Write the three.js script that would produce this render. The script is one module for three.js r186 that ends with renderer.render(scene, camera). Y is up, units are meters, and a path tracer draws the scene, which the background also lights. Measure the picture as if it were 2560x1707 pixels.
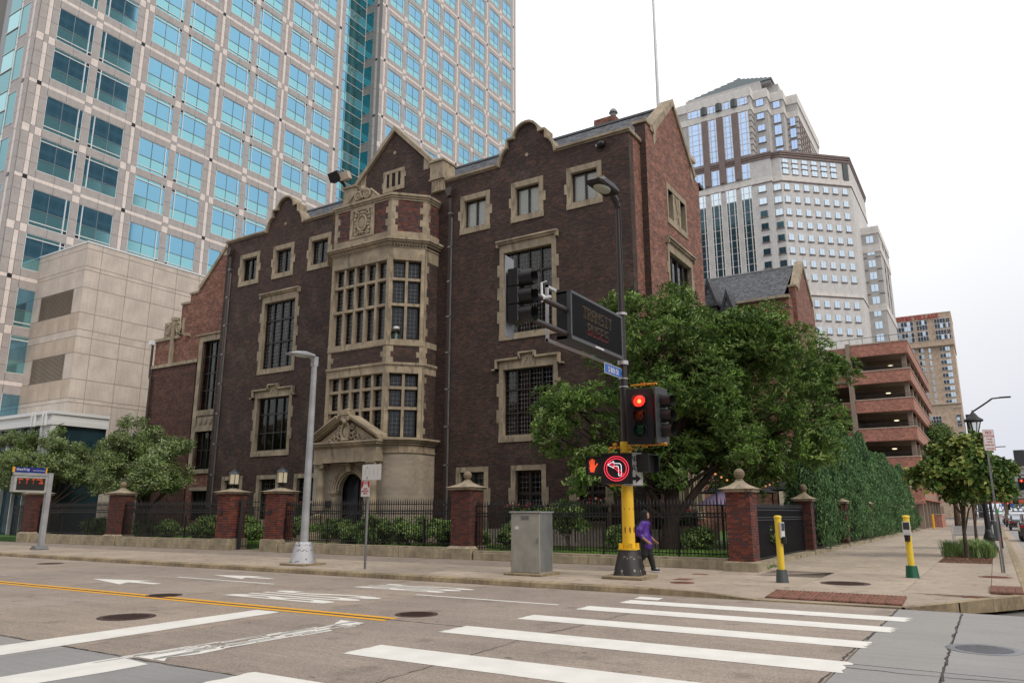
import * as THREE from 'three';
import { mergeGeometries } from 'three/addons/utils/BufferGeometryUtils.js';
import { MarchingCubes } from 'three/addons/objects/MarchingCubes.js';
import { FontLoader } from 'three/addons/loaders/FontLoader.js';
import { TextGeometry } from 'three/addons/geometries/TextGeometry.js';

// ---------- camera ----------
const scene = new THREE.Scene();
const camera = new THREE.PerspectiveCamera(48.706, 1024 / 682, 0.1, 4000);
const YAW = -0.5586, PITCH = 0.22383;
camera.position.set(0, 1.65, 0);
camera.lookAt(Math.sin(YAW) * Math.cos(PITCH), 1.65 + Math.sin(PITCH), -Math.cos(YAW) * Math.cos(PITCH));
const CAM = camera.position.clone();

// ---------- noise ----------
function mulberry(a) { return () => { a |= 0; a = a + 0x6D2B79F5 | 0; let t = Math.imul(a ^ a >>> 15, 1 | a); t = t + Math.imul(t ^ t >>> 7, 61 | t) ^ t; return ((t ^ t >>> 14) >>> 0) / 4294967296; }; }
const rnd = mulberry(20240611);
const rr = (a, b) => a + (b - a) * rnd();
const HT = new Float32Array(65536); { const r = mulberry(77); for (let i = 0; i < 65536; i++) HT[i] = r(); }
const hash2 = (x, y) => HT[((Math.imul(x, 73856093) ^ Math.imul(y, 19349663)) >>> 3) & 65535];
function pn(x, y, p) {
  let x0 = Math.floor(x), y0 = Math.floor(y), fx = x - x0, fy = y - y0;
  fx = fx * fx * (3 - 2 * fx); fy = fy * fy * (3 - 2 * fy);
  const m = (a) => ((a % p) + p) % p, a = m(x0), b = m(x0 + 1), c = m(y0), d = m(y0 + 1);
  const q0 = hash2(a, c), q1 = hash2(b, c), q2 = hash2(a, d), q3 = hash2(b, d);
  return (q0 + (q1 - q0) * fx) * (1 - fy) + (q2 + (q3 - q2) * fx) * fy;
}
function fbm(u, v, p, oct) { let s = 0, a = 0.5, n = 0; for (let i = 0; i < oct; i++) { s += a * pn(u * p, v * p, p); n += a; a *= 0.5; p *= 2; } return s / n; }
const cl = (x, a = 0, b = 1) => x < a ? a : x > b ? b : x;
const ss = (a, b, x) => { x = cl((x - a) / (b - a)); return x * x * (3 - 2 * x); };

// ---------- sky: bright overcast, a little bluer towards the horizon ----------
{
  const W = 1024, H = 512, d = new Float32Array(W * H * 4);
  for (let y = 0; y < H; y++) for (let x = 0; x < W; x++) {
    const el = ((y + 0.5) / H - 0.5) * Math.PI, se = Math.sin(el), i = (y * W + x) * 4;
    const up = ss(0.0, 0.62, se);
    const c = fbm(x / W, y / H * 0.5, 6, 5), c2 = fbm(x / W + 0.37, y / H * 0.5 + 0.2, 12, 4);
    let L = 0.78 + 0.44 * up + (c - 0.5) * 0.46 + (c2 - 0.5) * 0.16;
    const b = cl(0.085 - 0.055 * up + (0.5 - c) * 0.26, 0, 0.17);
    d[i] = L * (1 - b); d[i + 1] = L * (1 - b * 0.68); d[i + 2] = L * (1 + b * 0.34); d[i + 3] = 1;
  }
  const t = new THREE.DataTexture(d, W, H, THREE.RGBAFormat, THREE.FloatType);
  t.mapping = THREE.EquirectangularReflectionMapping; t.magFilter = THREE.LinearFilter; t.minFilter = THREE.LinearFilter; t.wrapS = THREE.RepeatWrapping; t.needsUpdate = true;
  scene.background = t; scene.environment = t;
}
// ---------- sun behind cloud: weak and very soft, from the right behind the viewer ----------
const sun = new THREE.DirectionalLight(0xfff1e0, 1.45);
sun.position.set(62, 74, -4); sun.target.position.set(-12, 0, -22); scene.add(sun, sun.target);
sun.castShadow = true; sun.shadow.radius = 34; sun.shadow.mapSize.set(2048, 2048);
{ const c = sun.shadow.camera; c.left = -70; c.right = 70; c.top = 70; c.bottom = -70; c.near = 1; c.far = 260; }
const renderer = new THREE.WebGLRenderer({ antialias: true });
renderer.setSize(1024, 682); renderer.toneMapping = THREE.LinearToneMapping; renderer.toneMappingExposure = 1.0;
renderer.shadowMap.enabled = true; renderer.shadowMap.type = THREE.PCFSoftShadowMap;

// ---------- textures ----------
function tex(w, h, fn, size, srgb = true) {
  const d = new Uint8Array(w * h * 4);
  for (let y = 0; y < h; y++) for (let x = 0; x < w; x++) {
    const c = fn(x / w, y / h, x, y), i = (y * w + x) * 4;
    d[i] = cl(c[0], 0, 255); d[i + 1] = cl(c[1], 0, 255); d[i + 2] = cl(c[2], 0, 255); d[i + 3] = c.length > 3 ? c[3] : 255;
  }
  const t = new THREE.DataTexture(d, w, h, THREE.RGBAFormat);
  t.wrapS = t.wrapT = THREE.RepeatWrapping; t.magFilter = THREE.LinearFilter; t.minFilter = THREE.LinearMipmapLinearFilter; t.generateMipmaps = true;
  if (srgb) t.colorSpace = THREE.SRGBColorSpace;
  if (size) t.repeat.set(1 / (size.length ? size[0] : size), 1 / (size.length ? size[1] : size));
  t.needsUpdate = true; return t;
}
// brick face: nb bricks across, nc courses up; pal = list of sRGB bricks with weights
function brickTex(px, nb, nc, bw, ch, pal, mortar, o = {}) {
  const total = pal.reduce((s, p) => s + p[3], 0);
  const col = (h) => { let t = h * total; for (const p of pal) { if ((t -= p[3]) <= 0) return p; } return pal[0]; };
  const jw = (o.joint || 0.011) / bw, jh = (o.joint || 0.011) / ch, seed = o.seed || 0;
  return tex(px, px, (u, v) => {
    const cy = v * nc, r = Math.floor(cy), fy = cy - r;
    const header = o.bond === 'flemish', odd = r % 2;
    let bx = u * nb + (odd ? 0.5 : 0) + (header ? 0 : (hash2(r, 991 + seed) - 0.5) * 0.12), k = Math.floor(bx), fx = bx - k, w = 1;
    if (header && r % 4 === 3) { bx = u * nb * 2; k = Math.floor(bx); fx = bx - k; w = 0.5; }
    k = ((k % (nb * 2)) + nb * 2) % (nb * 2); if (w === 1) k %= nb;
    const h = hash2(k + seed * 7, r * 3 + 11 + seed), h2 = hash2(k * 5 + 3, r + 71 + seed);
    const big = fbm(u, v, 3, 3), mid = fbm(u + 0.3, v + 0.1, 9, 3), fine = pn(u * 256, v * 256, 256) - 0.5;
    const p = col(cl(h * (1 - (o.patch || 0)) + (o.patch || 0) * ss(0.25, 0.75, big)));
    const s = 1 + (h2 - 0.5) * (o.vary || 0.35) + fine * 0.22 + (mid - 0.5) * 0.3;
    let c = [p[0] * s, p[1] * s, p[2] * s];
    const e = Math.min(Math.min(fx, 1 - fx) * w / jw * 2, Math.min(fy, 1 - fy) / jh * 2);
    if (e < 1) {
      const g = o.mort ? ss(o.mort[0], o.mort[1], mid * 0.6 + big * 0.4) : 1, mm = 0.8 + 0.4 * pn(u * 90, v * 90, 90);
      const q = (1 - ss(0.6, 1, e)) * (o.mmin + (1 - o.mmin) * g);
      c = [c[0] * (1 - q) + mortar[0] * mm * q, c[1] * (1 - q) + mortar[1] * mm * q, c[2] * (1 - q) + mortar[2] * mm * q];
    }
    return c;
  }, [nb * bw, nc * ch]);
}
const T = {};
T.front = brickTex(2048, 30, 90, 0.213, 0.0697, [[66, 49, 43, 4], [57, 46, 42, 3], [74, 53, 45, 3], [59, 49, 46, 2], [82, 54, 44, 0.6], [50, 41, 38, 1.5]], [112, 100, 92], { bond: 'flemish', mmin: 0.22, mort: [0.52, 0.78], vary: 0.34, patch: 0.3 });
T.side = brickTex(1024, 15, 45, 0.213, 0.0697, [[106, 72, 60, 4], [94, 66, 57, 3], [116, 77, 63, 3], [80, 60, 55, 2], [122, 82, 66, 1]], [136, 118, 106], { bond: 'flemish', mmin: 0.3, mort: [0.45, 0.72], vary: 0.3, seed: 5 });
T.bayred = brickTex(512, 7, 22, 0.213, 0.0697, [[74, 50, 46, 4], [98, 52, 43, 2.4], [60, 48, 47, 3], [112, 56, 44, 0.6]], [112, 98, 90], { mmin: 0.35, mort: [0.4, 0.7], vary: 0.4, seed: 9, patch: 0.3 });
T.garage = brickTex(1024, 16, 32, 0.21, 0.09, [[180, 126, 108, 4], [172, 118, 102, 3], [186, 132, 114, 3], [162, 112, 98, 1]], [140, 102, 88], { mmin: 0.8, vary: 0.2, seed: 3, joint: 0.018 });
T.tan = brickTex(512, 20, 60, 0.4, 0.13, [[192, 170, 148, 4], [184, 162, 140, 3], [198, 177, 156, 3]], [176, 154, 132], { mmin: 0.6, vary: 0.1, seed: 4, joint: 0.03 });
T.stone = tex(512, 512, (u, v) => { const a = fbm(u, v, 4, 5), b = fbm(u + 0.5, v + 0.3, 16, 3), st = fbm(u * 1, v * 0.25, 24, 2), s = 0.72 + 0.42 * a + 0.16 * (b - 0.5) - 0.26 * ss(0.55, 0.8, st) * ss(0.35, 0.7, a); return [168 * s, 154 * s, 131 * s]; }, 3.1);
T.ashlar = tex(512, 512, (u, v) => { const a = fbm(u, v, 3, 5), b = fbm(u + 0.5, v + 0.3, 24, 3), s = 0.74 + 0.4 * a + 0.22 * (b - 0.5); return [170 * s, 159 * s, 143 * s]; }, 2.6);
T.wallcon = tex(512, 512, (u, v) => { const a = fbm(u, v, 4, 5), b = fbm(u + 0.5, v + 0.3, 32, 3), st = pn(u * 60, v * 6, 60), s = 0.7 + 0.42 * a + 0.22 * (b - 0.5) + 0.12 * (st - 0.5); return [172 * s, 160 * s, 134 * s]; }, 3.3);
T.road = tex(1024, 1024, (u, v, x, y) => {
  const a = fbm(u, v, 3, 5), st = fbm(u * 1, v, 8, 3), f = hash2(x, y) - 0.5, f2 = pn(u * 300, v * 300, 300) - 0.5, tr = pn(u * 4, v * 90, 360 % 90 || 90) - 0.5;
  let s = 0.87 + 0.16 * a + 0.10 * (st - 0.5) + f * 0.27 + f2 * 0.26 + tr * 0.07;
  if (hash2(x >> 2, (y >> 1) + 500) > 0.9992) s *= 0.5;
  const oil = ss(0.68, 0.8, fbm(u + 0.15, v + 0.7, 7, 4)); s *= 1 - 0.13 * oil;
  return [157 * s, 144 * s, 132 * s];
}, 4.2);
T.roadgrey = tex(1024, 1024, (u, v, x, y) => { const a = fbm(u, v, 3, 5), f = hash2(x, y) - 0.5, f2 = pn(u * 300, v * 300, 300) - 0.5, st = pn(u * 6, v * 80, 240 % 80 || 80) - 0.5; const s = 0.9 + 0.14 * a + f * 0.07 + f2 * 0.06 + st * 0.05; return [151 * s, 149 * s, 147 * s]; }, 5.1);
T.walk = tex(1024, 1024, (u, v, x, y) => { const a = fbm(u, v, 3, 5), b = fbm(u + 0.2, v, 14, 3), f = hash2(x, y) - 0.5, f2 = pn(u * 256, v * 256, 256) - 0.5, sp = ss(0.66, 0.8, fbm(u + 0.6, v + 0.4, 20, 2)); const s = 0.86 + 0.2 * a + 0.1 * (b - 0.5) + f * 0.08 + f2 * 0.10 - sp * 0.12; return [174 * s, 159 * s, 142 * s]; }, 3.7);
T.granite = tex(256, 256, (u, v, x, y) => { const f = hash2(x, y), f2 = pn(u * 64, v * 64, 64), a = fbm(u, v, 4, 3); const s = 0.74 + 0.24 * f + 0.2 * f2 + 0.1 * a; return [168 * s, 162 * s, 159 * s]; }, 1.3);
T.conc = tex(512, 512, (u, v, x, y) => { const a = fbm(u, v, 4, 5), f = hash2(x, y) - 0.5, st = pn(u * 40, v * 5, 40) - 0.5, b = pn(u * 128, v * 128, 128) - 0.5; const s = 0.92 + 0.16 * (a - 0.5) + f * 0.07 + st * 0.05 + b * 0.06; return [199 * s, 187 * s, 175 * s]; }, 4.3);
T.slate = tex(512, 512, (u, v) => { const r = Math.floor(v * 32), k = Math.floor(u * 24 + (r % 2) * 0.5), h = hash2(k % 24, r), fy = v * 32 - r, fx = (u * 24 + (r % 2) * 0.5) % 1, s = (0.7 + 0.6 * h) * (fy < 0.14 || fx < 0.06 ? 0.55 : 1) * (0.85 + 0.3 * pn(u * 60, v * 60, 60)); return [78 * s, 80 * s, 86 * s]; }, 5);
T.bark = tex(256, 256, (u, v) => { const a = fbm(u * 1, v * 0.3, 16, 3), b = fbm(u, v, 8, 3), s = 0.45 + 0.9 * a * (0.6 + 0.6 * b); return [92 * s, 78 * s, 66 * s]; }, 0.9);
T.lawn = tex(512, 512, (u, v, x, y) => { const a = fbm(u, v, 6, 4), f = hash2(x, y), s = 0.55 + 0.5 * a + 0.35 * f; return [64 * s, 98 * s, 38 * s]; }, 2.5);
T.mulch = tex(512, 512, (u, v, x, y) => { const f = hash2(x >> 2, (y >> 1)), a = fbm(u, v, 30, 2), s = 0.35 + 0.9 * f * (0.4 + a); return [132 * s, 94 * s, 70 * s]; }, 1.1);
T.metal = tex(256, 256, (u, v) => { const a = fbm(u, v, 6, 4), b = pn(u * 80, v * 3, 80), s = 0.85 + 0.22 * a + 0.06 * (b - 0.5); return [200 * s, 201 * s, 200 * s]; }, 1.6);
T.rust = tex(256, 256, (u, v) => { const a = fbm(u, v, 8, 4), s = 0.7 + 0.6 * a; return [122 * s, 84 * s, 68 * s]; }, 0.8);

const mats = {};
function mat(name, o) { const m = new THREE.MeshPhysicalMaterial({ roughness: 0.85, metalness: 0, ...o }); m.name = name; mats[name] = m; return m; }
const lin = (r, g, b) => new THREE.Color().setRGB(r, g, b);
const MT = {
  brick: mat('brick', { map: T.front, roughness: 0.9 }), brickSide: mat('brick_side', { map: T.side, color: lin(1.38, 1.32, 1.28) }), brickRed: mat('brick_red', { map: T.bayred }),  // brickSide tint lifted for eastern light on the gable, put into the colour
  stone: mat('limestone', { map: T.stone, roughness: 0.9 }), ashlar: mat('ashlar', { map: T.ashlar, roughness: 0.9 }), slate: mat('slate', { map: T.slate, roughness: 0.7 }),
  lead: mat('lead_came', { color: lin(0.22, 0.22, 0.225), roughness: 0.45, metalness: 0.2 }), iron: mat('iron', { color: lin(0.012, 0.012, 0.013), roughness: 0.5 }),
  darkwood: mat('dark_frame', { color: lin(0.018, 0.013, 0.011), roughness: 0.5 }), pane: mat('old_glass', { color: lin(0.62, 0.66, 0.62), roughness: 0.03, transmission: 1, thickness: 0, specularIntensity: 0.8 }), plaster: mat('room_plaster', { color: lin(0.36, 0.31, 0.25), roughness: 0.9 }), roomfloor: mat('room_floor', { color: lin(0.16, 0.10, 0.06), roughness: 0.6 }),
  blind: mat('blind', { color: lin(0.30, 0.31, 0.25), roughness: 0.8 }), drain: mat('drainpipe_paint', { color: lin(0.045, 0.03, 0.026), roughness: 0.55 }),
  granite: mat('grey_granite', { map: T.granite, color: lin(1.0, 1.0, 1.0), roughness: 0.55 }), graniteL: mat('light_granite', { map: T.granite, color: lin(1.85, 1.80, 1.74), roughness: 0.6 }), graniteD: mat('black_granite', { color: lin(0.012, 0.013, 0.016), roughness: 0.3 }),
  joint: mat('joint', { color: lin(0.20, 0.19, 0.18), roughness: 0.95 }), jointD: mat('dark_joint', { color: lin(0.06, 0.055, 0.05), roughness: 0.95 }),
  vision: mat('vision_glass', { color: lin(0.21, 0.44, 0.58), metalness: 0.88, roughness: 0.04 }), spandrel: mat('spandrel_glass', { color: lin(0.27, 0.56, 0.60), metalness: 0.8, roughness: 0.10 }), dglass: mat('corner_glass', { color: lin(0.09, 0.29, 0.33), metalness: 0.85, roughness: 0.05 }),
  whiteAl: mat('white_aluminium', { color: lin(0.72, 0.74, 0.74), roughness: 0.4 }), greyAl: mat('grey_mullion', { color: lin(0.20, 0.23, 0.24), roughness: 0.4, metalness: 0.3 }),
  conc: mat('precast', { map: T.conc, color: lin(1.2, 1.21, 1.22), roughness: 0.9 }), concW: mat('weathered_precast', { map: T.conc, color: lin(1.06, 1.0, 0.93), roughness: 0.9 }),
  road: [0, 1, 2].map(i => mat('road_concrete_' + 'abc'[i], { map: T.road, color: lin(...[[1, 1, 1], [0.94, 0.94, 0.95], [1.04, 1.03, 1.01]][i]), roughness: 0.92 })),
  roadG: [0, 1, 2].map(i => mat('grey_concrete_' + 'abc'[i], { map: T.roadgrey, color: lin(...[[1, 1, 1], [0.9, 0.91, 0.93], [1.05, 1.04, 1.02]][i]), roughness: 0.9 })),
  walk: [0, 1, 2].map(i => mat('walk_concrete_' + 'abc'[i], { map: T.walk, color: lin(...[[1, 1, 1], [0.93, 0.93, 0.94], [1.03, 1.03, 1.02]][i]), roughness: 0.92 })),
  walkD: mat('dark_walk', { map: T.walk, color: lin(0.66, 0.66, 0.69), roughness: 0.92 }), kerb: mat('kerb_concrete', { map: T.wallcon, color: lin(0.85, 0.79, 0.72), roughness: 0.95 }), wallcon: mat('low_wall_concrete', { map: T.wallcon, roughness: 0.95 }),
  paint: mat('white_paint', { map: tex(256, 256, (u, v, x, y) => { const s = 0.93 + 0.1 * fbm(u, v, 8, 4) + (hash2(x, y) - 0.5) * 0.05; return [228 * s, 226 * s, 219 * s]; }, 2.3), roughness: 0.8 }), yellowP: mat('yellow_paint', { color: lin(0.80, 0.40, 0.022), roughness: 0.8 }),
  lawn: mat('lawn', { map: T.lawn }), mulch: mat('mulch', { map: T.mulch, roughness: 1 }), bark: mat('bark', { map: T.bark, roughness: 0.95 }), barkD: mat('bark_dark', { map: T.bark, color: lin(0.5, 0.45, 0.42), roughness: 0.95 }),
  galv: mat('galvanised', { map: T.metal, color: lin(0.45, 0.46, 0.47), roughness: 0.45, metalness: 0.5 }), grey: mat('grey_paint', { map: T.metal, color: lin(0.62, 0.64, 0.68), roughness: 0.5 }), cabinet: mat('cabinet_paint', { map: T.metal, color: lin(0.58, 0.56, 0.50), roughness: 0.5 }),
  brown: mat('brown_pole', { color: lin(0.028, 0.021, 0.019), roughness: 0.42 }), yellow: mat('yellow_pole', { map: tex(256, 256, (u, v) => { const a = fbm(u, v, 5, 4), r = ss(0.68, 0.75, fbm(u + 0.4, v + 0.2, 12, 3)), s = 0.94 + 0.12 * a; return [232 * s * (1 - r * 0.45), 186 * s * (1 - r * 0.6), 42 * s * (1 - r * 0.4)]; }, 1.2), roughness: 0.5 }),
  rustY: mat('rusty_yellow', { map: tex(128, 128, (u, v) => { const r = ss(0.42, 0.62, fbm(u, v, 10, 4)); return [225 - 95 * r, 172 - 100 * r, 45 - 10 * r]; }, 0.3), roughness: 0.7 }),
  black: mat('black_housing', { color: lin(0.009, 0.009, 0.010), roughness: 0.45 }), darkgrey: mat('dark_grey', { color: lin(0.04, 0.042, 0.045), roughness: 0.5 }), alu: mat('bare_aluminium', { color: lin(0.5, 0.5, 0.51), roughness: 0.4, metalness: 0.4 }),
  signW: mat('sign_white', { color: lin(0.62, 0.62, 0.60), roughness: 0.55 }), signB: mat('sign_blue', { color: lin(0.012, 0.11, 0.42), roughness: 0.4 }), signR: mat('sign_red', { color: lin(0.42, 0.008, 0.02), roughness: 0.5 }), signK: mat('sign_black', { color: lin(0.01, 0.01, 0.01), roughness: 0.6 }), navy: mat('navy_panel', { color: lin(0.008, 0.03, 0.24), roughness: 0.4 }),
  rust: mat('rusted_iron', { map: T.rust, roughness: 0.9 }), castiron: mat('cast_iron', { map: T.rust, color: lin(0.30, 0.34, 0.40), roughness: 0.7 }),
  garage: mat('garage_brick', { map: T.garage }), tan: mat('tan_brick', { map: T.tan }), gconc: mat('garage_concrete', { map: T.conc, color: lin(0.62, 0.56, 0.50) }), gdark: mat('garage_deck_concrete', { map: T.conc, color: lin(0.62, 0.56, 0.50) }), coping: mat('pale_coping', { map: T.conc, color: lin(1.05, 1.0, 0.92) }),
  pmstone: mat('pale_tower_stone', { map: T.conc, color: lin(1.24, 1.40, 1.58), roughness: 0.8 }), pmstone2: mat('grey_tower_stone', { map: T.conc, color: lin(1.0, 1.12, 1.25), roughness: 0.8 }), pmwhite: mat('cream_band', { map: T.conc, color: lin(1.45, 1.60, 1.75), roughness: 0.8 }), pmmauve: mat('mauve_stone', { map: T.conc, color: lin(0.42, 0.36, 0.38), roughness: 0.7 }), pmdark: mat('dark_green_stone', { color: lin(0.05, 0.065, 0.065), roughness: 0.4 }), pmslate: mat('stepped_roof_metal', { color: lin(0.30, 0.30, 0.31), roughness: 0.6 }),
  pmglass: mat('sky_glass', { color: lin(0.42, 0.56, 0.80), metalness: 0.9, roughness: 0.05 }), pmglassD: mat('dark_teal_glass', { color: lin(0.035, 0.085, 0.11), metalness: 0.5, roughness: 0.08 }), pmglassL: mat('pale_window_glass', { color: lin(0.62, 0.74, 0.84), metalness: 0.85, roughness: 0.1 }),
  cvglass: mat('apartment_glass', { color: lin(0.05, 0.06, 0.075), metalness: 0.3, roughness: 0.08 }), cream: mat('cream_render', { color: lin(0.62, 0.52, 0.40), roughness: 0.9 }),
};
// ---------- geometry helpers ----------
const names = {};
function numbered(n) { const k = names[n] = (names[n] ?? -1) + 1; return k ? n + '_' + String(k).padStart(3, '0') : n; }
const bases = new Map();
function thing(name, label, category, at = [0, 0, 0], group) {
  const o = new THREE.Group(); o.name = numbered(name); o.position.set(...at); scene.add(o); bases.set(o, at);
  o.userData = { label, category }; if (group) o.userData.group = group; return o;
}
function structure(name, label, at = [0, 0, 0]) { const o = new THREE.Group(); o.name = numbered(name); o.position.set(...at); scene.add(o); bases.set(o, at); o.userData = { kind: 'structure' }; if (label) o.userData.label = label; return o; }
// a part that is a group of sub-parts, with axes of its own: x along the wall, y up, z out of it
function part(parent, name, x = 0, y = 0, z = 0, rot = 0) {
  const o = new THREE.Group(), b = bases.get(parent) || [0, 0, 0]; o.name = name; o.position.set(x - b[0], y - b[1], z - b[2]); o.rotation.y = rot; parent.add(o); return o;
}
function uvm(g) {
  if (g.index) g = g.toNonIndexed();
  if (!g.attributes.normal) g.computeVertexNormals();
  const p = g.attributes.position, n = g.attributes.normal, uv = new Float32Array(p.count * 2);
  for (let i = 0; i < p.count; i += 3) {
    let nx = 0, ny = 0, nz = 0; for (let k = 0; k < 3; k++) { nx += n.getX(i + k); ny += n.getY(i + k); nz += n.getZ(i + k); }
    const l = Math.hypot(nx, ny, nz) || 1; nx /= l; ny /= l; nz /= l;
    for (let k = i; k < i + 3; k++) {
      if (Math.abs(ny) > 0.75) { uv[k * 2] = p.getX(k); uv[k * 2 + 1] = -p.getZ(k); }
      else { const h = Math.hypot(nx, nz) || 1; uv[k * 2] = (p.getX(k) * nz - p.getZ(k) * nx) / h; uv[k * 2 + 1] = p.getY(k) / Math.max(0.4, Math.sqrt(1 - ny * ny)); }
    }
  }
  g.setAttribute('uv', new THREE.BufferAttribute(uv, 2));
  for (const k of Object.keys(g.attributes)) if (!['position', 'normal', 'uv'].includes(k)) g.deleteAttribute(k);
  return g;
}
function mesh(name, geo, m, parent) {
  const o = new THREE.Mesh(geo, m); o.name = name; o.castShadow = o.receiveShadow = true; parent.add(o); return o;
}
class B {
  constructor() { this.l = []; }
  add(g, x = 0, y = 0, z = 0, ry = 0, rx = 0, rz = 0) { if (rx || ry || rz) g.applyMatrix4(new THREE.Matrix4().makeRotationFromEuler(new THREE.Euler(rx, ry, rz, 'YXZ'))); if (x || y || z) g.translate(x, y, z); this.l.push(uvm(g)); return this; }
  box(x0, x1, y0, y1, z0, z1) { const g = new THREE.BoxGeometry(Math.abs(x1 - x0), Math.abs(y1 - y0), Math.abs(z1 - z0)); g.translate((x0 + x1) / 2, (y0 + y1) / 2, (z0 + z1) / 2); this.l.push(uvm(g)); return this; }
  c(x, y, z, w, h, d, ry = 0, rx = 0, rz = 0) { return this.add(new THREE.BoxGeometry(w, h, d), x, y, z, ry, rx, rz); }
  cyl(x, y0, z, r0, r1, h, seg = 12) { return this.add(new THREE.CylinderGeometry(r1, r0, h, seg), x, y0 + h / 2, z); }
  bar(a, b, r, seg = 8, r2 = r) { const A = new THREE.Vector3(...a), D = new THREE.Vector3(...b).sub(A), g = new THREE.CylinderGeometry(r2, r, D.length(), seg); g.translate(0, D.length() / 2, 0); g.applyQuaternion(new THREE.Quaternion().setFromUnitVectors(new THREE.Vector3(0, 1, 0), D.clone().normalize())); g.translate(A.x, A.y, A.z); this.l.push(uvm(g)); return this; }
  beam(a, b, w, h) { const A = new THREE.Vector3(...a), D = new THREE.Vector3(...b).sub(A), g = new THREE.BoxGeometry(w, h, D.length()); g.translate(0, 0, D.length() / 2); const m = new THREE.Matrix4().lookAt(new THREE.Vector3(), D.clone().negate(), new THREE.Vector3(0, 1, 0)); g.applyMatrix4(m); g.translate(A.x, A.y, A.z); this.l.push(uvm(g)); return this; }
  lathe(pts, x, y, z, seg = 20) { return this.add(new THREE.LatheGeometry(pts.map(p => new THREE.Vector2(...p)), seg), x, y, z); }
  sph(x, y, z, r, sx = 1, sy = 1, sz = 1, seg = 12) { const g = new THREE.SphereGeometry(r, seg, Math.max(6, seg * 0.7 | 0)); g.scale(sx, sy, sz); return this.add(g, x, y, z); }
  // polygon in x,y drawn out along z from z0 to z1
  ext(pts, z0, z1, holes = [], bevel = 0) {
    const s = new THREE.Shape(pts.map(p => new THREE.Vector2(...p))); for (const h of holes) s.holes.push(new THREE.Path(h.map(p => new THREE.Vector2(...p))));
    const g = new THREE.ExtrudeGeometry(s, { depth: z1 - z0 - 2 * bevel, bevelEnabled: bevel > 0, bevelThickness: bevel, bevelSize: bevel, bevelOffset: -bevel, bevelSegments: 1, curveSegments: 12 }); g.translate(0, 0, z0 + bevel); this.l.push(uvm(g)); return this;
  }
  torus(x, y, z, R, r, sx = 1, sy = 1, arc = Math.PI * 2, rz = 0) { const g = new THREE.TorusGeometry(R, r, 7, 22, arc); g.rotateZ(rz); g.scale(sx, sy, 1); return this.add(g, x, y, z); }
  quad(a, b, c, d) { const g = new THREE.BufferGeometry(); g.setAttribute('position', new THREE.Float32BufferAttribute([...a, ...b, ...c, ...a, ...c, ...d], 3)); g.computeVertexNormals(); this.l.push(uvm(g)); return this; }
  geo() { return this.l.length === 1 ? this.l[0] : mergeGeometries(this.l); }
  build(name, m, parent, shift = true) { const g = this.geo(); const b = shift && bases.get(parent); if (b) g.translate(-b[0], -b[1], -b[2]); return mesh(name, g, m, parent); }
}
const rect = (x0, x1, y0, y1) => [[x0, y0], [x1, y0], [x1, y1], [x0, y1]];
// boxes shared between alike pieces, uv in metres
const boxCache = {};
function boxGeo(w, h, d, variant = 0, bevel = 0) {
  const k = [w.toFixed(3), h.toFixed(3), d.toFixed(3), variant, bevel].join();
  if (!boxCache[k]) {
    let g = new THREE.BoxGeometry(w, h, d); g = uvm(g); const u = g.attributes.uv; for (let i = 0; i < u.count; i++) u.setXY(i, u.getX(i) + variant * 1.37, u.getY(i) + variant * 2.11); boxCache[k] = g;
  } return boxCache[k];
}
// many alike boxes of one thing: the nearest 'most' as parts of their own, the rest joined as one part
function pieces(parent, name, list, most = 300) {   // list: {x,y,z,w,h,d,m,ry}
  const b = bases.get(parent) || [0, 0, 0];
  list.forEach(p => { p.q = (p.w * p.h + p.w * p.d * 0.5) / ((p.x - CAM.x) ** 2 + (p.y - CAM.y) ** 2 + (p.z - CAM.z) ** 2); });
  list.sort((a, c) => c.q - a.q);
  const rest = new Map();
  list.forEach((p, i) => {
    if (i < most) {
      const o = mesh(name, boxGeo(p.w, p.h, p.d, i % 3), p.m, parent); o.position.set(p.x - b[0], p.y - b[1], p.z - b[2]); if (p.ry) o.rotation.y = p.ry;
    } else { if (!rest.has(p.m)) rest.set(p.m, new B()); rest.get(p.m).c(p.x, p.y, p.z, p.w, p.h, p.d, p.ry || 0); }
  });
  for (const [m, bb] of rest) bb.build(name, m, parent).userData.kind = 'stuff';
}
const font = await new FontLoader().loadAsync('fonts/droid/droid_sans_bold.typeface.json');
const serif = await new FontLoader().loadAsync('fonts/droid/droid_serif_bold.typeface.json');
function text(s, size, depth, f = font, sx = 1) { const g = new TextGeometry(s, { font: f, size, depth, curveSegments: 4 }); g.computeBoundingBox(); const c = g.boundingBox; g.translate(-(c.min.x + c.max.x) / 2, -(c.min.y + c.max.y) / 2, 0); g.scale(sx, 1, 1); return g; }
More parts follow.
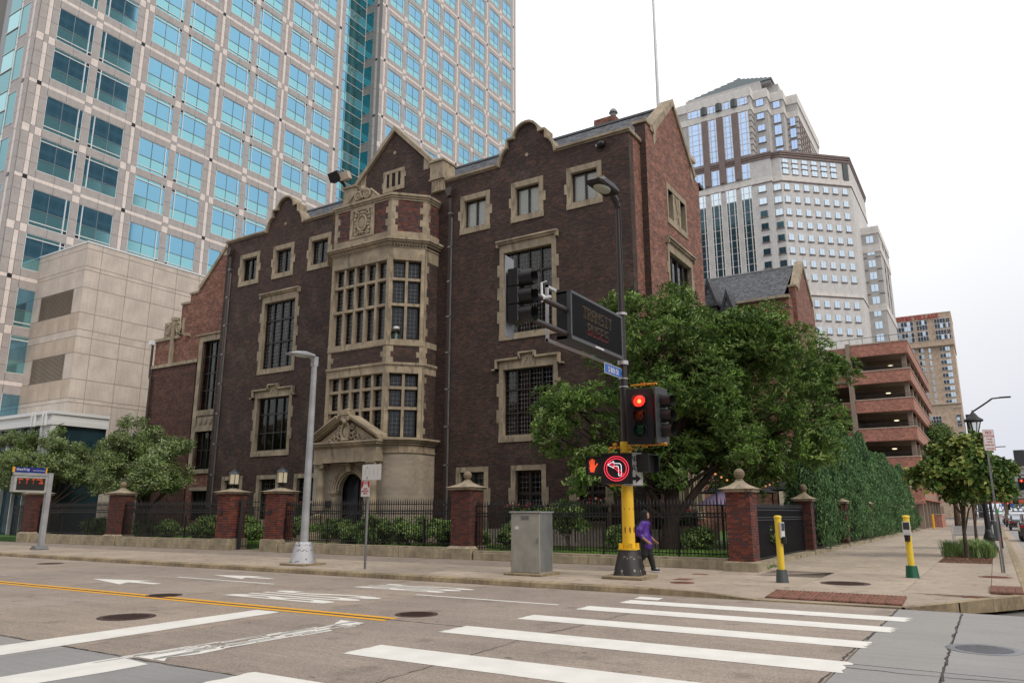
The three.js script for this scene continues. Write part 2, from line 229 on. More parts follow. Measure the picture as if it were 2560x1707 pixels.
// ================= ground, road, pavements =================
{ const g = new B().add(new THREE.PlaneGeometry(5000, 5000), 0, -0.16, 0, 0, -Math.PI / 2); const o = g.build('ground', mat('far_ground', { map: T.roadgrey, color: lin(0.5, 0.48, 0.46), roughness: 0.95 }), scene); o.userData.kind = 'structure'; }
const road = structure('road');
new B().box(-140, 60, -0.15, -0.03, -15.5, 8).build('joint_filler', MT.jointD, road);
{
  const xs = [-1.65]; for (let x = -5.5; x > -140; x -= 4.62) xs.push(x); xs.push(-140);
  const zr = [[-15.5, -9.72], [-9.70, -5.64], [-5.62, -1.4], [-1.38, 8]], gap = 0.006;
  zr.forEach(([z0, z1], r) => {
    for (let i = 0; i < xs.length - 1; i++) {
      const m = (r > 1 ? MT.roadG : MT.road)[(i * 7 + r * 3) % 3], w = xs[i] - xs[i + 1] - 2 * gap;
      const o = mesh('slab', uvm(new THREE.BoxGeometry(w, 0.1, z1 - z0 - gap)), m, road); o.position.set((xs[i] + xs[i + 1]) / 2, -0.05, (z0 + z1) / 2);
      const u = o.geometry.attributes.uv; for (let k = 0; k < u.count; k++) u.setXY(k, u.getX(k) + o.position.x, u.getY(k) - o.position.z);
    }
    for (const [a, c] of [[-1.635, -0.68], [-0.66, 3.9], [3.92, 8.5], [8.52, 30]]) {
      const o = mesh('slab', uvm(new THREE.BoxGeometry(c - a, 0.1, z1 - z0 - 0.01)), MT.roadG[(r + Math.round(a + 4)) % 3], road); o.position.set((a + c) / 2, -0.05, (z0 + z1) / 2);
      const u = o.geometry.attributes.uv; for (let k = 0; k < u.count; k++) u.setXY(k, u.getX(k) + a, u.getY(k) - z0);
    }
  });
}
{ const s = structure('side_road'); new B().box(0.52, 16, -0.15, -0.002, -420, -15.5).build('asphalt', MT.roadG[1], s); }

// pavement along the main road and round the corner
const walk = structure('pavement');
const SW = 0.13;
{
  // slabs along the front, tan strip beside the kerb
  for (let i = 0; i < 30; i++) { const x1 = -6.3 - i * 3.05, x0 = x1 - 3.042; const o = mesh('slab', uvm(new THREE.BoxGeometry(x1 - x0, 0.12, 3.55)), MT.walk[(i * 5) % 3], walk); o.position.set((x0 + x1) / 2, SW - 0.06, -17.475); const u = o.geometry.attributes.uv; for (let k = 0; k < u.count; k++) u.setXY(k, u.getX(k) + x0, u.getY(k)); }
  // darker strip beside the wall
  for (let i = 0; i < 22; i++) { const x1 = -9.0 - i * 4.1, x0 = x1 - 4.092; const o = mesh('slab', uvm(new THREE.BoxGeometry(x1 - x0, 0.12, 2.35)), MT.walkD, walk); o.position.set((x0 + x1) / 2, SW - 0.06, -20.435); const u = o.geometry.attributes.uv; for (let k = 0; k < u.count; k++) u.setXY(k, u.getX(k) + x0, u.getY(k)); }
  new B().box(-140, -6.31, -0.15, SW - 0.03, -22.2, -15.75).box(-6.3, -0.26, -0.15, SW - 0.03, -22.2, -17.32).box(-0.25, 0.29, -0.15, SW - 0.03, -22.2, -18.7).build('bedding', MT.jointD, walk);
  new B().box(-8.995, -6.3, 0.01, SW, -21.62, -19.255).build('slab', MT.walk[0], walk);
  // corner slabs behind the ramp
  const sl = (x0, x1, z0, z1, k) => { const o = mesh('slab', uvm(new THREE.BoxGeometry(x1 - x0 - 0.012, 0.12, z1 - z0 - 0.012)), MT.walk[k % 3], walk); o.position.set((x0 + x1) / 2, SW - 0.06, (z0 + z1) / 2); const u = o.geometry.attributes.uv; for (let q = 0; q < u.count; q++) u.setXY(q, u.getX(q) + x0, u.getY(q) - z0); };
  sl(-6.29, -3.75, -20.0, -17.3, 0); sl(-3.75, -1.72, -20.0, -17.3, 2); sl(-1.72, -0.25, -20.0, -17.3, 1); sl(-0.25, 0.3, -20.0, -18.1, 0);
  sl(-6.29, -3.75, -22.0, -20.0, 1);
  let z = -20.0, r = 0;
  while (z > -84) {
    const d = z > -40 ? 2.05 : 4.1, z0 = z - d;
    if (z <= -22 + 0.01) sl(-5.98, -3.75, z0, z, r * 2); else sl(-5.3, -3.75, z0, z, 0);
    sl(-3.75, -1.72, z0, z, r + 1);
    const pit = z0 < -28.3 && z > -36.3;
    if (!pit) sl(-1.72, -0.25, z0, z, r * 3 + 1);
    sl(-0.25, 0.3, z0, z, r);
    z = z0; r++;
  }
  new B().box(-30, 0.3, 0.0, SW, -200, -84.2).build('slab', MT.walk[0], walk);
  new B().box(-5.9, 0.29, -0.15, SW - 0.03, -84.4, -22.21).build('bedding', MT.jointD, walk);
  // kerb ramp: slopes from the pavement to the gutter
  const inn = [[-6.3, SW, -17.3], [-3.75, SW, -17.3], [-1.72, SW, -17.3], [-0.25, SW, -18.1], [0.3, SW, -18.6]], out = [[-6.3, SW, -15.72], [-4.1, 0.02, -15.62], [-1.6, 0.02, -15.72], [-0.8, 0.09, -16.35], [0.3, SW, -18.1]];
  const b = new B(); for (let i = 0; i < 4; i++) b.quad(out[i], out[i + 1], inn[i + 1], inn[i]); b.build('ramp', MT.walk[1], walk);
}
// kerb stones
const kerb = structure('kerb');
{
  const prof = (o) => [[0, -0.12], [0.2, -0.12], [0.2, 0.02], [0.185, 0.1], [0.15, 0.128], [0, 0.132]];
  for (let i = 0; i < 34; i++) {
    const x1 = -6.3 - i * 2.9, L = 2.885; const s = new B().ext(prof(), 0, L).geo(); // profile x -> +z
    s.rotateY(-Math.PI / 2); s.translate(0, 0, 0); const o = mesh('kerb_stone', uvm(s), MT.kerb, kerb); o.position.set(x1, 0, -15.7);
  }
  const b = new B(); const pts = [[-6.3, -15.6, 0.13], [-5.2, -15.6, 0.1], [-4.1, -15.58, 0.022], [-1.6, -15.66, 0.022], [-0.8, -16.25, 0.1], [-0.3, -16.95, 0.125], [0.2, -17.8, 0.135], [0.4, -18.6, 0.135], [0.41, -120, 0.135]];
  for (let i = 0; i < pts.length - 1; i++) { const [x0, z0, h0] = pts[i], [x1, z1, h1] = pts[i + 1], dx = x1 - x0, dz = z1 - z0, l = Math.hypot(dx, dz), nx = -dz / l * 0.1, nz = dx / l * 0.1; const A = (s, h, q) => [(q ? x1 : x0) + nx * s, h, (q ? z1 : z0) + nz * s]; b.quad(A(-1, h0, 0), A(1, h0, 0), A(1, h1, 1), A(-1, h1, 1)); b.quad(A(1, h0, 0), A(1, -0.1, 0), A(1, -0.1, 1), A(1, h1, 1)); }
  b.build('kerb_stone', MT.kerb, kerb);
  new B().box(0.52, 0.95, -0.1, 0.004, -120, -18).build('gutter', MT.walk[1], kerb);
}
// painted markings, 4 mm sheets
const mark = structure('road_marking');
function paintPoly(pts, m = MT.paint, y = 0.004, name = 'paint_stripe') { const s = new THREE.Shape(pts.map(p => new THREE.Vector2(p[0], -p[1]))); const g = new THREE.ShapeGeometry(s); g.rotateX(-Math.PI / 2); g.translate(0, y, 0); return mesh(name, uvm(g), m, mark); }
function ragged(x0, x1, z0, z1, jag = 0.06, both = false) { const p = []; const n = 9; for (let i = 0; i <= n; i++) p.push([x1 + rr(-jag, jag) + (both ? 0 : 0), z0 + (z1 - z0) * i / n]); for (let i = n; i >= 0; i--) p.push([x0 + rr(-0.02, 0.02), z0 + (z1 - z0) * i / n]); return p; }
for (const [x0, x1, z0, z1] of [[-6.9, -1.62, -5.85, -5.2], [-6.88, -1.62, -7.85, -7.14], [-6.93, -1.6, -9.8, -9.1], [-6.7, -1.56, -11.43, -10.86], [-6.46, -1.44, -13.02, -12.45], [-6.22, -1.36, -14.32, -13.76]]) paintPoly(ragged(x0, x1, z0, z1));
paintPoly([[-6.25, -14.55], [-5.75, -14.55], [-5.8, -14.98], [-6.3, -14.98]]);
for (const [z, w] of [[-9.85, 0.13], [-9.6, 0.13]]) paintPoly([[-60, z - w / 2], [-8.35, z - w / 2], [-8.35, z + w / 2], [-60, z + w / 2]], MT.yellowP);
paintPoly([[-60, -9.76], [-8.4, -9.76], [-8.4, -9.69], [-60, -9.69]], MT.jointD, 0.002);
paintPoly([[-11.15, -9.42], [-10.57, -9.42], [-10.22, -4.6], [-10.95, -4.6]]);
paintPoly([[-10.4, -12.93], [-7.04, -12.92], [-7.04, -12.82], [-10.4, -12.83]]);
paintPoly([[-18.6, -13.06], [-14.8, -13.0], [-14.8, -12.9], [-18.6, -12.96]]);
paintPoly([[-32, -13.0], [-28, -13.0], [-28, -12.9], [-32, -12.9]]);
// worn stop line: scraped streaks and two surviving patches
for (let i = 0; i < 46; i++) { const t = i / 46, z = -9.2 + rr(-0.2, 0.2) + t * 3.4, x = -8.5 - t * 0.2 + rr(-0.22, 0.22), l = rr(0.25, 0.9), w = rr(0.012, 0.06); paintPoly([[x - w, z], [x + w, z + rr(0, 0.1)], [x + w * 0.6, z + l], [x - w * 0.8, z + l * 0.9]]); }
paintPoly([[-8.98, -9.26], [-8.42, -9.2], [-8.5, -8.9], [-8.62, -8.75], [-8.8, -8.95]]);
paintPoly([[-8.9, -6.5], [-8.35, -6.62], [-8.3, -6.2], [-8.42, -5.85], [-8.25, -5.7], [-8.9, -5.68]]); paintPoly([[-8.92, -5.58], [-8.24, -5.5], [-8.22, -5.0], [-8.3, -4.1], [-8.9, -4.0]]);
// tar in the joints and cracks
function crack(pts, w, m = MT.jointD) { const L = [], R = []; for (let i = 0; i < pts.length - 1; i++) { const [x0, z0] = pts[i], [x1, z1] = pts[i + 1], n = Math.max(3, Math.ceil(Math.hypot(x1 - x0, z1 - z0) / 0.14)); const nx = -(z1 - z0), nz = x1 - x0, l = Math.hypot(nx, nz); for (let k = 0; k < n; k++) { const t = k / n, j = rr(-0.02, 0.02), h = w * rr(0.25, 1); L.push([x0 + (x1 - x0) * t + nx / l * (j + h), z0 + (z1 - z0) * t + nz / l * (j + h)]); R.push([x0 + (x1 - x0) * t + nx / l * (j - h), z0 + (z1 - z0) * t + nz / l * (j - h)]); } } paintPoly([...L, ...R.reverse()], m, 0.0025, 'tar_seal'); }
crack([[-1.65, -15.4], [-1.66, -12], [-1.7, -9.8], [-1.66, -7], [-1.64, -5]], 0.022); crack([[-0.67, -15.3], [-0.68, -12], [-0.66, -9.1], [-0.67, -6]], 0.02); crack([[-5.4, -13], [-5.47, -10.8], [-5.6, -9.6], [-5.5, -7.8], [-5.43, -5.7]], 0.012); crack([[-8.3, -9.72], [-6, -9.7], [-3.4, -9.72]], 0.009); crack([[-1.6, -9.45], [-0.7, -9.43], [0.6, -9.62]], 0.012); crack([[-13.5, -5.65], [-10.2, -5.66], [-8.3, -5.6], [-6.5, -5.64]], 0.012); crack([[-24, -14.9], [-16, -14.95], [-9, -14.9]], 0.008);
for (let i = 0; i < 60; i++) { const x = rr(-16, -1.8), z = rr(-14.5, -5.2), l = rr(0.03, 0.14), w = rr(0.008, 0.025); paintPoly([[x, z], [x + l * 0.5, z - w], [x + l, z + w * 0.3], [x + l * 0.6, z + w]], MT.jointD, 0.0028, 'road_spot'); }
// direction arrows
for (const [x, z, s] of [[-19.95, -11.5, 1], [-18.4, -13.95, 0.85]]) paintPoly([[x, z], [x + 2.1 * s, z + 0.55 * s], [x + 1.75 * s, z + 0.12 * s], [x + 2.75 * s, z + 0.1], [x + 2.75 * s, z - 0.12], [x + 1.75 * s, z - 0.14 * s], [x + 1.9 * s, z - 0.45 * s]]);
// BUS lettering, stretched along the lane
function busText(x, z, L, w) {
  const sh = (s) => font.generateShapes(s, 1); const g = new THREE.ShapeGeometry(sh('BUS'), 6); g.computeBoundingBox(); const b = g.boundingBox; g.translate(-b.min.x, -b.min.y, 0); g.scale(w / (b.max.x - b.min.x), L / (b.max.y - b.min.y), 1);
  const p = g.attributes.position; for (let i = 0; i < p.count; i++) { const u = p.getX(i), v = p.getY(i); p.setXYZ(i, x - v + u * 0.28, 0.004, z - u); } g.computeVertexNormals(); mesh('paint_letters', uvm(g), MT.paint, mark);
}
busText(-10.85, -10.72, 2.95, 1.36); busText(-10.2, -13.42, 2.55, 1.05);

// iron covers
function cover(name, label, x, y, z, r, m, group) {
  const o = thing(name, label, 'manhole cover', [x, y, z], group); const b = new B();
  b.lathe([[0, 0.004], [r * 0.80, 0.004], [r * 0.82, 0.009], [r * 0.86, 0.002], [r, 0.008], [r, -0.02]], 0, 0, 0, 36).build('lid', m, o, false);
  const k = new B(); for (let i = -5; i <= 5; i++) { const w = Math.sqrt(Math.max(0, (r * 0.76) ** 2 - (i * r * 0.14) ** 2)); k.box(-w, w, 0.004, 0.011, i * r * 0.14 - r * 0.025, i * r * 0.14 + r * 0.025); } k.build('tread', m, o, false);
}
cover('manhole_cover', 'large dark round manhole cover left of the stop line', -12.2, 0, -7.67, 0.44, MT.castiron);
cover('manhole_cover', 'dark manhole cover beyond the end of the yellow lines', -8.4, 0, -10.43, 0.36, MT.castiron);
cover('manhole_cover', 'manhole cover crossed by the yellow centre line', -14.7, 0, -10.0, 0.36, MT.castiron);
cover('manhole_cover', 'thin dark manhole cover near the left kerb', -27.1, 0, -14.1, 0.4, MT.castiron);
cover('manhole_cover', 'pale round manhole cover in the grey concrete at right', -0.31, 0, -11.55, 0.42, mat('pale_iron', { map: T.metal, color: lin(0.36, 0.37, 0.40), roughness: 0.6 }));
cover('manhole_cover', 'large grey ribbed round cover on the pavement between two yellow posts', -3.0, SW, -18.75, 0.52, MT.castiron);
cover('manhole_cover', 'rusty round cover on pavement beside the signal pole', -6.12, SW, -17.0, 0.27, MT.rust);
cover('manhole_cover', 'rusty oval cover on pavement near the sign post', -0.17, SW, -22.5, 0.36, MT.rust);
cover('manhole_cover', 'rusty round cover at the right kerb corner', -0.45, 0.105, -17.35, 0.27, MT.rust);
function plate(label, x, z, w, d, m, slots) { const o = thing('access_plate', label, 'access plate', [x, SW, z]); new B().box(-w / 2, w / 2, -0.01, 0.006, -d / 2, d / 2).build('plate', m, o, false); if (slots) { const b = new B(); for (let i = 1; i < slots; i++) b.box(-w / 2 + w * i / slots - 0.012, -w / 2 + w * i / slots + 0.012, 0.006, 0.012, -d / 2 + 0.02, d / 2 - 0.02); b.build('rib', m, o, false); } }
plate('small dark square plate behind the round rusty cover', -6.42, -17.9, 0.36, 0.45, MT.rust, 4);
plate('small dark plate by the low wall near the corner pier', -6.57, -19.6, 0.36, 0.3, MT.rust, 0);
plate('left pale plate of a pair on the kerb pavement', -12.5, -16.65, 0.46, 1.0, MT.coping, 0);
plate('right pale plate of a pair on the kerb pavement', -11.98, -16.65, 0.46, 1.0, MT.coping, 0);
plate('pale hatch with dark front edge on the side pavement', -3.38, -25.6, 0.7, 2.1, MT.walk[2], 0);
// warning plates at the ramps
function tactile(label, x0, x1, z0, z1, y0, y1, n) {
  const o = thing('warning_plate', label, 'warning plate', [(x0 + x1) / 2, 0, (z0 + z1) / 2]); const cx = (x0 + x1) / 2, cz = (z0 + z1) / 2;
  const a = Math.atan2(y1 - y0, z1 - z0), L = Math.hypot(z1 - z0, y1 - y0), my = (y0 + y1) / 2;
  for (let i = 0; i < n; i++) { const w = (x1 - x0) / n, b = new B(); b.c(0, 0, 0, w - 0.008, 0.03, L); for (let k = 0; k < 4; k++) b.c(-w / 2 + w * (k + 0.5) / 4, 0.018, 0, w * 0.1, 0.012, L * 0.96); const m = b.build('plate', MT.rust, o, false); m.position.set(-cx + x0 + w * (i + 0.5), my, 0); m.rotation.x = -a; }
}
tactile('long rust brown ribbed warning plate at the crossing ramp', -4.02, -1.6, -16.72, -15.78, 0.1, 0.038, 8);
tactile('rusty ribbed warning plate at the right edge of the pavement', -0.27, 0.3, -19.5, -17.9, 0.148, 0.148, 4);
// ================= the brick clubhouse =================
const XG0 = -11.26, ZF = -28, X0 = -24.84, XR = -11.55, XL = -38.13;
const club = thing('brick_clubhouse', 'dark brown brick clubhouse with stone trimmed bay, curved gables and slate roof', 'building', [X0, 0, ZF]);
const mir = (x) => 2 * X0 - x;
const AT = [-35.94, -33.02, -30.10, -19.60, -16.67, -13.73];   // window axes
// curved gable outline round an axis, from right to left
const hump = [[1.50, 17.80], [1.46, 18.02], [1.36, 18.28], [1.2, 18.5], [1.02, 18.62], [1.02, 19.02], [0.66, 19.02], [0.64, 19.2], [0.54, 19.38], [0.38, 19.54], [0.2, 19.64], [0, 19.67]];
const humpPts = (cx, grow = 0) => { const r = hump.map(([x, y]) => [cx + x + grow * (x > 0 ? 1 : 0), y + grow]); return [...r, ...hump.slice(0, -1).reverse().map(([x, y]) => [cx - x - grow, y + grow])]; };
{
  const holes = [];
  for (const x of AT) { holes.push(rect(x - 0.72, x + 0.72, 15.0, 16.6)); holes.push(rect(x - 0.72, x + 0.72, 1.3, 3.5)); }
  holes.push(rect(X0 - 2.5, X0 + 2.5, 5.0, 8.2), rect(X0 - 2.5, X0 + 2.5, 9.5, 13.8)); for (const x of [-33.02, -16.67]) { holes.push(rect(x - 1.36, x + 1.36, 9.4, 13.5)); holes.push(rect(x - 1.36, x + 1.36, 4.8, 8.0)); }
  const top = [[XR, 17.80], ...humpPts(-16.67), [X0 + 2.95, 17.80], [X0 + 2.95, 18.9], [X0 + 2.5, 18.9], [X0, 21.62], [X0 - 2.5, 18.9], [X0 - 2.95, 18.9], [X0 - 2.95, 17.80], ...humpPts(-33.02), [XL, 17.80]];
  new B().ext([[XL, 0.2], [XR, 0.2], ...top], ZF - 0.45, ZF, holes).build('wall', MT.brick, club).userData.label = 'dark sooty street wall';
  // west wall and the short return at the east corner
  new B().box(XL + 0.01, XL + 0.45, 0.2, 17.7, -37, ZF - 0.46).build('wall', MT.brick, club);
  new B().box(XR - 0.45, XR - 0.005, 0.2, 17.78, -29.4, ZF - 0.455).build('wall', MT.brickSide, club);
}
// stone surround, frame, panes and leads of one window; axes: x along wall, z out, origin on the wall face at the window's axis
function clubWindow(parent, x, y, z, rot, o) {
  const w = part(parent, 'window', x, 0, z, rot), hw = o.hw, y0 = o.y0, y1 = o.y1, s = new B(), jw = o.jw ?? 0.22, z1 = 0.04;
  // stones: lintel, sill, jambs with longer tie stones
  if (!o.bare) {
    const lt = o.lintel ?? 0.27;
    s.box(-hw - jw, hw + jw, y1, y1 + lt, -0.3, z1);
    if (!o.nosill) { s.box(-hw - jw - 0.02, hw + jw + 0.02, y0 - 0.3, y0 - 0.02, -0.3, z1 + 0.01); s.add(new THREE.BoxGeometry(2 * hw + 0.1, 0.05, 0.36), 0, y0 - 0.01, -0.13, 0, 0.16); }
    const H = y1 - y0, n = Math.max(3, Math.round(H / 0.62) | 1);
    for (const sd of [-1, 1]) for (let i = 0; i < n; i++) { const a = y0 - 0.02 + (H + 0.02) * i / n, b = y0 - 0.02 + (H + 0.02) * (i + 1) / n, e = (i % 2 === (sd > 0 ? 1 : (n > 4 ? 1 : 1))) ? 0.12 : 0; s.box(sd * (hw + 0.002), sd * (hw + jw + (o.ties === false ? 0 : e)), a, b - 0.004, -0.3, z1 - (i % 2) * 0.004); }
    if (o.hood === 'straight') { s.box(-hw - 0.35, hw + 0.35, y1 + lt + 0.12, y1 + lt + 0.2, 0, 0.22); s.box(-hw - 0.3, hw + 0.3, y1 + lt + 0.03, y1 + lt + 0.12, 0, 0.14); s.box(-hw - jw, hw + jw, y1 + lt, y1 + lt + 0.12, -0.2, z1 - 0.005); for (const d of [-1, 1]) s.box(d * (hw + 0.24), d * (hw + 0.35), y1 + lt - 0.1, y1 + lt + 0.12, 0, 0.17); }
    if (o.hood === 'stepped') {
      const t = y1 + 0.46, st = (a, b, h0, h1) => s.box(a, b, h0, h1, 0, 0.19);
      s.box(-hw - jw, hw + jw, y1 + lt, y1 + 0.42, -0.2, z1 - 0.005); s.box(-0.33, 0.33, y1 + 0.4, y1 + 0.66, -0.1, z1 - 0.002);
      st(-hw - 0.36, -0.36, t - 0.06, t + 0.03); st(0.36, hw + 0.36, t - 0.06, t + 0.03); st(-0.42, -0.34, t - 0.06, t + 0.18); st(0.34, 0.42, t - 0.06, t + 0.18); st(-0.42, 0.42, t + 0.18, t + 0.26);
      for (const d of [-1, 1]) { st(d * (hw + 0.27), d * (hw + 0.36), t - 0.47, t - 0.06); st(d * (hw + 0.27), d * (hw + 0.54), t - 0.47, t - 0.4); s.add(new THREE.BoxGeometry(0.035, 0.34, 0.05), d * 0.1, y1 + 0.33, 0.05, 0, 0, d * 0.42); }
    }
    s.build('surround', o.stone || MT.stone, w);
  }
  // mullions in stone or timber
  const nx = o.nx || 2, rows = o.rows || [], mw = o.mw ?? 0.05, zz = o.deep ?? -0.2, f = new B(), fm = o.mmat || MT.darkwood;
  const xs = []; for (let i = 0; i <= nx; i++) xs.push(-hw + 2 * hw * i / nx);
  for (let i = 1; i < nx; i++) f.box(xs[i] - mw / 2, xs[i] + mw / 2, y0 + 0.002, y1 - 0.002, zz - 0.05, zz + (o.mz ?? 0.05));
  for (const r of rows) f.box(-hw + 0.002, hw - 0.002, r - mw / 2, r + mw / 2, zz - 0.045, zz + (o.mz ?? 0.05) - 0.006);
  if (!o.noframe) { f.box(-hw, -hw + 0.06, y0, y1, zz - 0.04, zz + 0.03); f.box(hw - 0.06, hw, y0, y1, zz - 0.04, zz + 0.03); f.box(-hw, hw, y0, y0 + 0.07, zz - 0.042, zz + 0.028); f.box(-hw, hw, y1 - 0.07, y1, zz - 0.042, zz + 0.028); }
  f.build('frame', fm, w);
  const ys = [y0, ...rows, y1].sort((a, b) => a - b), L = new B(); let nl = 0;
  for (let i = 0; i < nx; i++) for (let k = 0; k < ys.length - 1; k++) {
    const a = xs[i] + mw / 2, b = xs[i + 1] - mw / 2, c = ys[k] + mw / 2, d = ys[k + 1] - mw / 2;
    const p = mesh('pane', boxGeo(b - a, d - c, 0.012), MT.pane, w); p.position.set((a + b) / 2, (c + d) / 2, zz - 0.03); p.rotation.set((hash2(i + 3, k + Math.round(x * 9)) - 0.5) * 0.012, (hash2(i + 9, k + Math.round(x * 7)) - 0.5) * 0.014, 0);
    if (o.inner) { const q = 0.05; L.box(a, a + q, c, d, zz - 0.03, zz); L.box(b - q, b, c, d, zz - 0.03, zz); L.box(a, b, c, c + q, zz - 0.03, zz - 0.002); L.box(a, b, d - q, d, zz - 0.03, zz - 0.002); }
    if (o.leads) { nl++; const nv = Math.max(2, Math.round((b - a) / 0.16)), nh = Math.max(2, Math.round((d - c) / 0.2)), e = o.inner ? 0.05 : 0.01; for (let q = 1; q < nv; q++) { const xx = a + (b - a) * q / nv; L2.box(xx - 0.0055, xx + 0.0055, c + e, d - e, zz - 0.022, zz - 0.014); } for (let q = 1; q < nh; q++) { const yy = c + (d - c) * q / nh; L2.box(a + e, b - e, yy - 0.006, yy + 0.006, zz - 0.0215, zz - 0.0145); } }
  }
  if (L.l.length) L.build('casement', MT.darkwood, w);
  if (L2.l.length) { const g = L2; L2 = new B(); g.build('leads', MT.lead, w); }
  if (o.blind) for (let i = 0; i < nx; i++) { const bb = new B(), a = xs[i] + 0.06, b = xs[i + 1] - 0.06; const n = 26; for (let q = 0; q < n; q++) bb.c((a + b) / 2, y0 + 0.1 + (y1 - y0 - 0.2) * (q + 0.5) / n, zz - 0.075, b - a, (y1 - y0 - 0.2) / n * 0.8, 0.006, 0, 0.45); bb.build('blind', MT.blind, w); }
  return w;
}
let L2 = new B();
MT.clear = mat('clear_glass', { color: lin(0.9, 0.92, 0.9), transmission: 0.85, roughness: 0.05, thickness: 0 });
for (const [i, x] of AT.entries()) {
  const w = clubWindow(club, x, 0, ZF, 0, { hw: 0.64, y0: 15.1, y1: 16.52, nx: 2, mw: 0.07, blind: i > 2, leads: i === 1 || i === 2, deep: -0.2 });
  if (i > 2) w.children.filter(c => c.name === 'pane').forEach(c => { c.material = MT.clear; });
  
  clubWindow(club, x, 0, ZF, 0, { hw: 0.65, y0: 1.3, y1: 3.44, nx: 2, mw: 0.09, rows: [2.45], leads: true, inner: true, lintel: 0.22 });
}
for (const x of [-33.02, -16.67]) {
  clubWindow(club, x, 0, ZF, 0, { hw: 1.27, y0: 9.55, y1: 13.41, nx: 4, mw: 0.07, rows: [11.05, 12.35], leads: true, lintel: 0.38, hood: 'straight' });
  clubWindow(club, x, 0, ZF, 0, { hw: 1.28, y0: 4.97, y1: 7.9, nx: 4, mw: 0.07, rows: [5.95, 6.98], leads: x > -20, hood: 'stepped' });
}
for (const y of [0.55, 4.45, 9.1, 14.62, 17.3]) new B().box(XL + 0.46, XR - 0.46, y - 0.25, y, -36.9, ZF - 0.47).build('floor', MT.roomfloor, club);
new B().box(XL + 0.46, XG0 - 0.52, 0.25, 17.6, -37.3, -36.91).build('rear_wall', MT.plaster, club);
for (const x of [-29.3, -20.8]) new B().box(x - 0.1, x + 0.1, 0.6, 17, -36.9, -29.6).build('partition', MT.plaster, club);
// copings: straight runs and the curved gables
{
  const run = (a, b) => { for (let x = a; x < b - 0.1;) { const e = Math.min(b, x + 1.45); new B().box(x, e - 0.012, 17.80, 17.871, -28.5, ZF + 0.04).box(x, e - 0.012, 17.87, 17.97, -28.55, ZF + 0.13).build('coping_stone', MT.stone, club); x = e; } };
  run(-15.16, XR + 0.1); run(X0 + 2.96, -18.18); run(-31.52, X0 - 2.96); run(XL - 0.1, -34.53);
  for (let z = -28.56; z > -29.2; z -= 0.7) new B().box(XR - 0.5, XR + 0.1, 17.80, 17.96, z - 0.68, z).build('coping_stone', MT.stone, club);
  for (const cx of [-16.67, -33.02]) {
    const c = new B(), p = humpPts(cx); for (let i = 0; i < p.length - 1; i++) {
      const [x0, y0] = p[i], [x1, y1] = p[i + 1], dx = x1 - x0, dy = y1 - y0, l = Math.hypot(dx, dy), nx = dy / l, ny = -dx / l, t = 0.10, e = 0.02;
      const q = [[x0 - dx / l * e, y0 - dy / l * e], [x1 + dx / l * e, y1 + dy / l * e], [x1 + nx * t + dx / l * e, y1 + ny * t + dy / l * e], [x0 + nx * t - dx / l * e, y0 + ny * t - dy / l * e]];
      c.ext(q.reverse(), -28.5 + 0.002 * (i % 2), ZF + 0.17 - 0.003 * (i % 3));
    }
    c.build('gable_coping', MT.stone, club);
    new B().add(new THREE.BoxGeometry(0.16, 0.16, 0.05), cx + 0.0, 18.05, ZF + 0.01, 0, 0, Math.PI / 4).build('diamond_stone', MT.stone, club);
  }
}
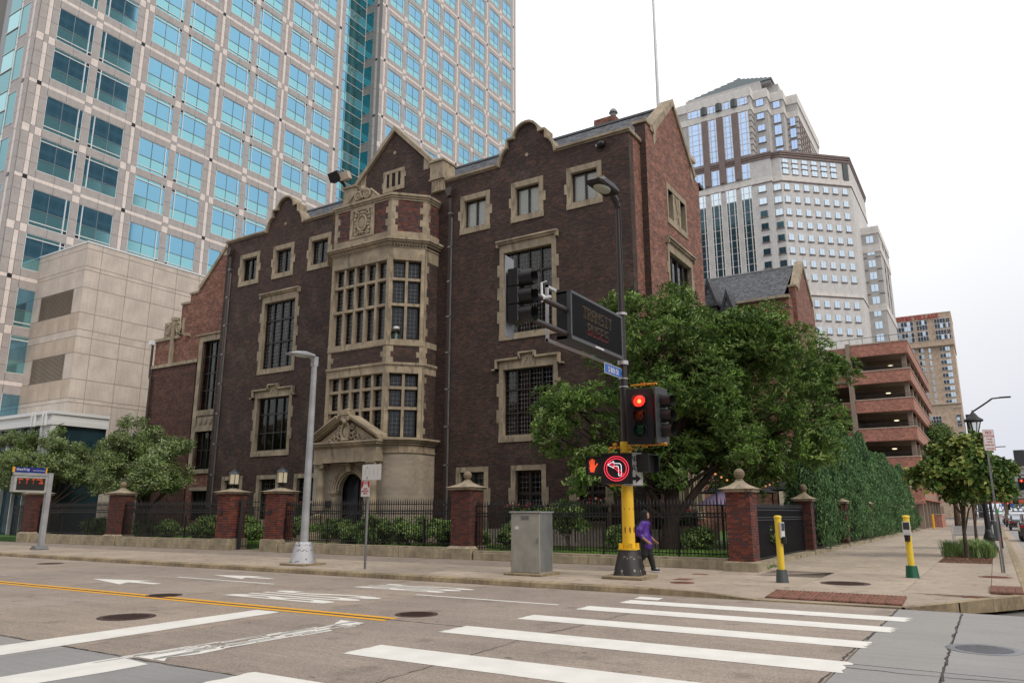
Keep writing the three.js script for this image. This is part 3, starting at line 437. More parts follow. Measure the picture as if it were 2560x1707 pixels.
// pointed centre gable: rake copings, kneelers, pinnacle blocks, louvred vent
{
  const s = new B();
  for (const d of [-1, 1]) {
    s.ext(d > 0 ? [[X0, 21.58], [X0 + 2.72, 18.86], [X0 + 2.86, 19.02], [X0, 21.86]] : [[X0, 21.58], [X0, 21.86], [X0 - 2.86, 19.02], [X0 - 2.72, 18.86]], -28.5, ZF + 0.16 + d * 0.003);
    s.ext(d > 0 ? [[X0 + 2.0, 18.84], [X0 + 2.55, 18.84], [X0 + 2.55, 19.02], [X0 + 2.0, 19.56]] : [[X0 - 2.0, 18.84], [X0 - 2.0, 19.56], [X0 - 2.55, 19.02], [X0 - 2.55, 18.84]], -28.2, ZF + 0.035);
    const x = X0 + d * 3.0; s.box(x - 0.42, x + 0.42, 18.06, 18.95, -28.75, ZF + 0.22); s.box(x - 0.48, x + 0.48, 18.95, 19.05, -28.8, ZF + 0.3); s.box(x - 0.47, x + 0.47, 18.0, 18.06, -28.76, ZF + 0.27);
    for (let i = 0; i < 7; i++) s.box(x - 0.31 + i * 0.1, x - 0.25 + i * 0.1, 17.36, 18.0, ZF - 0.05, ZF + 0.2 - 0.0); s.box(x - 0.34, x + 0.41, 17.4, 18.0, ZF - 0.05, ZF + 0.15);
    s.sph(x, 19.05, ZF - 0.3, 0.42, 1, 0.25, 1);
  }
  s.build('gable_trim', MT.stone, club);
  new B().add(new THREE.BoxGeometry(0.17, 0.17, 0.05), X0, 20.34, ZF + 0.01, 0, 0, Math.PI / 4).build('diamond_stone', MT.stone, club);
  const v = part(club, 'vent_window', X0, 0, ZF, 0), f = new B();
  f.box(-0.72, 0.72, 18.16, 18.4, -0.1, 0.06).box(-0.72, 0.72, 19.18, 19.36, -0.1, 0.06); for (const x of [-0.6, -0.21, 0.21, 0.6]) f.box(x - (Math.abs(x) > 0.5 ? 0.12 : 0.09), x + (Math.abs(x) > 0.5 ? 0.12 : 0.09), 18.4, 19.18, -0.1, 0.055); f.box(-0.8, -0.72, 18.45, 18.75, -0.1, 0.05).box(0.72, 0.8, 18.8, 19.1, -0.1, 0.05); f.build('surround', MT.stone, v);
  const l = new B(); l.box(-0.5, 0.5, 18.4, 19.18, 0.0, 0.01); l.build('dark_backing', MT.darkwood, v); const lv = new B(); for (let i = 0; i < 9; i++) lv.c(0, 18.44 + i * 0.085, 0.02, 0.98, 0.02, 0.05, 0, 0.6); lv.build('louvre', MT.darkwood, v);  // flat near-black sheet put in for the shaded vent opening
}
// slate roof with ridge, the projecting east gable block and its windows
const XG = XG0, ZS = -29.27, ZN = -36.64, ZR = -32.95;
{
  const yr = 21.35, R = new B();
  const sl = (za, ya, zb, yb, xa, xb) => { const b = new B(); b.quad([xa, ya, za], [xb, ya, za], [xb, yb, zb], [xa, yb, zb]); return b; };
  const roof = new B().quad([XL + 0.3, 17.45, -28.52], [XG - 0.5, 17.45, -28.52], [XG - 0.5, yr, ZR], [XL + 0.3, yr, ZR]).quad([XG - 0.5, 17.45, -37.4], [XL + 0.3, 17.45, -37.4], [XL + 0.3, yr, ZR], [XG - 0.5, yr, ZR]);
  // cross roof behind the pointed gable
  roof.quad([X0, 21.45, -28.5], [X0, 21.45, ZR], [X0 - 3, 18.5, -30.5], [X0 - 3, 18.5, -28.5]).quad([X0, 21.45, ZR], [X0, 21.45, -28.5], [X0 + 3, 18.5, -28.5], [X0 + 3, 18.5, -30.5]);
  const rf = roof.build('roof', MT.slate, club);
  new B().box(XL + 0.3, XG - 0.45, yr - 0.04, yr + 0.07, ZR - 0.12, ZR + 0.12).build('ridge', mat('ridge_metal', { color: lin(0.1, 0.105, 0.115), roughness: 0.5 }), club);
  // gable block
  const g = part(club, 'gable_wall', XG, 0, ZS, Math.PI / 2), wd = ZS - ZN, ax = ZS - ZR;
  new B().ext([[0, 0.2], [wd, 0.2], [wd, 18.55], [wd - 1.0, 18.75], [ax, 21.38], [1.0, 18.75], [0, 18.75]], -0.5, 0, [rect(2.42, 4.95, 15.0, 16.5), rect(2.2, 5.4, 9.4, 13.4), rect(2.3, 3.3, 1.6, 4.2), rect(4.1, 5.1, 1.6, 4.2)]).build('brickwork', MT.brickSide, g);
  new B().box(-0.004, 0.01, 0.2, 18.74, -0.5, -0.002).build('edge_brickwork', MT.brick, g);
  const t = new B();
  t.ext([[0.85, 18.55], [1.0, 18.72], [ax, 21.36], [wd - 0.95, 18.72], [wd - 0.85, 18.6], [wd - 0.6, 18.75], [ax, 21.72], [0.62, 18.9]].map(p => p), -0.55, 0.1);
  t.box(-0.08, 0.5, 18.76, 18.9, -0.6, 0.08).box(0.5, 0.95, 18.6, 18.9, -0.55, 0.07); t.ext([[0.9, 17.95], [1.3, 18.5], [1.3, 19.05], [0.9, 18.65]], -0.02, 0.03); t.ext([[wd - 1.3, 18.5], [wd - 0.95, 17.9], [wd - 0.95, 18.7], [wd - 1.3, 19.05]], -0.02, 0.03);
  t.build('gable_coping', MT.stone, g);
  const win = (w, o) => w;
  // attic pair with carved middle panel
  const a = clubWindow(club, XG, 0, ZS - 3.67, Math.PI / 2, { hw: 1.2, y0: 15.05, y1: 16.5, nx: 3, mw: 0.2, mmat: MT.stone, mz: 0.22, noframe: true, inner: true, ties: false, jw: 0.16 });
  new B().box(-0.33, 0.33, 15.05, 16.5, -0.2, 0.0).add(new THREE.BoxGeometry(0.06, 1.3, 0.05), 0.02, 15.78, 0.01, 0, 0, 0.3).add(new THREE.BoxGeometry(0.06, 0.8, 0.05), 0.1, 15.7, 0.01, 0, 0, -0.4).build('carved_panel', MT.stone, a);
  const b = clubWindow(club, XG, 0, ZS - 3.8, Math.PI / 2, { hw: 1.5, y0: 9.5, y1: 13.35, nx: 4, mw: 0.09, rows: [11.4], lintel: 0.4, hood: 'straight', inner: true });
  for (const x of [2.8, 4.6]) clubWindow(club, XG, 0, ZS - x, Math.PI / 2, { hw: 0.45, y0: 1.7, y1: 4.1, nx: 2, mw: 0.1, mmat: MT.stone, mz: 0.15, leads: true });
}
// rear dormer in cream render, chimney, flagpole, floodlight, vent box
{
  new B().box(-13.2, XG - 0.35, 18.9, 20.0, -36.9, -34.6).build('rear_dormer', MT.cream, club); new B().box(-13.4, XG - 0.2, 20.0, 20.22, -37.05, -34.4).build('dormer_roof', MT.coping, club);
  new B().box(XG - 0.7, XG + 0.06, 18.5, 18.68, -37.3, ZN - 0.0).build('eave', MT.darkwood, club);
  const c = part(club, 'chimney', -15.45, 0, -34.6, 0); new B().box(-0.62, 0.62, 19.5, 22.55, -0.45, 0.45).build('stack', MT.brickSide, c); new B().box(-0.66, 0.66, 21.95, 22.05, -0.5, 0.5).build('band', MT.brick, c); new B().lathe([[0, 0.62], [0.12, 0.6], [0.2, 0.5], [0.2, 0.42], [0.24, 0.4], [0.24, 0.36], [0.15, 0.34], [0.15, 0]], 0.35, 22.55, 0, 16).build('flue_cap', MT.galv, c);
  new B().bar([-11.95, 20.8, -33.0], [-11.95, 31.5, -33.0], 0.085, 10, 0.05).build('flagpole', MT.alu, club);
}
{
  const f = thing('floodlight', 'black floodlight on a bracket beside the pointed gable', 'floodlight', [-28.1, 18.9, ZF + 0.3]);
  new B().c(-0.45, 0.75, 0.3, 0.62, 0.5, 0.5, 0.3, 0.35, 0.25).build('lamp_housing', MT.black, f, false); new B().bar([0, 0, -0.2], [-0.1, 0.35, 0], 0.09).bar([-0.1, 0.35, 0], [-0.3, 0.6, 0.2], 0.09).build('bracket', MT.black, f, false); new B().c(0.05, 0.75, 0.1, 0.55, 0.42, 0.4, 0.3, 0.3, 0.25).build('ballast_box', MT.coping, f, false);
  const s = thing('wall_lamp', 'small black wall light under the parapet near the right corner', 'wall light', [-12.78, 17.45, ZF + 0.12]); new B().sph(0, 0, 0.05, 0.2, 1, 0.8, 0.9).box(-0.1, 0.1, -0.1, 0.2, -0.12, 0).build('housing', MT.black, s, false); new B().c(-0.24, 0.03, -0.05, 0.1, 0.12, 0.12).build('junction_box', MT.galv, s, false);
}
// rainwater pipes
for (const [x, lab] of [[-37.62, 'left'], [-21.02, 'right']]) {
  const d = part(club, 'downspout', x, 0, ZF, 0), b = new B(); b.box(-0.07, 0.07, 0.6, 16.9, 0.03, 0.15); b.build('pipe', MT.drain, d);
  new B().ext([[-0.1, 16.9], [0.1, 16.9], [0.19, 17.2], [0.19, 17.35], [-0.19, 17.35], [-0.19, 17.2]], 0.0, 0.3).build('hopper', MT.drain, d);
  const k = new B(); for (let y = 2; y < 16.5; y += 1.75) k.box(-0.1, 0.1, y, y + 0.07, 0.0, 0.165); k.build('clip', MT.galv, d); new B().box(0.072, 0.1, 0.6, 15.8, 0.03, 0.12).build('lead_strip', MT.galv, d);
}
// ---------- the canted bay and the portal ----------
const ZB = -25.8;
function bayPlan(d, z1 = ZF + 0.02) { const c = 1.86 + ZB + d * Math.SQRT2, fz = ZB + d, fx = c - fz, sx = 3.07 + d, sz = c - sx; return [[-sx, z1], [-sx, sz], [-fx, fz], [fx, fz], [sx, sz], [sx, z1]].map(([x, z]) => [X0 + x, z]); }
function prism(b, d, y0, y1, plan) { const p = plan || bayPlan(d), s = new THREE.Shape(p.map(q => new THREE.Vector2(q[0], -q[1]))), g = new THREE.ExtrudeGeometry(s, { depth: y1 - y0, bevelEnabled: false }); g.rotateX(-Math.PI / 2); g.translate(0, y0, 0); return b.add(g); }
{
  for (const [a, c] of [[4.3, 4.85], [8.5, 9.2], [13.9, 14.4]]) { const fl = new B(); prism(fl, -0.32, a, c, bayPlan(-0.32, ZF - 0.44)); fl.build('bay_floor', MT.plaster, club); }
  const st = new B();
  // mouldings
  const st1 = new B(); prism(st1, 0.10, 8.33, 8.44); prism(st1, 0.05, 8.26, 8.331); st1.build('string_course', MT.stone, club); const st2 = new B(); prism(st2, 0.02, 9.22, 9.5); st2.build('sill_course', MT.stone, club); const st3 = new B(); prism(st3, 0.16, 16.66, 16.78); prism(st3, 0.10, 16.56, 16.661); prism(st3, 0.045, 16.46, 16.561); st3.build('parapet_coping', MT.stone, club);
  prism(st, 0.33, 14.36, 14.46); prism(st, 0.26, 14.28, 14.36); prism(st, 0.14, 14.17, 14.281); prism(st, 0.06, 14.02, 14.1); prism(st, 0.035, 14.46, 14.85);
  st.build('bay_moulding', MT.stone, club);
  const dn = new B(); for (let i = 0; i < 28; i++) dn.box(X0 - 1.86 + i * 0.136, X0 - 1.86 + i * 0.136 + 0.075, 14.1, 14.18, ZB - 0.1, ZB + 0.12);
  for (let i = 0; i < 13; i++) { const t = 0.05 + i * 0.136; dn.c(X0 + 1.86 + t * 0.7071 + 0.03, 14.14, ZB - t * 0.7071 + 0.03, 0.075, 0.08, 0.16, Math.PI / 4); }
  dn.build('dentils', MT.stone, club);
  const br = new B(); prism(br, 0, 8.44, 9.22); br.build('bay_brick_band', MT.brick, club);
  const pr = new B(); prism(pr, 0, 14.85, 16.46); pr.build('bay_parapet', MT.brickRed, club);
  // quoins on the bay's corners
  let q; const corner = (sx, y0, y1, n) => {
    for (let i = 0; i < n; i++) {
      const a = y0 + (y1 - y0) * i / n, b = y0 + (y1 - y0) * (i + 1) / n - 0.004, l = i % 2 ? 0.2 : 0.32, m = i % 2 ? 0.34 : 0.2; q = new B();
      q.box(X0 + sx * (1.86 - m), X0 + sx * 1.875, a, b, ZB - 0.1, ZB + 0.018); { const g = new THREE.BoxGeometry(l, b - a, 0.12); g.translate(sx * (l / 2 - 0.006), (a + b) / 2, -0.042); q.add(g, X0 + sx * 1.86, 0, ZB, sx * Math.PI / 4); } q.build('quoin', MT.stone, club); q = new B();
      { const g = new THREE.BoxGeometry(m, b - a, 0.12); g.translate(sx * (1.711 - m / 2 + 0.006), (a + b) / 2, -0.0415); q.add(g, X0 + sx * 1.86, 0, ZB, sx * Math.PI / 4); } q.box(X0 + sx * 2.95, X0 + sx * 3.088, a, b, -27.01 - l * 0.8, -26.99); q.build('quoin', MT.stone, club);
    }
  };
  for (const s of [-1, 1]) { corner(s, 8.445, 9.218, 3); corner(s, 14.853, 16.457, 5); }
  // storeys: front and canted windows, brick returns
  for (const [y0, y1, rows, top] of [[5.0, 7.95, [6.33, 7.27], 8.26], [9.55, 13.42, [11.23, 12.48], 14.02]]) {
    clubWindow(club, X0, 0, ZB, 0, { hw: 1.72, y0, y1, nx: 5, rows, mw: 0.13, mmat: MT.stone, mz: 0.2, deep: -0.24, noframe: true, inner: true, leads: true, jw: 0.145, ties: false, lintel: top - y1 - 0.003, nosill: y0 < 6 });
    for (const s of [-1, 1]) {
      clubWindow(club, X0 + s * (1.86 + 0.835 * 0.7071), 0, ZB - 0.835 * 0.7071, s * Math.PI / 4, { hw: 0.675, y0, y1, nx: 2, rows, mw: 0.13, mmat: MT.stone, mz: 0.2, deep: -0.24, noframe: true, inner: true, leads: true, jw: 0.17, ties: false, lintel: top - y1 - 0.003 });
      new B().box(X0 + s * 3.07, X0 + s * 2.75, y0 - 0.05, y1, ZF + 0.01, -27.03).build('bay_return', MT.brick, club);
      const l = new B().box(X0 + s * 3.09, X0 + s * 2.74, y1 + 0.003, top - 0.003, ZF + 0.01, -27.0); for (let i = 0; i < 5; i++) l.box(X0 + s * 3.085, X0 + s * 2.8, y0 + (y1 - y0) * (i + 0.3) / 5, y0 + (y1 - y0) * (i + 0.75) / 5, -27.01 - (i % 2 ? 0.16 : 0.26), -27.0); l.box(X0 + s * 3.086, X0 + s * 2.8, y0 - 0.04, y1, -27.12, -26.99); l.build('return_stone', MT.stone, club);
    }
  }
  // lamp behind a pane of the canted window
  const lp = thing('table_lamp', 'white shaded table lamp standing behind the canted bay window', 'lamp', [X0 + 2.05, 9.55, ZB - 0.42]);
  new B().lathe([[0.12, 0.62], [0.14, 0.6], [0.22, 0.36], [0.1, 0.62]], 0, 0, 0, 18).build('lamp_shade', MT.signW, lp, false); new B().lathe([[0, 0.42], [0.03, 0.4], [0.09, 0.25], [0.05, 0.06], [0.1, 0.03], [0.1, 0]], 0, 0, 0, 14).build('base', mat('green_ceramic', { color: lin(0.16, 0.3, 0.24), roughness: 0.3 }), lp, false);
  // parapet cartouche and scrolled crest
  const c = part(club, 'cartouche', X0, 0, ZB, 0), f = new B();
  f.box(-0.78, -0.6, 14.86, 16.46, -0.02, 0.07).box(0.6, 0.78, 14.86, 16.46, -0.02, 0.07).box(-0.6, 0.6, 16.3, 16.46, -0.02, 0.07).box(-0.6, 0.6, 14.86, 14.96, -0.02, 0.07).box(-0.6, 0.6, 14.96, 16.3, -0.02, 0.012); f.build('panel_frame', MT.stone, c);
  const r = new B(); r.torus(0, 15.62, 0.06, 0.3, 0.055, 1, 1.35).sph(0, 15.62, 0.02, 0.27, 1, 1.3, 0.3); for (const s of [-1, 1]) { for (let i = 0; i < 7; i++) r.sph(s * (0.42 + 0.04 * Math.sin(i * 1.9)), 15.08 + i * 0.19, 0.04, 0.09, 0.9, 1, 0.7, 8); r.torus(s * 0.34, 16.12, 0.05, 0.1, 0.04).torus(s * 0.36, 15.1, 0.05, 0.09, 0.035).torus(s * 0.2, 15.05, 0.05, 0.1, 0.035, 1.4, 0.6); } r.sph(0, 16.14, 0.05, 0.13, 1.3, 0.7, 0.8).sph(0, 15.1, 0.05, 0.12, 1.5, 0.6, 0.8); r.build('shield_relief', MT.stone, c);
  const k = new B(); k.ext([[-1.05, 16.75], [1.05, 16.75], [0.8, 16.95], [0.55, 17.28], [0.22, 17.45], [0, 17.6], [-0.22, 17.45], [-0.55, 17.28], [-0.8, 16.95]], -0.2, 0.05); for (const s of [-1, 1]) { k.torus(s * 0.3, 17.08, 0.1, 0.2, 0.06).torus(s * 0.3, 17.08, 0.1, 0.09, 0.05); k.sph(s * 0.3, 17.08, 0.1, 0.06); } k.sph(0, 17.42, 0.1, 0.14, 0.8, 1.3, 0.7).sph(0, 16.95, 0.1, 0.08); for (const s of [-1, 1]) k.bar([s * 1.1, 16.8, 0.06], [s * 0.72, 17.12, 0.06], 0.06, 7).bar([s * 0.72, 17.12, 0.06], [s * 0.5, 17.3, 0.06], 0.06, 7); k.build('scroll_crest', MT.stone, c);
}
// ground storey: front wall with the arch, rounded flanks
{
  const arch = (r, y, n = 14, inv = 1) => { const p = []; for (let i = 0; i <= n; i++) { const a = Math.PI * i / n; p.push([inv * r * Math.cos(a), y + r * Math.sin(a)]); } return p; };
  const por = part(club, 'portal', X0, 0, ZB, 0);
  new B().ext(rect(-1.95, 1.95, 0.4, 4.62), -0.4, 0.02, [[[-0.86, 0.6], [0.86, 0.6], ...arch(0.86, 2.66)]]).build('portal_wall', MT.ashlar, por);
  const seg = 14; for (const s of [-1, 1]) { const fl = new B(); const pts = []; for (let i = 0; i <= seg; i++) { const a = Math.PI / 2 * i / seg; pts.push([s * (1.9 + 1.22 * Math.sin(a)), ZB + 0.02 - 1.22 * (1 - Math.cos(a))]); } pts.push([s * 3.12, ZF + 0.02]); const g = new THREE.BufferGeometry(), P = [], N = [], I = []; pts.forEach(([x, z], i) => { const nx = i <= seg ? Math.sin(Math.PI / 2 * i / seg) * s : s, nz = i <= seg ? Math.cos(Math.PI / 2 * i / seg) : 0; for (const y of [0.4, 4.3]) { P.push(x, y, z - ZB); N.push(nx, 0, nz); } }); for (let i = 0; i < pts.length - 1; i++) { const a = i * 2; if (s > 0) I.push(a, a + 2, a + 1, a + 1, a + 2, a + 3); else I.push(a, a + 1, a + 2, a + 1, a + 3, a + 2); } g.setAttribute('position', new THREE.Float32BufferAttribute(P, 3)); g.setAttribute('normal', new THREE.Float32BufferAttribute(N, 3)); g.setIndex(I); fl.l.push(uvm(g)); fl.build('rounded_flank', MT.ashlar, por); }
  const curve = (d) => { const p = []; for (const s of [-1, 1]) { const q = []; for (let i = 0; i <= 8; i++) { const a = Math.PI / 2 * i / 8; q.push([X0 + s * (1.9 + (1.22 + d) * Math.sin(a)), ZB + 0.02 - 1.22 + (1.22 + d) * Math.cos(a)]); } q.push([X0 + s * (3.12 + d), ZF + 0.02]); if (s < 0) p.push(...q.reverse()); else p.push(...q); } return p; };
  const cor = new B(); prism(cor, 0, 4.28, 4.34, curve(0.06)); prism(cor, 0, 4.34, 4.64, curve(0.015)); prism(cor, 0, 4.64, 4.74, curve(0.1)); prism(cor, 0, 4.74, 4.84, curve(0.2)); prism(cor, 0, 4.84, 4.93, curve(0.32)); cor.build('porch_cornice', MT.stone, club);
  const ar = new B(); for (const [r, t, z] of [[0.88, 0.05, 0.03], [1.0, 0.045, 0.05], [1.1, 0.035, 0.05], [0.8, 0.05, -0.05]]) ar.torus(0, 2.66, z, r, t, 1, 1, Math.PI); for (const s of [-1, 1]) ar.box(s * 0.8, s * 1.2, 2.54, 2.66, -0.3, 0.14).box(s * 0.84, s * 1.14, 2.46, 2.54, -0.3, 0.1).box(s * 0.87, s * 1.1, 0.9, 2.46, 0.0, 0.06); ar.box(-0.13, 0.13, 3.5, 3.95, 0.02, 0.22).sph(0, 3.86, 0.24, 0.12, 1.5, 0.8, 0.8); ar.build('archivolt', MT.stone, por);
  const door = part(club, 'door', X0, 0, ZB - 0.55, 0); new B().ext([[-0.84, 0.8], [0.84, 0.8], ...arch(0.84, 2.66)], -0.05, 0).build('door_glass', MT.cvglass, door); new B().box(-0.04, 0.04, 0.8, 3.5, 0, 0.06).box(-0.84, -0.72, 0.8, 2.9, 0, 0.055).box(0.72, 0.84, 0.8, 2.9, 0, 0.055).box(-0.84, 0.84, 0.8, 1.15, 0, 0.05).build('door_frame', MT.darkwood, door);
  // columns
  for (const s of [-1, 1]) {
    const c = part(club, 'column', X0 + s * 1.62, 0, ZB + 0.28, 0);
    new B().lathe([[0, 3.62], [0.155, 3.62], [0.19, 1.62], [0.2, 1.6]], 0, 0, 0, 20).build('shaft', MT.stone, c); new B().box(-0.28, 0.28, 0.45, 1.42, -0.26, 0.28).box(-0.31, 0.31, 1.42, 1.5, -0.28, 0.31).lathe([[0.26, 1.5], [0.28, 1.53], [0.24, 1.58], [0.2, 1.62]], 0, 0, 0, 18).build('pedestal', MT.stone, c);
    const k = new B().box(-0.27, 0.27, 3.84, 3.9, -0.26, 0.27).lathe([[0.16, 3.6], [0.19, 3.63], [0.17, 3.68], [0.24, 3.84]], 0, 0, 0, 16); for (const t of [-1, 1]) k.torus(t * 0.19, 3.76, 0.19, 0.07, 0.04).sph(t * 0.19, 3.76, 0.19, 0.05).torus(t * 0.19, 3.76, -0.15, 0.07, 0.04); k.build('capital', MT.stone, c);
  }
  const en = new B(); en.box(-1.95, 1.95, 3.9, 3.98, 0.0, 0.52).box(-1.93, 1.93, 3.98, 4.6, 0.02, 0.5).box(-2.0, 2.0, 4.6, 4.66, 0, 0.58).box(-2.06, 2.06, 4.66, 4.76, 0, 0.66).box(-2.12, 2.12, 4.76, 4.84, 0, 0.74).box(-1.3, 1.3, 3.9, 3.905, 0, 0.4); en.build('entablature', MT.stone, por);
  const pd = part(club, 'pediment', X0, 0, ZB, 0);
  new B().ext([[-1.85, 4.84], [1.85, 4.84], [0, 5.85]], 0.0, 0.36).build('tympanum', MT.stone, pd);
  const rk = new B(); for (const s of [-1, 1]) for (const [h, t, z] of [[0, 0.09, 0.58], [0.09, 0.08, 0.68], [0.17, 0.07, 0.76]]) { const a = [s * 2.12, 4.84 + h], b = [s * 0.42, 5.79 + h]; rk.ext(s > 0 ? [[b[0], b[1]], [a[0], a[1]], [a[0], a[1] + t], [b[0], b[1] + t]] : [[a[0], a[1]], [b[0], b[1]], [b[0], b[1] + t], [a[0], a[1] + t]], 0.0 + s * 0.002, z + s * 0.002); } rk.ext([[0.2, 5.9], [1.95, 4.98], [1.95, 5.05], [0.2, 6.05]], -0.1, 0.5); rk.ext([[-0.2, 5.9], [-0.2, 6.05], [-1.95, 5.05], [-1.95, 4.98]], -0.1, 0.5); rk.build('raking_cornice', MT.stone, pd);
  const r = new B(); r.torus(0, 5.3, 0.5, 0.25, 0.06, 1, 1.5).sph(0, 5.3, 0.42, 0.22, 1, 1.45, 0.4); for (const s of [-1, 1]) { r.torus(s * 0.36, 5.1, 0.45, 0.12, 0.05).torus(s * 0.38, 5.5, 0.45, 0.09, 0.04).torus(s * 0.62, 5.0, 0.42, 0.1, 0.04).torus(s * 0.86, 4.96, 0.4, 0.08, 0.035).sph(s * 0.5, 5.25, 0.42, 0.09).sph(s * 0.74, 5.1, 0.4, 0.07).sph(s * 1.05, 4.94, 0.4, 0.07, 1.6, 0.8, 0.8).sph(s * 1.25, 4.9, 0.4, 0.05, 1.6, 0.8, 0.8); } r.sph(0, 4.92, 0.5, 0.14, 2, 0.6, 0.8).sph(0, 5.75, 0.55, 0.16, 1, 0.9, 0.8).box(-0.2, 0.2, 5.8, 6.3, 0.2, 0.62).box(-0.26, 0.26, 6.05, 6.2, 0.18, 0.66).sph(0.12, 6.3, 0.45, 0.12, 1, 0.7, 1.2, 8).sph(-0.12, 6.28, 0.4, 0.11, 1, 0.7, 1.2, 8); r.build('shield_relief', MT.stone, pd);
  // steps and handrails
  const stp = new B(); for (let i = 0; i < 4; i++) stp.box(-1.7, 1.7, 0.3, 0.42 + i * 0.14, 0.2, 2.2 - i * 0.36); stp.build('steps', MT.wallcon, por);
  const hr = new B(); for (const s of [-1, 1]) hr.bar([s * 1.25, 1.75, 0.5], [s * 1.25, 1.2, 2.4], 0.03).bar([s * 1.25, 1.2, 2.4], [s * 1.25, 0.45, 2.4], 0.025).bar([s * 1.25, 1.75, 0.5], [s * 1.25, 0.9, 0.5], 0.025); hr.build('handrail', MT.iron, por);
  new B().box(-1.42, -1.1, 1.92, 2.2, 0.08, 0.12).build('plaque', MT.iron, por);
  // plinth ledge of the street wall
  new B().box(XL - 0.02, X0 - 3.2, 0.2, 1.0, ZF, ZF + 0.12).box(X0 + 3.2, XR + 0.02, 0.2, 1.0, ZF, ZF + 0.12).build('plinth', MT.ashlar, club);
}

// ================= lower brick wing at the left =================
{
  const ZW = -30, w = thing('brick_wing', 'lighter brown brick wing with stepped gable left of the dark clubhouse', 'building', [-43, 0, ZW]);
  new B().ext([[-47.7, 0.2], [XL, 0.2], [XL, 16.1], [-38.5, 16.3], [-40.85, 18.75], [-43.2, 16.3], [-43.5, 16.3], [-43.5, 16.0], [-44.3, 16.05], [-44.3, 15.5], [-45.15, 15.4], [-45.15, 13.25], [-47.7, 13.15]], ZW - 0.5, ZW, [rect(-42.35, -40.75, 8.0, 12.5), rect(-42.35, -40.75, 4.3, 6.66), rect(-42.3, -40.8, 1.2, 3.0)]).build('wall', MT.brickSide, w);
  new B().ext([[-47.75, 0.2], [-42.9, 0.2], [-42.9, 11.2], [-47.75, 11.2]], ZW, ZW + 0.1).build('lower_wall', mat('brick_wing_low', { map: T.side, color: lin(0.62, 0.58, 0.58) }), w);
  const s = new B(); s.box(-42.72, -42.36, 4.1, 12.85, ZW - 0.2, ZW + 0.14).box(-42.36, -40.4, 12.5, 12.9, ZW - 0.2, ZW + 0.14).box(-42.95, -40.3, 12.9, 13.0, ZW, ZW + 0.25).box(-42.36, -40.4, 7.66, 8.0, ZW - 0.2, ZW + 0.15).box(-42.36, -40.4, 6.66, 6.95, ZW - 0.2, ZW + 0.15).box(-42.36, -40.4, 6.95, 7.66, ZW - 0.2, ZW + 0.06).box(-42.8, -40.4, 4.05, 4.3, ZW - 0.2, ZW + 0.14).box(-42.4, -40.4, 3.0, 3.22, ZW - 0.2, ZW + 0.13);
  for (let i = 0; i < 3; i++) s.sph(-42.0 + i * 0.5, 7.3, ZW + 0.07, 0.2, 1, 1.3, 0.3);
  s.box(-47.85, -42.7, 11.2, 11.42, ZW, ZW + 0.22).box(-47.8, -45.1, 13.1, 13.3, ZW - 0.5, ZW + 0.12).box(-45.2, -44.25, 15.4, 15.55, ZW - 0.5, ZW + 0.08).box(-44.35, -43.45, 16.0, 16.15, ZW - 0.5, ZW + 0.08);
  s.ext([[-43.3, 16.2], [-40.85, 18.72], [-40.85, 18.98], [-43.4, 16.45]], ZW - 0.5, ZW + 0.1); s.ext([[-40.85, 18.72], [-38.4, 16.2], [-38.3, 16.4], [-40.85, 18.98]], ZW - 0.5, ZW + 0.098); s.box(-41.2, -40.5, 18.2, 18.6, ZW - 0.1, ZW + 0.03); s.box(-44.25, -43.95, 13.1, 13.3, ZW - 0.1, ZW + 0.3);
  s.build('stone_trim', MT.stone, w);
  const ca = part(w, 'cartouche', -45.75, 0, ZW, 0), f = new B(); f.box(-1.05, -0.05, 13.3, 14.35, -0.2, 0.06).box(0.05, 1.05, 13.3, 14.35, -0.25, 0.0).box(-0.15, 0.15, 11.4, 14.55, -0.1, 0.16).box(-0.22, 0.22, 14.4, 14.6, -0.2, 0.2).box(0.95, 1.1, 13.3, 14.45, -0.2, 0.1); for (const x of [-0.58, 0.55]) f.torus(x, 13.85, 0.08, 0.24, 0.07, 1, 1.35).sph(x, 13.85, 0.05, 0.18, 1, 1.3, 0.4).torus(x - 0.3, 14.15, 0.06, 0.09, 0.04).torus(x + 0.3, 14.15, 0.06, 0.09, 0.04).torus(x, 13.42, 0.06, 0.12, 0.04, 1.5, 0.6); f.build('shield_relief', MT.stone, ca);
  for (const [y0, y1, rows] of [[8.0, 12.5, [9.3, 10.4, 11.5]], [4.3, 6.66, [5.5]], [1.2, 3.0, []]]) clubWindow(w, -41.55, 0, ZW, 0, { hw: 0.8, y0, y1, nx: 3, rows, bare: true, mw: 0.06, deep: -0.15, noframe: false });
  new B().box(-42.3, -40.75, 1, 12.6, ZW - 0.49, ZW - 0.46).build('inner_wall', mat('tan_blind', { color: lin(0.22, 0.18, 0.13) }), w);
  new B().bar([-47.75, 13.0, ZW + 0.2], [-47.75, 10.7, ZW + 0.2], 0.08).bar([-47.75, 10.7, ZW + 0.2], [-47.5, 10.4, ZW + 0.25], 0.09).bar([-47.5, 10.4, ZW + 0.25], [-47.5, 1, ZW + 0.25], 0.09).build('downspout', MT.drain, w);
  new B().box(-47.95, -47.65, 12.9, 13.2, ZW, ZW + 0.4).build('downspout_head', MT.whiteAl, w);
  new B().quad([-43.2, 16.3, ZW - 0.5], [-40.85, 18.7, ZW - 0.5], [-40.85, 18.7, -45], [-43.2, 16.3, -45]).quad([-47.7, 13, ZW - 0.45], [-44.2, 13, ZW - 0.45], [-44.2, 13, -45], [-47.7, 13, -45]).build('roof', MT.slate, w);
}
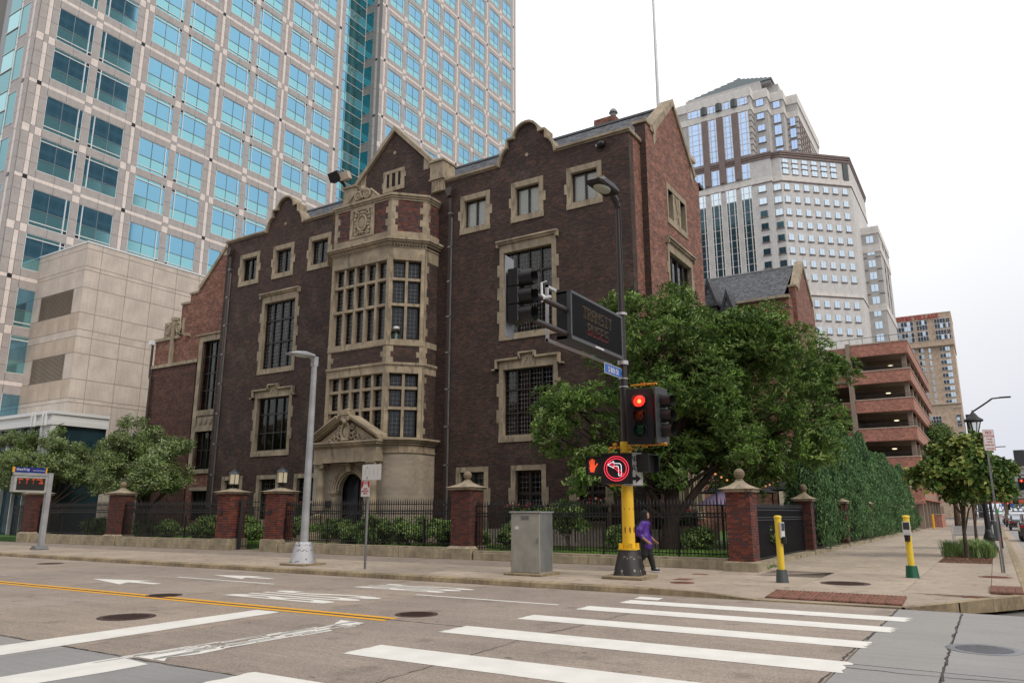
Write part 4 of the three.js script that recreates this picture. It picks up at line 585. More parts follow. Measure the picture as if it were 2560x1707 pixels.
// ================= pale precast block at the left =================
{
  const ZC = -27.46, XE = -53.28, b = thing('precast_block', 'windowless pale precast concrete block with two louvres at left', 'building', [XE, 0, ZC]);
  new B().box(-60, XE - 0.06, 0, 20.7, -52, ZC - 0.06).build('backing', MT.joint, b);
  const ys = [0, 4.6, 9.13, 9.43, 10.78, 12.62, 13.79, 14.33, 15.55, 17.40, 18.69, 18.98, 20.29, 20.72], L = [];
  const zs = [ZC, -28.57, -30.62, -32.64, -34.66, -36.7, -38.7, -40.7, -43, -46, -49, -52];
  for (let i = 0; i < ys.length - 1; i++) {
    for (let k = 0; k < zs.length - 1; k++) L.push({ x: XE - 0.03, y: (ys[i] + ys[i + 1]) / 2, z: (zs[k] + zs[k + 1]) / 2, w: 0.06, h: ys[i + 1] - ys[i] - 0.03, d: zs[k] - zs[k + 1] - 0.03, m: MT.conc });
    const lou = i === 4 || i === 8, xs = lou ? [XE, -54.35] : (i === 3 || i === 5 || i === 7) ? [XE, -54.35, -55.93, -57.44, -58.9, -60] : [XE, -56.7, -60];
    const seq = lou ? [[XE, -54.35], [-58.92, -60]] : xs.slice(0, -1).map((a, n) => [a, xs[n + 1]]);
    for (const [a, c] of seq) L.push({ x: (a + c) / 2 - (a === XE ? 0.031 : 0), y: (ys[i] + ys[i + 1]) / 2, z: ZC - 0.03, w: a - c - 0.03 - (a === XE ? 0.062 : 0), h: ys[i + 1] - ys[i] - 0.03, d: 0.06, m: (i === 3 || i === 7 || i === 5) ? MT.concW : MT.conc });
  }
  pieces(b, 'panel', L);
  for (const [y0, y1] of [[10.80, 12.6], [15.57, 17.38]]) { const lv = part(b, 'louvre', -56.63, 0, ZC, 0); new B().box(-2.28, 2.28, y0, y1, -0.5, -0.3).build('duct_wall', MT.galv, lv); const n = 19; for (let i = 0; i < n; i++) { const o = mesh('slat', boxGeo(4.5, 0.014, 0.13), MT.coping, lv); o.position.set(0, y0 + (y1 - y0) * (i + 0.5) / n, -0.05); o.rotation.x = 0.62; } new B().box(-2.28, -2.24, y0, y1, -0.3, 0.01).box(2.24, 2.28, y0, y1, -0.3, 0.01).build('frame', MT.coping, lv); }
  new B().box(XE - 0.3, XE + 0.04, 20.72, 20.84, -52, ZC + 0.04).box(-60, XE - 0.301, 20.721, 20.839, ZC - 0.3, ZC + 0.04).build('coping', MT.whiteAl, b);
}
// small white pavilion at its foot
{
  const p = thing('white_pavilion', 'low white framed glass pavilion behind the street trees at far left', 'building', [-54, 0, -25.4]);
  const zf = -24; new B().box(-62, -48, 0, 7.3, -27.4, zf - 0.3).build('dark_interior', MT.pmglassD, p);
  new B().box(-62, -47.7, 7.55, 7.75, -27.4, zf + 0.25).box(-62, -47.8, 7.2, 7.55, -27.4, zf + 0.1).box(-62, -47.75, 6.9, 7.2, -27.4, zf + 0.18).build('fascia', MT.whiteAl, p);
  for (const x of [-47.95, -49.1, -54.9, -56.0]) new B().box(x - 0.12, x + 0.12, 0, 6.9, zf - 0.3, zf + 0.05).build('post', MT.whiteAl, p);
  for (const x of [-50.6, -51.9, -53.4]) new B().box(x - 0.04, x + 0.04, 0, 6.9, zf - 0.3, zf - 0.1).build('mullion', MT.whiteAl, p);
  new B().box(-62, -48, 6.2, 6.3, zf - 0.3, zf - 0.12).build('transom', MT.whiteAl, p);
  new B().box(-49.0, -48.05, 0, 6.9, zf - 0.35, zf - 0.05).build('white_panel', MT.whiteAl, p);
  for (const x of [-48.3, -48.65, -49.6, -49.95, -55.5, -55.85]) new B().box(x - 0.06, x + 0.06, 6.85, 7.7, zf + 0.19, zf + 0.3).build('bracket', MT.whiteAl, p);
}

// ================= granite and glass tower =================
{
  const XT = -60, t = thing('glass_tower', 'tall grey granite tower with a grid of blue mirrored windows', 'skyscraper', [XT, 0, -60]);
  const MOD = 7.86, MH = 7.945, Y0 = 34.72 - 3 * MH; // dark squares at z = -25.52 - k*MOD, y = Y0 + j*MH
  const cols1 = [0, 1, 2, 3].map(k => -25.52 - k * MOD), cols2 = [0, 1, 2, 3].map(k => -64.82 - k * 7.87);
  const P = [], D = [];
  const bx = (L, z0, z1, y0, y1, m, px = 0) => L.push({ x: XT + 0.05 + px, y: (y0 + y1) / 2, z: (z0 + z1) / 2, w: 0.1 + 2 * px, h: y1 - y0, d: Math.abs(z1 - z0), m });
  // backing wall
  new B().box(-62.84, XT - 0.012, 0, 112, -57.7, -24.85).box(-90, -62.85, 0, 112, -57.7, -27.02).box(-90, XT - 0.012, 0, 112, -97.1, -64.24).box(-90, -62.9, 0, 112, -64.24, -57.7).build('backing', MT.joint, t);
  // windows: glass set back; own shared geometry for the four mirrored kinds
  const GL = {}; const gl = (w, h) => boxGeo(w, h, 0.04);
  let count = 0; const late = new B(), lateS = new B(), lateF = new B();
  function win(zc, y0, y1, flipz, flipy, far) {   // zc = centre of 2.9 m wide window (along -z), strip on module-centre side
    const W = 2.9, H = y1 - y0, sx = flipz ? 1 : -1;      // sx: side of narrow strip in local x (local x -> -z)
    const g = part(t, 'window', XT + 0.0, y0, zc, Math.PI / 2); count++;
    const a = -W / 2, b = W / 2, st = 0.36, s0 = sx > 0 ? b - st : a, s1 = sx > 0 ? b : a + st, m0 = sx > 0 ? a : a + st, m1 = sx > 0 ? b - st : b;
    const hs = 0.32, t0 = flipy ? 0 : hs, t1 = flipy ? H - hs : H, sp = t0 + 0.98;   // main lights between t0 and t1, spandrel at the foot
    const tilt = () => [(rnd() - 0.5) * 0.016, (rnd() - 0.5) * 0.02, 0];
    const put = (n, x0, x1, h0, h1, m) => { const o = mesh(n, gl(+(x1 - x0 - 0.03).toFixed(3), +(h1 - h0 - 0.03).toFixed(3)), m, g); o.position.set((x0 + x1) / 2, (h0 + h1) / 2, -0.0); o.rotation.set(...tilt()); };
    const mid = (m0 + m1) / 2;
    put('pane', m0, mid, sp, t1, MT.vision); put('pane', mid, m1, sp, t1, MT.vision);
    put('spandrel_pane', m0, mid, t0, sp, MT.spandrel); put('spandrel_pane', mid, m1, t0, sp, MT.spandrel);
    put('pane', s0, s1, sp, t1, MT.vision); put('spandrel_pane', s0, s1, t0, sp, MT.spandrel);
    put('spandrel_pane', m0, m1, flipy ? H - hs : 0, flipy ? H : hs, MT.spandrel); put('dark_square', s0 + 0.03, s1 - 0.03, flipy ? H - hs : 0, flipy ? H : hs, MT.graniteD);
    const f = new B(), ww = 0.04; f.box(a, a + ww, 0, H, 0.021, 0.07).box(b - ww, b, 0, H, 0.021, 0.07).box(a, b, 0, ww, 0.021, 0.068).box(a, b, H - ww, H, 0.021, 0.068); const e = sx > 0 ? s0 : s1; f.box(e - 0.035, e + 0.035, 0, H, 0.021, 0.09); const hy = flipy ? t1 : t0; f.box(a, b, hy - 0.035, hy + 0.035, 0.021, 0.085);
    const key = 'f' + sx + flipy + H.toFixed(2); if (!GL[key]) GL[key] = f.geo(); mesh('frame', GL[key], MT.whiteAl, g);
    const k2 = 'm' + key; if (!GL[k2]) GL[k2] = new B().box(mid - 0.02, mid + 0.02, 0, H, 0.02, 0.05).box(a, b, sp - 0.025, sp + 0.025, 0.02, 0.052).geo(); mesh('mullion', GL[k2], MT.greyAl, g);
  }
  const inView = (y, z) => { const v = new THREE.Vector3(XT, y, z).project(camera); return v.x > -1.15 && v.x < 1.1 && v.y < 1.12 && v.y > -0.35; };
  camera.updateMatrixWorld(); camera.updateProjectionMatrix();
  function moduleAt(z, y, last) {     // z: dark-square column at the near edge, y: dark-square row at the top of the module
    for (const [f, u0] of [[false, 0.71 + 1.455], [true, 4.23 + 1.435]].map(([f, u]) => [f, u])) for (const [yy0, yy1, fy] of [[y - 3.68, y - 0.75, false], [y - 7.17, y - 4.35, true]]) if (inView((yy0 + yy1) / 2, z - u0)) win(z - u0, yy0, yy1, !f, fy);
  }
  function clad(z, y, near) {         // granite of one module: pilaster strips, bands
    const g = 0.012;
    const rows = [[y - MH + 0.16, y - MH + 1.3], [y - MH + 1.3, y - MH + 2.55], [y - MH + 2.55, y - 4.35], [y - 4.35, y - 3.68], [y - 3.68, y - 2.4], [y - 2.4, y - 1.15], [y - 1.15, y - 0.16]];
    for (const [i, [a, b]] of rows.entries()) { const cross = i === 3; bx(P, z + 0.16, z - 0.16, a + g, b - g, cross ? MT.granite : MT.graniteL); for (const [q0, q1] of [[z + 0.74, z + 0.18], [z - 0.18, z - 0.70]]) bx(P, q0 - g, q1 + g, a + g, b - g, cross ? MT.graniteL : MT.granite); }
    bx(D, z + 0.15, z - 0.15, y - 0.15, y + 0.15, MT.graniteD, 0.02);
    bx(P, z + 0.73, z + 0.17, y - 0.15, y + 0.15, MT.graniteL); bx(P, z - 0.17, z - 0.7, y - 0.15, y + 0.15, MT.graniteL);
    // bands between floors
    const q = [[0.71, 2.15], [2.15, 3.62], [3.62, 4.23], [4.23, 5.7], [5.7, 7.12]];
    for (const [i, [a, b]] of q.entries()) {
      const m = i === 2; bx(P, z - a - g, z - b + g, y - 4.34, y - 3.69, m ? MT.graniteL : MT.granite);
      bx(P, z - a - g, z - b + g, y + 0.165, y + 0.765, m ? MT.graniteL : MT.granite); bx(P, z - a - g, z - b + g, y - 0.745, y - 0.165, m ? MT.graniteL : MT.granite); bx(P, z - a - g, z - b + g, y - 0.15, y + 0.15, m ? MT.granite : MT.graniteL);
    }
    // pier in the middle of the module
    for (const [a, b] of [[y - 7.17, y - 5.8], [y - 5.8, y - 4.36], [y - 3.67, y - 2.2], [y - 2.2, y - 0.76]]) bx(P, z - 3.63, z - 4.22, a + g, b - g, MT.granite);
  }
  for (let j = 0; j < 13; j++) { const y = Y0 + j * MH; for (const [k, z] of cols1.entries()) { if (k < 4) { clad(z, y); moduleAt(z, y); } } for (const [k, z] of cols2.entries()) { clad(z, y); moduleAt(z, y); } }
  // end pilasters
  for (let j = 0; j < 13; j++) { const y = Y0 + j * MH; for (const z of [-56.96, -96.3]) { for (let i = 0; i < 6; i++) { const a = y - MH + MH * i / 6, b = a + MH / 6; bx(P, z + 0.16, z - 0.16, a + 0.012, b - 0.012, MT.graniteL); bx(P, z + 0.74, z + 0.18, a + 0.012, b - 0.012, MT.granite); bx(P, z - 0.18, z - 0.74, a + 0.012, b - 0.012, MT.granite); } bx(D, z + 0.15, z - 0.15, y - 0.15, y + 0.15, MT.graniteD, 0.02); } }
  pieces(t, 'granite_panel', P.filter(p => p.x)); pieces(t, 'black_square', D);
  // south return of the near corner and of the far block; glazed recesses
  for (const zs of [-24.78, -64.24]) {
    const S = []; for (let j = 0; j < 26; j++) { const y = Y0 + (j - 1) * MH / 2; for (const [a, b, m] of [[-60.0, -60.5, MT.granite], [-60.52, -60.86, MT.graniteL], [-60.88, -61.4, MT.granite]]) for (let i = 0; i < 3; i++) { const h = MH / 6; S.push({ x: (a + b) / 2, y: y - h * (i + 0.5), z: zs + 0.05, w: a - b, h: h - 0.02, d: 0.1, m }); } S.push({ x: -60.69, y: y, z: zs + 0.07, w: 0.3, h: 0.3, d: 0.13, m: j % 2 ? MT.graniteD : MT.graniteL }); }
    pieces(t, 'granite_panel', S, 40);
    for (let j = 0; j < 26; j++) { const y = Y0 + (j - 1) * MH / 2; const o = mesh('return_pane', boxGeo(1.35, 2.75, 0.05), MT.dglass, t); o.position.set(-62.12 - XT, y - 2.0, zs + 0.03 + 60); new B().box(-62.82, -61.42, y - 0.6, y - 0.56, zs + 0.02, zs + 0.09).box(-62.82, -61.42, y - 3.4, y - 3.36, zs + 0.02, zs + 0.09).box(-61.46, -61.42, y - 3.4, y - 0.6, zs + 0.02, zs + 0.085).box(-62.86, -62.8, y - 4, y, zs + 0.02, zs + 0.12).build('return_frame', MT.whiteAl, t); new B().box(-62.8, -61.42, y - 0.56, y + 0.58, zs - 0.02, zs + 0.05).build('return_band', MT.granite, t); }
  }
  for (let j = 0; j < 26; j++) {   // recessed glass between the blocks, facing the side street
    const y = Y0 + (j - 1) * MH / 2;
    for (let k = 0; k < 4; k++) { const z = -57.9 - k * 1.56; for (const [a, b, m] of [[0.05, 1.55, MT.dglass], [1.6, 2.75, MT.spandrel], [2.8, 3.9, MT.dglass]]) { const o = mesh('recess_pane', boxGeo(0.05, b - a - 0.02, 1.5), k < 2 && m === MT.dglass ? MT.vision : m, t); o.position.set(-62.86 - XT, y - (a + b) / 2, z - 0.78 + 60); } }  // bluish and dark teal panes: mirrored sky and shade put into the glass colour
    new B().box(-62.84, -62.76, y - 0.03, y + 0.03, -64.1, -57.8).box(-62.84, -62.78, y - 1.6, y - 1.55, -64.1, -57.8).box(-62.84, -62.78, y - 2.8, y - 2.75, -64.1, -57.8).build('recess_frame', MT.whiteAl, t);
  }
  { // left of the near corner: glazed bay set back from the corner
    for (let j = 0; j < 12; j++) { const y = Y0 + j * MH / 2; for (let k = 0; k < 3; k++) for (const [a, b, m] of [[0.05, 2.1, MT.dglass], [2.15, 3.9, MT.spandrel]]) { const o = mesh('recess_pane', boxGeo(1.9, b - a - 0.03, 0.05), m, t); o.position.set(-63.9 - k * 1.95 - XT, y - (a + b) / 2, -26.2 + 60); } new B().box(-69, -62.8, y - 0.04, y + 0.04, -26.2, -26.1).box(-69, -62.8, y - 2.14, y - 2.1, -26.2, -26.12).build('recess_frame', MT.whiteAl, t); }
    new B().box(-70, -62.85, 0, 112, -27, -26.26).build('recess_backing', MT.greyAl, t);
  }
}
// ================= rear wing of the clubhouse =================
{
  const XE = -11.3, w = thing('rear_brick_wing', 'brown brick rear wing with dark slate roof and gable above the big tree', 'building', [-18, 0, -62]);
  const z0 = -57.4, z1 = -67, zr = -62.2;
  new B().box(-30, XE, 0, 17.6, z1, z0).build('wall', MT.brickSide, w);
  new B().quad([-30, 17.5, z0 + 0.3], [XE - 0.3, 17.5, z0 + 0.3], [XE - 0.3, 21.4, zr], [-30, 21.4, zr]).quad([XE - 0.3, 17.5, z1], [-30, 17.5, z1], [-30, 21.4, zr], [XE - 0.3, 21.4, zr]).build('roof', MT.slate, w);
  new B().box(-30, XE - 0.3, 21.36, 21.45, zr - 0.1, zr + 0.1).build('ridge', MT.galv, w);
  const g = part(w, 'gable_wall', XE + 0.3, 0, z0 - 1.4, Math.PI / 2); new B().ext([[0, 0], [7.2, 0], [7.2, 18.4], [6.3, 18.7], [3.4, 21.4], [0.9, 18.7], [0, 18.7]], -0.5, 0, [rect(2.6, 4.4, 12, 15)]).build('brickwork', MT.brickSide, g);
  new B().ext([[0.7, 18.5], [3.4, 21.2], [6.4, 18.5], [6.6, 18.7], [3.4, 21.75], [0.5, 18.75]], -0.55, 0.1).box(-0.08, 0.5, 18.7, 18.86, -0.55, 0.08).ext([[2.3, 11.8], [4.7, 11.8], [4.7, 15.3], [2.3, 15.3]], -0.1, 0.05, [rect(2.6, 4.4, 12, 15)]).build('stone_trim', MT.stone, g); new B().box(2.6, 4.4, 12, 15, -0.3, -0.25).build('pane', MT.cvglass, g);
  new B().box(-21, XE + 0.08, 17.5, 17.72, z0 - 0.3, z0 + 0.25).build('coping', MT.stone, w);
  new B().box(-14.6, -13.2, 13.5, 15.6, z0 - 0.1, z0 + 0.05).build('window_surround', MT.stone, w); new B().box(-14.3, -13.5, 13.7, 15.3, z0 + 0.04, z0 + 0.07).build('pane', MT.cvglass, w);
  for (const [x, y] of [[-16.9, 17.2], [-15.5, 16.0]]) { const d = part(w, 'dormer', x, y, z0 + 1.6, 0); new B().ext([[-0.75, 0], [0.75, 0], [0, 2.4]], -3, 0).build('dormer_roof', MT.slate, d); new B().ext([[-0.75, 0], [0.75, 0], [0, 2.4]], 0.0, 0.12, [[[-0.5, 0.12], [0.5, 0.12], [0, 1.8]]]).build('bargeboard', MT.iron, d); new B().box(-0.6, 0.6, -1.2, 0, -2, -0.1).build('dormer_front', MT.darkwood, d); }
  // pale lower storey seen between the leaves
  new B().box(-13, -8.2, 0, 6.5, -60, -57).build('pale_annexe', MT.cream, w);
  new B().box(-8.15, -8.05, 2.5, 5.5, -59.2, -57.6).build('annexe_window', MT.cvglass, w);
}

// ================= stepped stone tower =================
{
  const ZP = -190, t = thing('stepped_tower', 'pale stone tower with glass strips and a stepped pyramid roof', 'skyscraper', [-45, 0, -205]);
  const plan = (b, pts, y0, y1) => { const s = new THREE.Shape(pts.map(q => new THREE.Vector2(q[0], -q[1]))), g = new THREE.ExtrudeGeometry(s, { depth: y1 - y0, bevelEnabled: false }); g.rotateX(-Math.PI / 2); g.translate(0, y0, 0); return b.add(g); };
  const low = [[-72, -235], [-72, ZP], [-39.1, ZP], [-39.1, -191.0], [-36.9, -191.0], [-22.1, -204.8], [-22.1, -235]];
  const sh = (p, d) => p.map(([x, z]) => [x + (x > -38 ? d : x > -60 ? d : -d), z + (z < -230 ? -d : d)]);
  const b1 = new B(); plan(b1, low, 0, 55.2); plan(b1, low, 55.9, 85.9); plan(b1, low, 87.4, 92.4); b1.build('lower_stone', MT.pmstone, t);
  for (const [a, c] of [[55.2, 55.9], [85.9, 87.4]]) { const b2 = new B(); plan(b2, sh(low, 0.12), a, c); b2.build('pale_band', MT.pmwhite, t); }
  const b2m = new B(); plan(b2m, sh(low, 0.2), 92.4, 93.0); plan(b2m, sh(low, 0.32), 93.1, 93.5); plan(b2m, sh(low, 0.4), 93.6, 94.1); b2m.build('mauve_cornice', MT.pmmauve, t); for (const [a, c] of [[85.6, 85.9], [55.0, 55.2]]) { const q = new B(); plan(q, sh(low, 0.16), a, c); q.build('mauve_course', MT.pmmauve, t); }
  const up = [[-66, -232], [-66, ZP - 2], [-63.2, ZP - 2], [-63.2, ZP], [-43, ZP], [-43, -193], [-39.3, -193], [-39.3, -196.5], [-35.9, -196.5], [-35.9, -200.5], [-33, -200.5], [-33, -232]];
  const b3 = new B(); plan(b3, up, 94.1, 107.5); plan(b3, up, 109.3, 111.6); b3.build('upper_stone', MT.pmstone2, t);
  for (const [a, c, e] of [[107.5, 109.3, 0.2], [111.6, 114.2, 0.25]]) { const b4 = new B(); plan(b4, sh(up, e), a, c); b4.build('pale_band', MT.pmwhite, t); }
  const hat = [[-62, -230], [-62, -194], [-41, -194], [-41, -198], [-37, -198], [-37, -230]]; const b5 = new B(); plan(b5, hat, 114.2, 117.5); b5.build('attic', MT.pmstone2, t);
  for (let i = 0; i < 9; i++) { const k = i * 1.55, b = new B(); b.box(-61.5 + k, -38.5 - k, 117.5 + i * 1.25, 117.5 + i * 1.25 + 0.75, -229 + k, -196 - k); b.build('roof_step', MT.pmslate, t); new B().box(-61.9 + k, -38.1 - k, 117.5 + i * 1.25 + 0.75, 118.75 + i * 1.25, -229.4 + k, -195.6 - k).build('roof_step_edge', MT.greyAl, t); }
  // mullioned glass strips of the street front
  const S = [], Wm = new B(), strip = (x0, x1, y0, y1, gm, dark) => {
    const n = Math.round((y1 - y0) / 3.45), h = (y1 - y0) / n, c = [x0, x0 + (x1 - x0) * 0.24, x1 - (x1 - x0) * 0.24, x1];
    for (let r = 0; r < n; r++) for (let k = 0; k < 3; k++) for (const [q0, q1] of [[0.03, 0.42], [0.45, 0.97]]) S.push({ x: (c[k] + c[k + 1]) / 2, y: y0 + h * (r + (q0 + q1) / 2), z: ZP + 0.12, w: c[k + 1] - c[k] - 0.1, h: h * (q1 - q0), d: 0.1, m: typeof gm === 'function' ? gm(y0 + h * r) : gm });
    Wm.box(x0 - 0.08, x1 + 0.08, y0, y1, ZP + 0.02, ZP + 0.1); for (const x of c) Wm.box(x - 0.1, x + 0.1, y0, y1, ZP + 0.1, ZP + 0.3);
  };
  for (const x of [-59.3, -55.15, -51.05, -47.05]) { strip(x, x + 2.72, 50, 85.7, (y) => y > 79 ? MT.pmglassL : MT.pmglassD); strip(x + 0.0, x + 2.72, 87.8, 92.2, MT.pmglass); }
  for (const x of [-60.2, -54.65, -50.5, -46.4]) { strip(x, x + (x < -60 ? 3.6 : x > -47 ? 2.6 : 2.2), 94.6, 107.3, MT.pmglass); strip(x, x + (x < -60 ? 3.6 : x > -47 ? 2.6 : 2.2), 109.4, 111.5, MT.pmglass); }
  Wm.build('mullion', MT.pmwhite, t);
  const mv = new B(); for (const x of [-56.4, -52.3, -48.05]) mv.box(x, x + 1.62, 88, 107.5, ZP, ZP + 0.6); mv.build('mauve_pilaster', MT.pmmauve, t);
  const dk = new B(); for (const x of [-56.4, -52.3, -48.05]) dk.cyl(x + 0.8, 109.3, ZP + 0.1, 0.85, 0.85, 2.3, 12); dk.build('dark_column', MT.pmdark, t);
  // paired windows: street front at right, faces of the zigzag, and the long diagonal face
  const sills = new B(), pair = (x, y, z, ry, m = MT.pmglassL, w = 1.05, h = 1.55) => {
    const c = Math.cos(ry), s = -Math.sin(ry), nx = Math.sin(ry), nz = Math.cos(ry);
    for (const k of [-0.5, 0.5]) S.push({ x: x + c * k * (w + 0.08) / 1.0 * 0.5 * 1.0 + nx * 0.05, y, z: z + s * k * (w + 0.08) * 0.5 + nz * 0.05, w: w * 0.5, h, d: 0.12, m, ry });
    sills.c(x + nx * 0.1, y - h / 2 - 0.16, z + nz * 0.1, w + 0.4, 0.22, 0.3, ry);
  };
  for (let y = 84.2; y > 44; y -= 3.46) { if (Math.abs(y - 55.5) < 1.2) continue; pair(-41.6, y, ZP, 0, y > 80 ? MT.pmglassL : MT.pmglassD, 1.7, 1.6); pair(-38.0, y, -191, 0, y > 76 ? MT.pmglassL : MT.pmglassD, 1.6, 1.6); for (let k = 0; k < 7; k++) { const s = 1.45 + k * 2.78; pair(-36.9 + s * 0.731, y, -191 - s * 0.682, Math.atan2(13.8, 14.8) * 0 + 0.82, MT.pmglassL, 1.3, 1.6); } }
  for (let k = 0; k < 6; k++) { const s = 1.45 + k * 2.78; for (const [y, h] of [[88.6, 1.6], [90.2, 1.3], [91.5, 1.0]]) pair(-36.9 + s * 0.731, y, -191 - s * 0.682, 0.82, MT.pmglassL, 1.5, h); }
  for (let y = 96; y < 107; y += 3.46) { pair(-41.2, y, -193, 0, MT.pmglass, 1.7, 1.6); pair(-37.6, y, -196.5, 0, MT.pmglass, 1.7, 2.6); pair(-34.5, y, -200.5, 0, MT.pmglass, 1.4, 2.6); } pair(-41.2, 110.4, -193, 0, MT.pmglass, 1.9, 1.9); pair(-37.6, 110.4, -196.5, 0, MT.pmglass, 1.7, 1.9); pair(-44.4 + 0.1, 110.4, ZP, 0, MT.pmglass, 1.3, 1.9);
  for (let y = 95.5; y < 107; y += 1.73) sills.box(-43.9, -42.9, y, y + 0.25, ZP - 3, ZP + 0.1).box(-35.9, -32.9, y, y + 0.25, -232, -200.4);
  for (let k = 0; k < 5; k++) sills.box(-32.95, -32.8, 94, 107.4, -203 - k * 3.2, -202 - k * 3.2);
  pieces(t, 'window_pane', S); sills.build('sill', MT.pmmauve, t);
  // dark slab put in for the shaded open slot atop the diagonal face
  new B().c(-36.9 + 18.9 * 0.731, 89.8, -191 - 18.9 * 0.682, 1.5, 5, 0.5, 0.82).build('corner_slot_dark', MT.pmdark, t);
  // lower block to the right
  const r = thing('stepped_tower_annexe', 'narrow lower stone block at the right shoulder of the stepped tower', 'building', [-19.5, 0, -225]);
  new B().box(-22.5, -17.9, 0, 72.3, -240, -215).build('stone', MT.pmstone2, r); new B().box(-22.6, -17.7, 75.4, 77.4, -240, -214.8).box(-22.6, -17.7, 70.2, 72.3, -240, -214.85).box(-22.6, -17.7, 53.8, 55.6, -240, -214.85).build('pale_band', MT.pmwhite, r); new B().box(-22.5, -17.9, 72.3, 75.4, -240, -215).build('upper_stone', MT.pmstone2, r);
  const L = [], sl = new B(); for (let y = 73.8; y > 30; y -= 3.4) for (const k of [-1, 1]) L.push({ x: -20.1 + k * 0.45, y, z: -214.95, w: 0.8, h: 1.9, d: 0.12, m: MT.pmglassL }); for (let y = 72; y > 58; y -= 3.4) sl.box(-22.55, -21.2, y, y + 0.3, -216, -214.9).box(-19.1, -17.85, y, y + 0.3, -216, -214.9).box(-17.9, -17.8, y - 2, y + 3, -225, -224).box(-17.9, -17.8, y - 2, y + 3, -232, -231); pieces(r, 'window_pane', L); sl.build('mauve_band', MT.pmmauve, r);
}

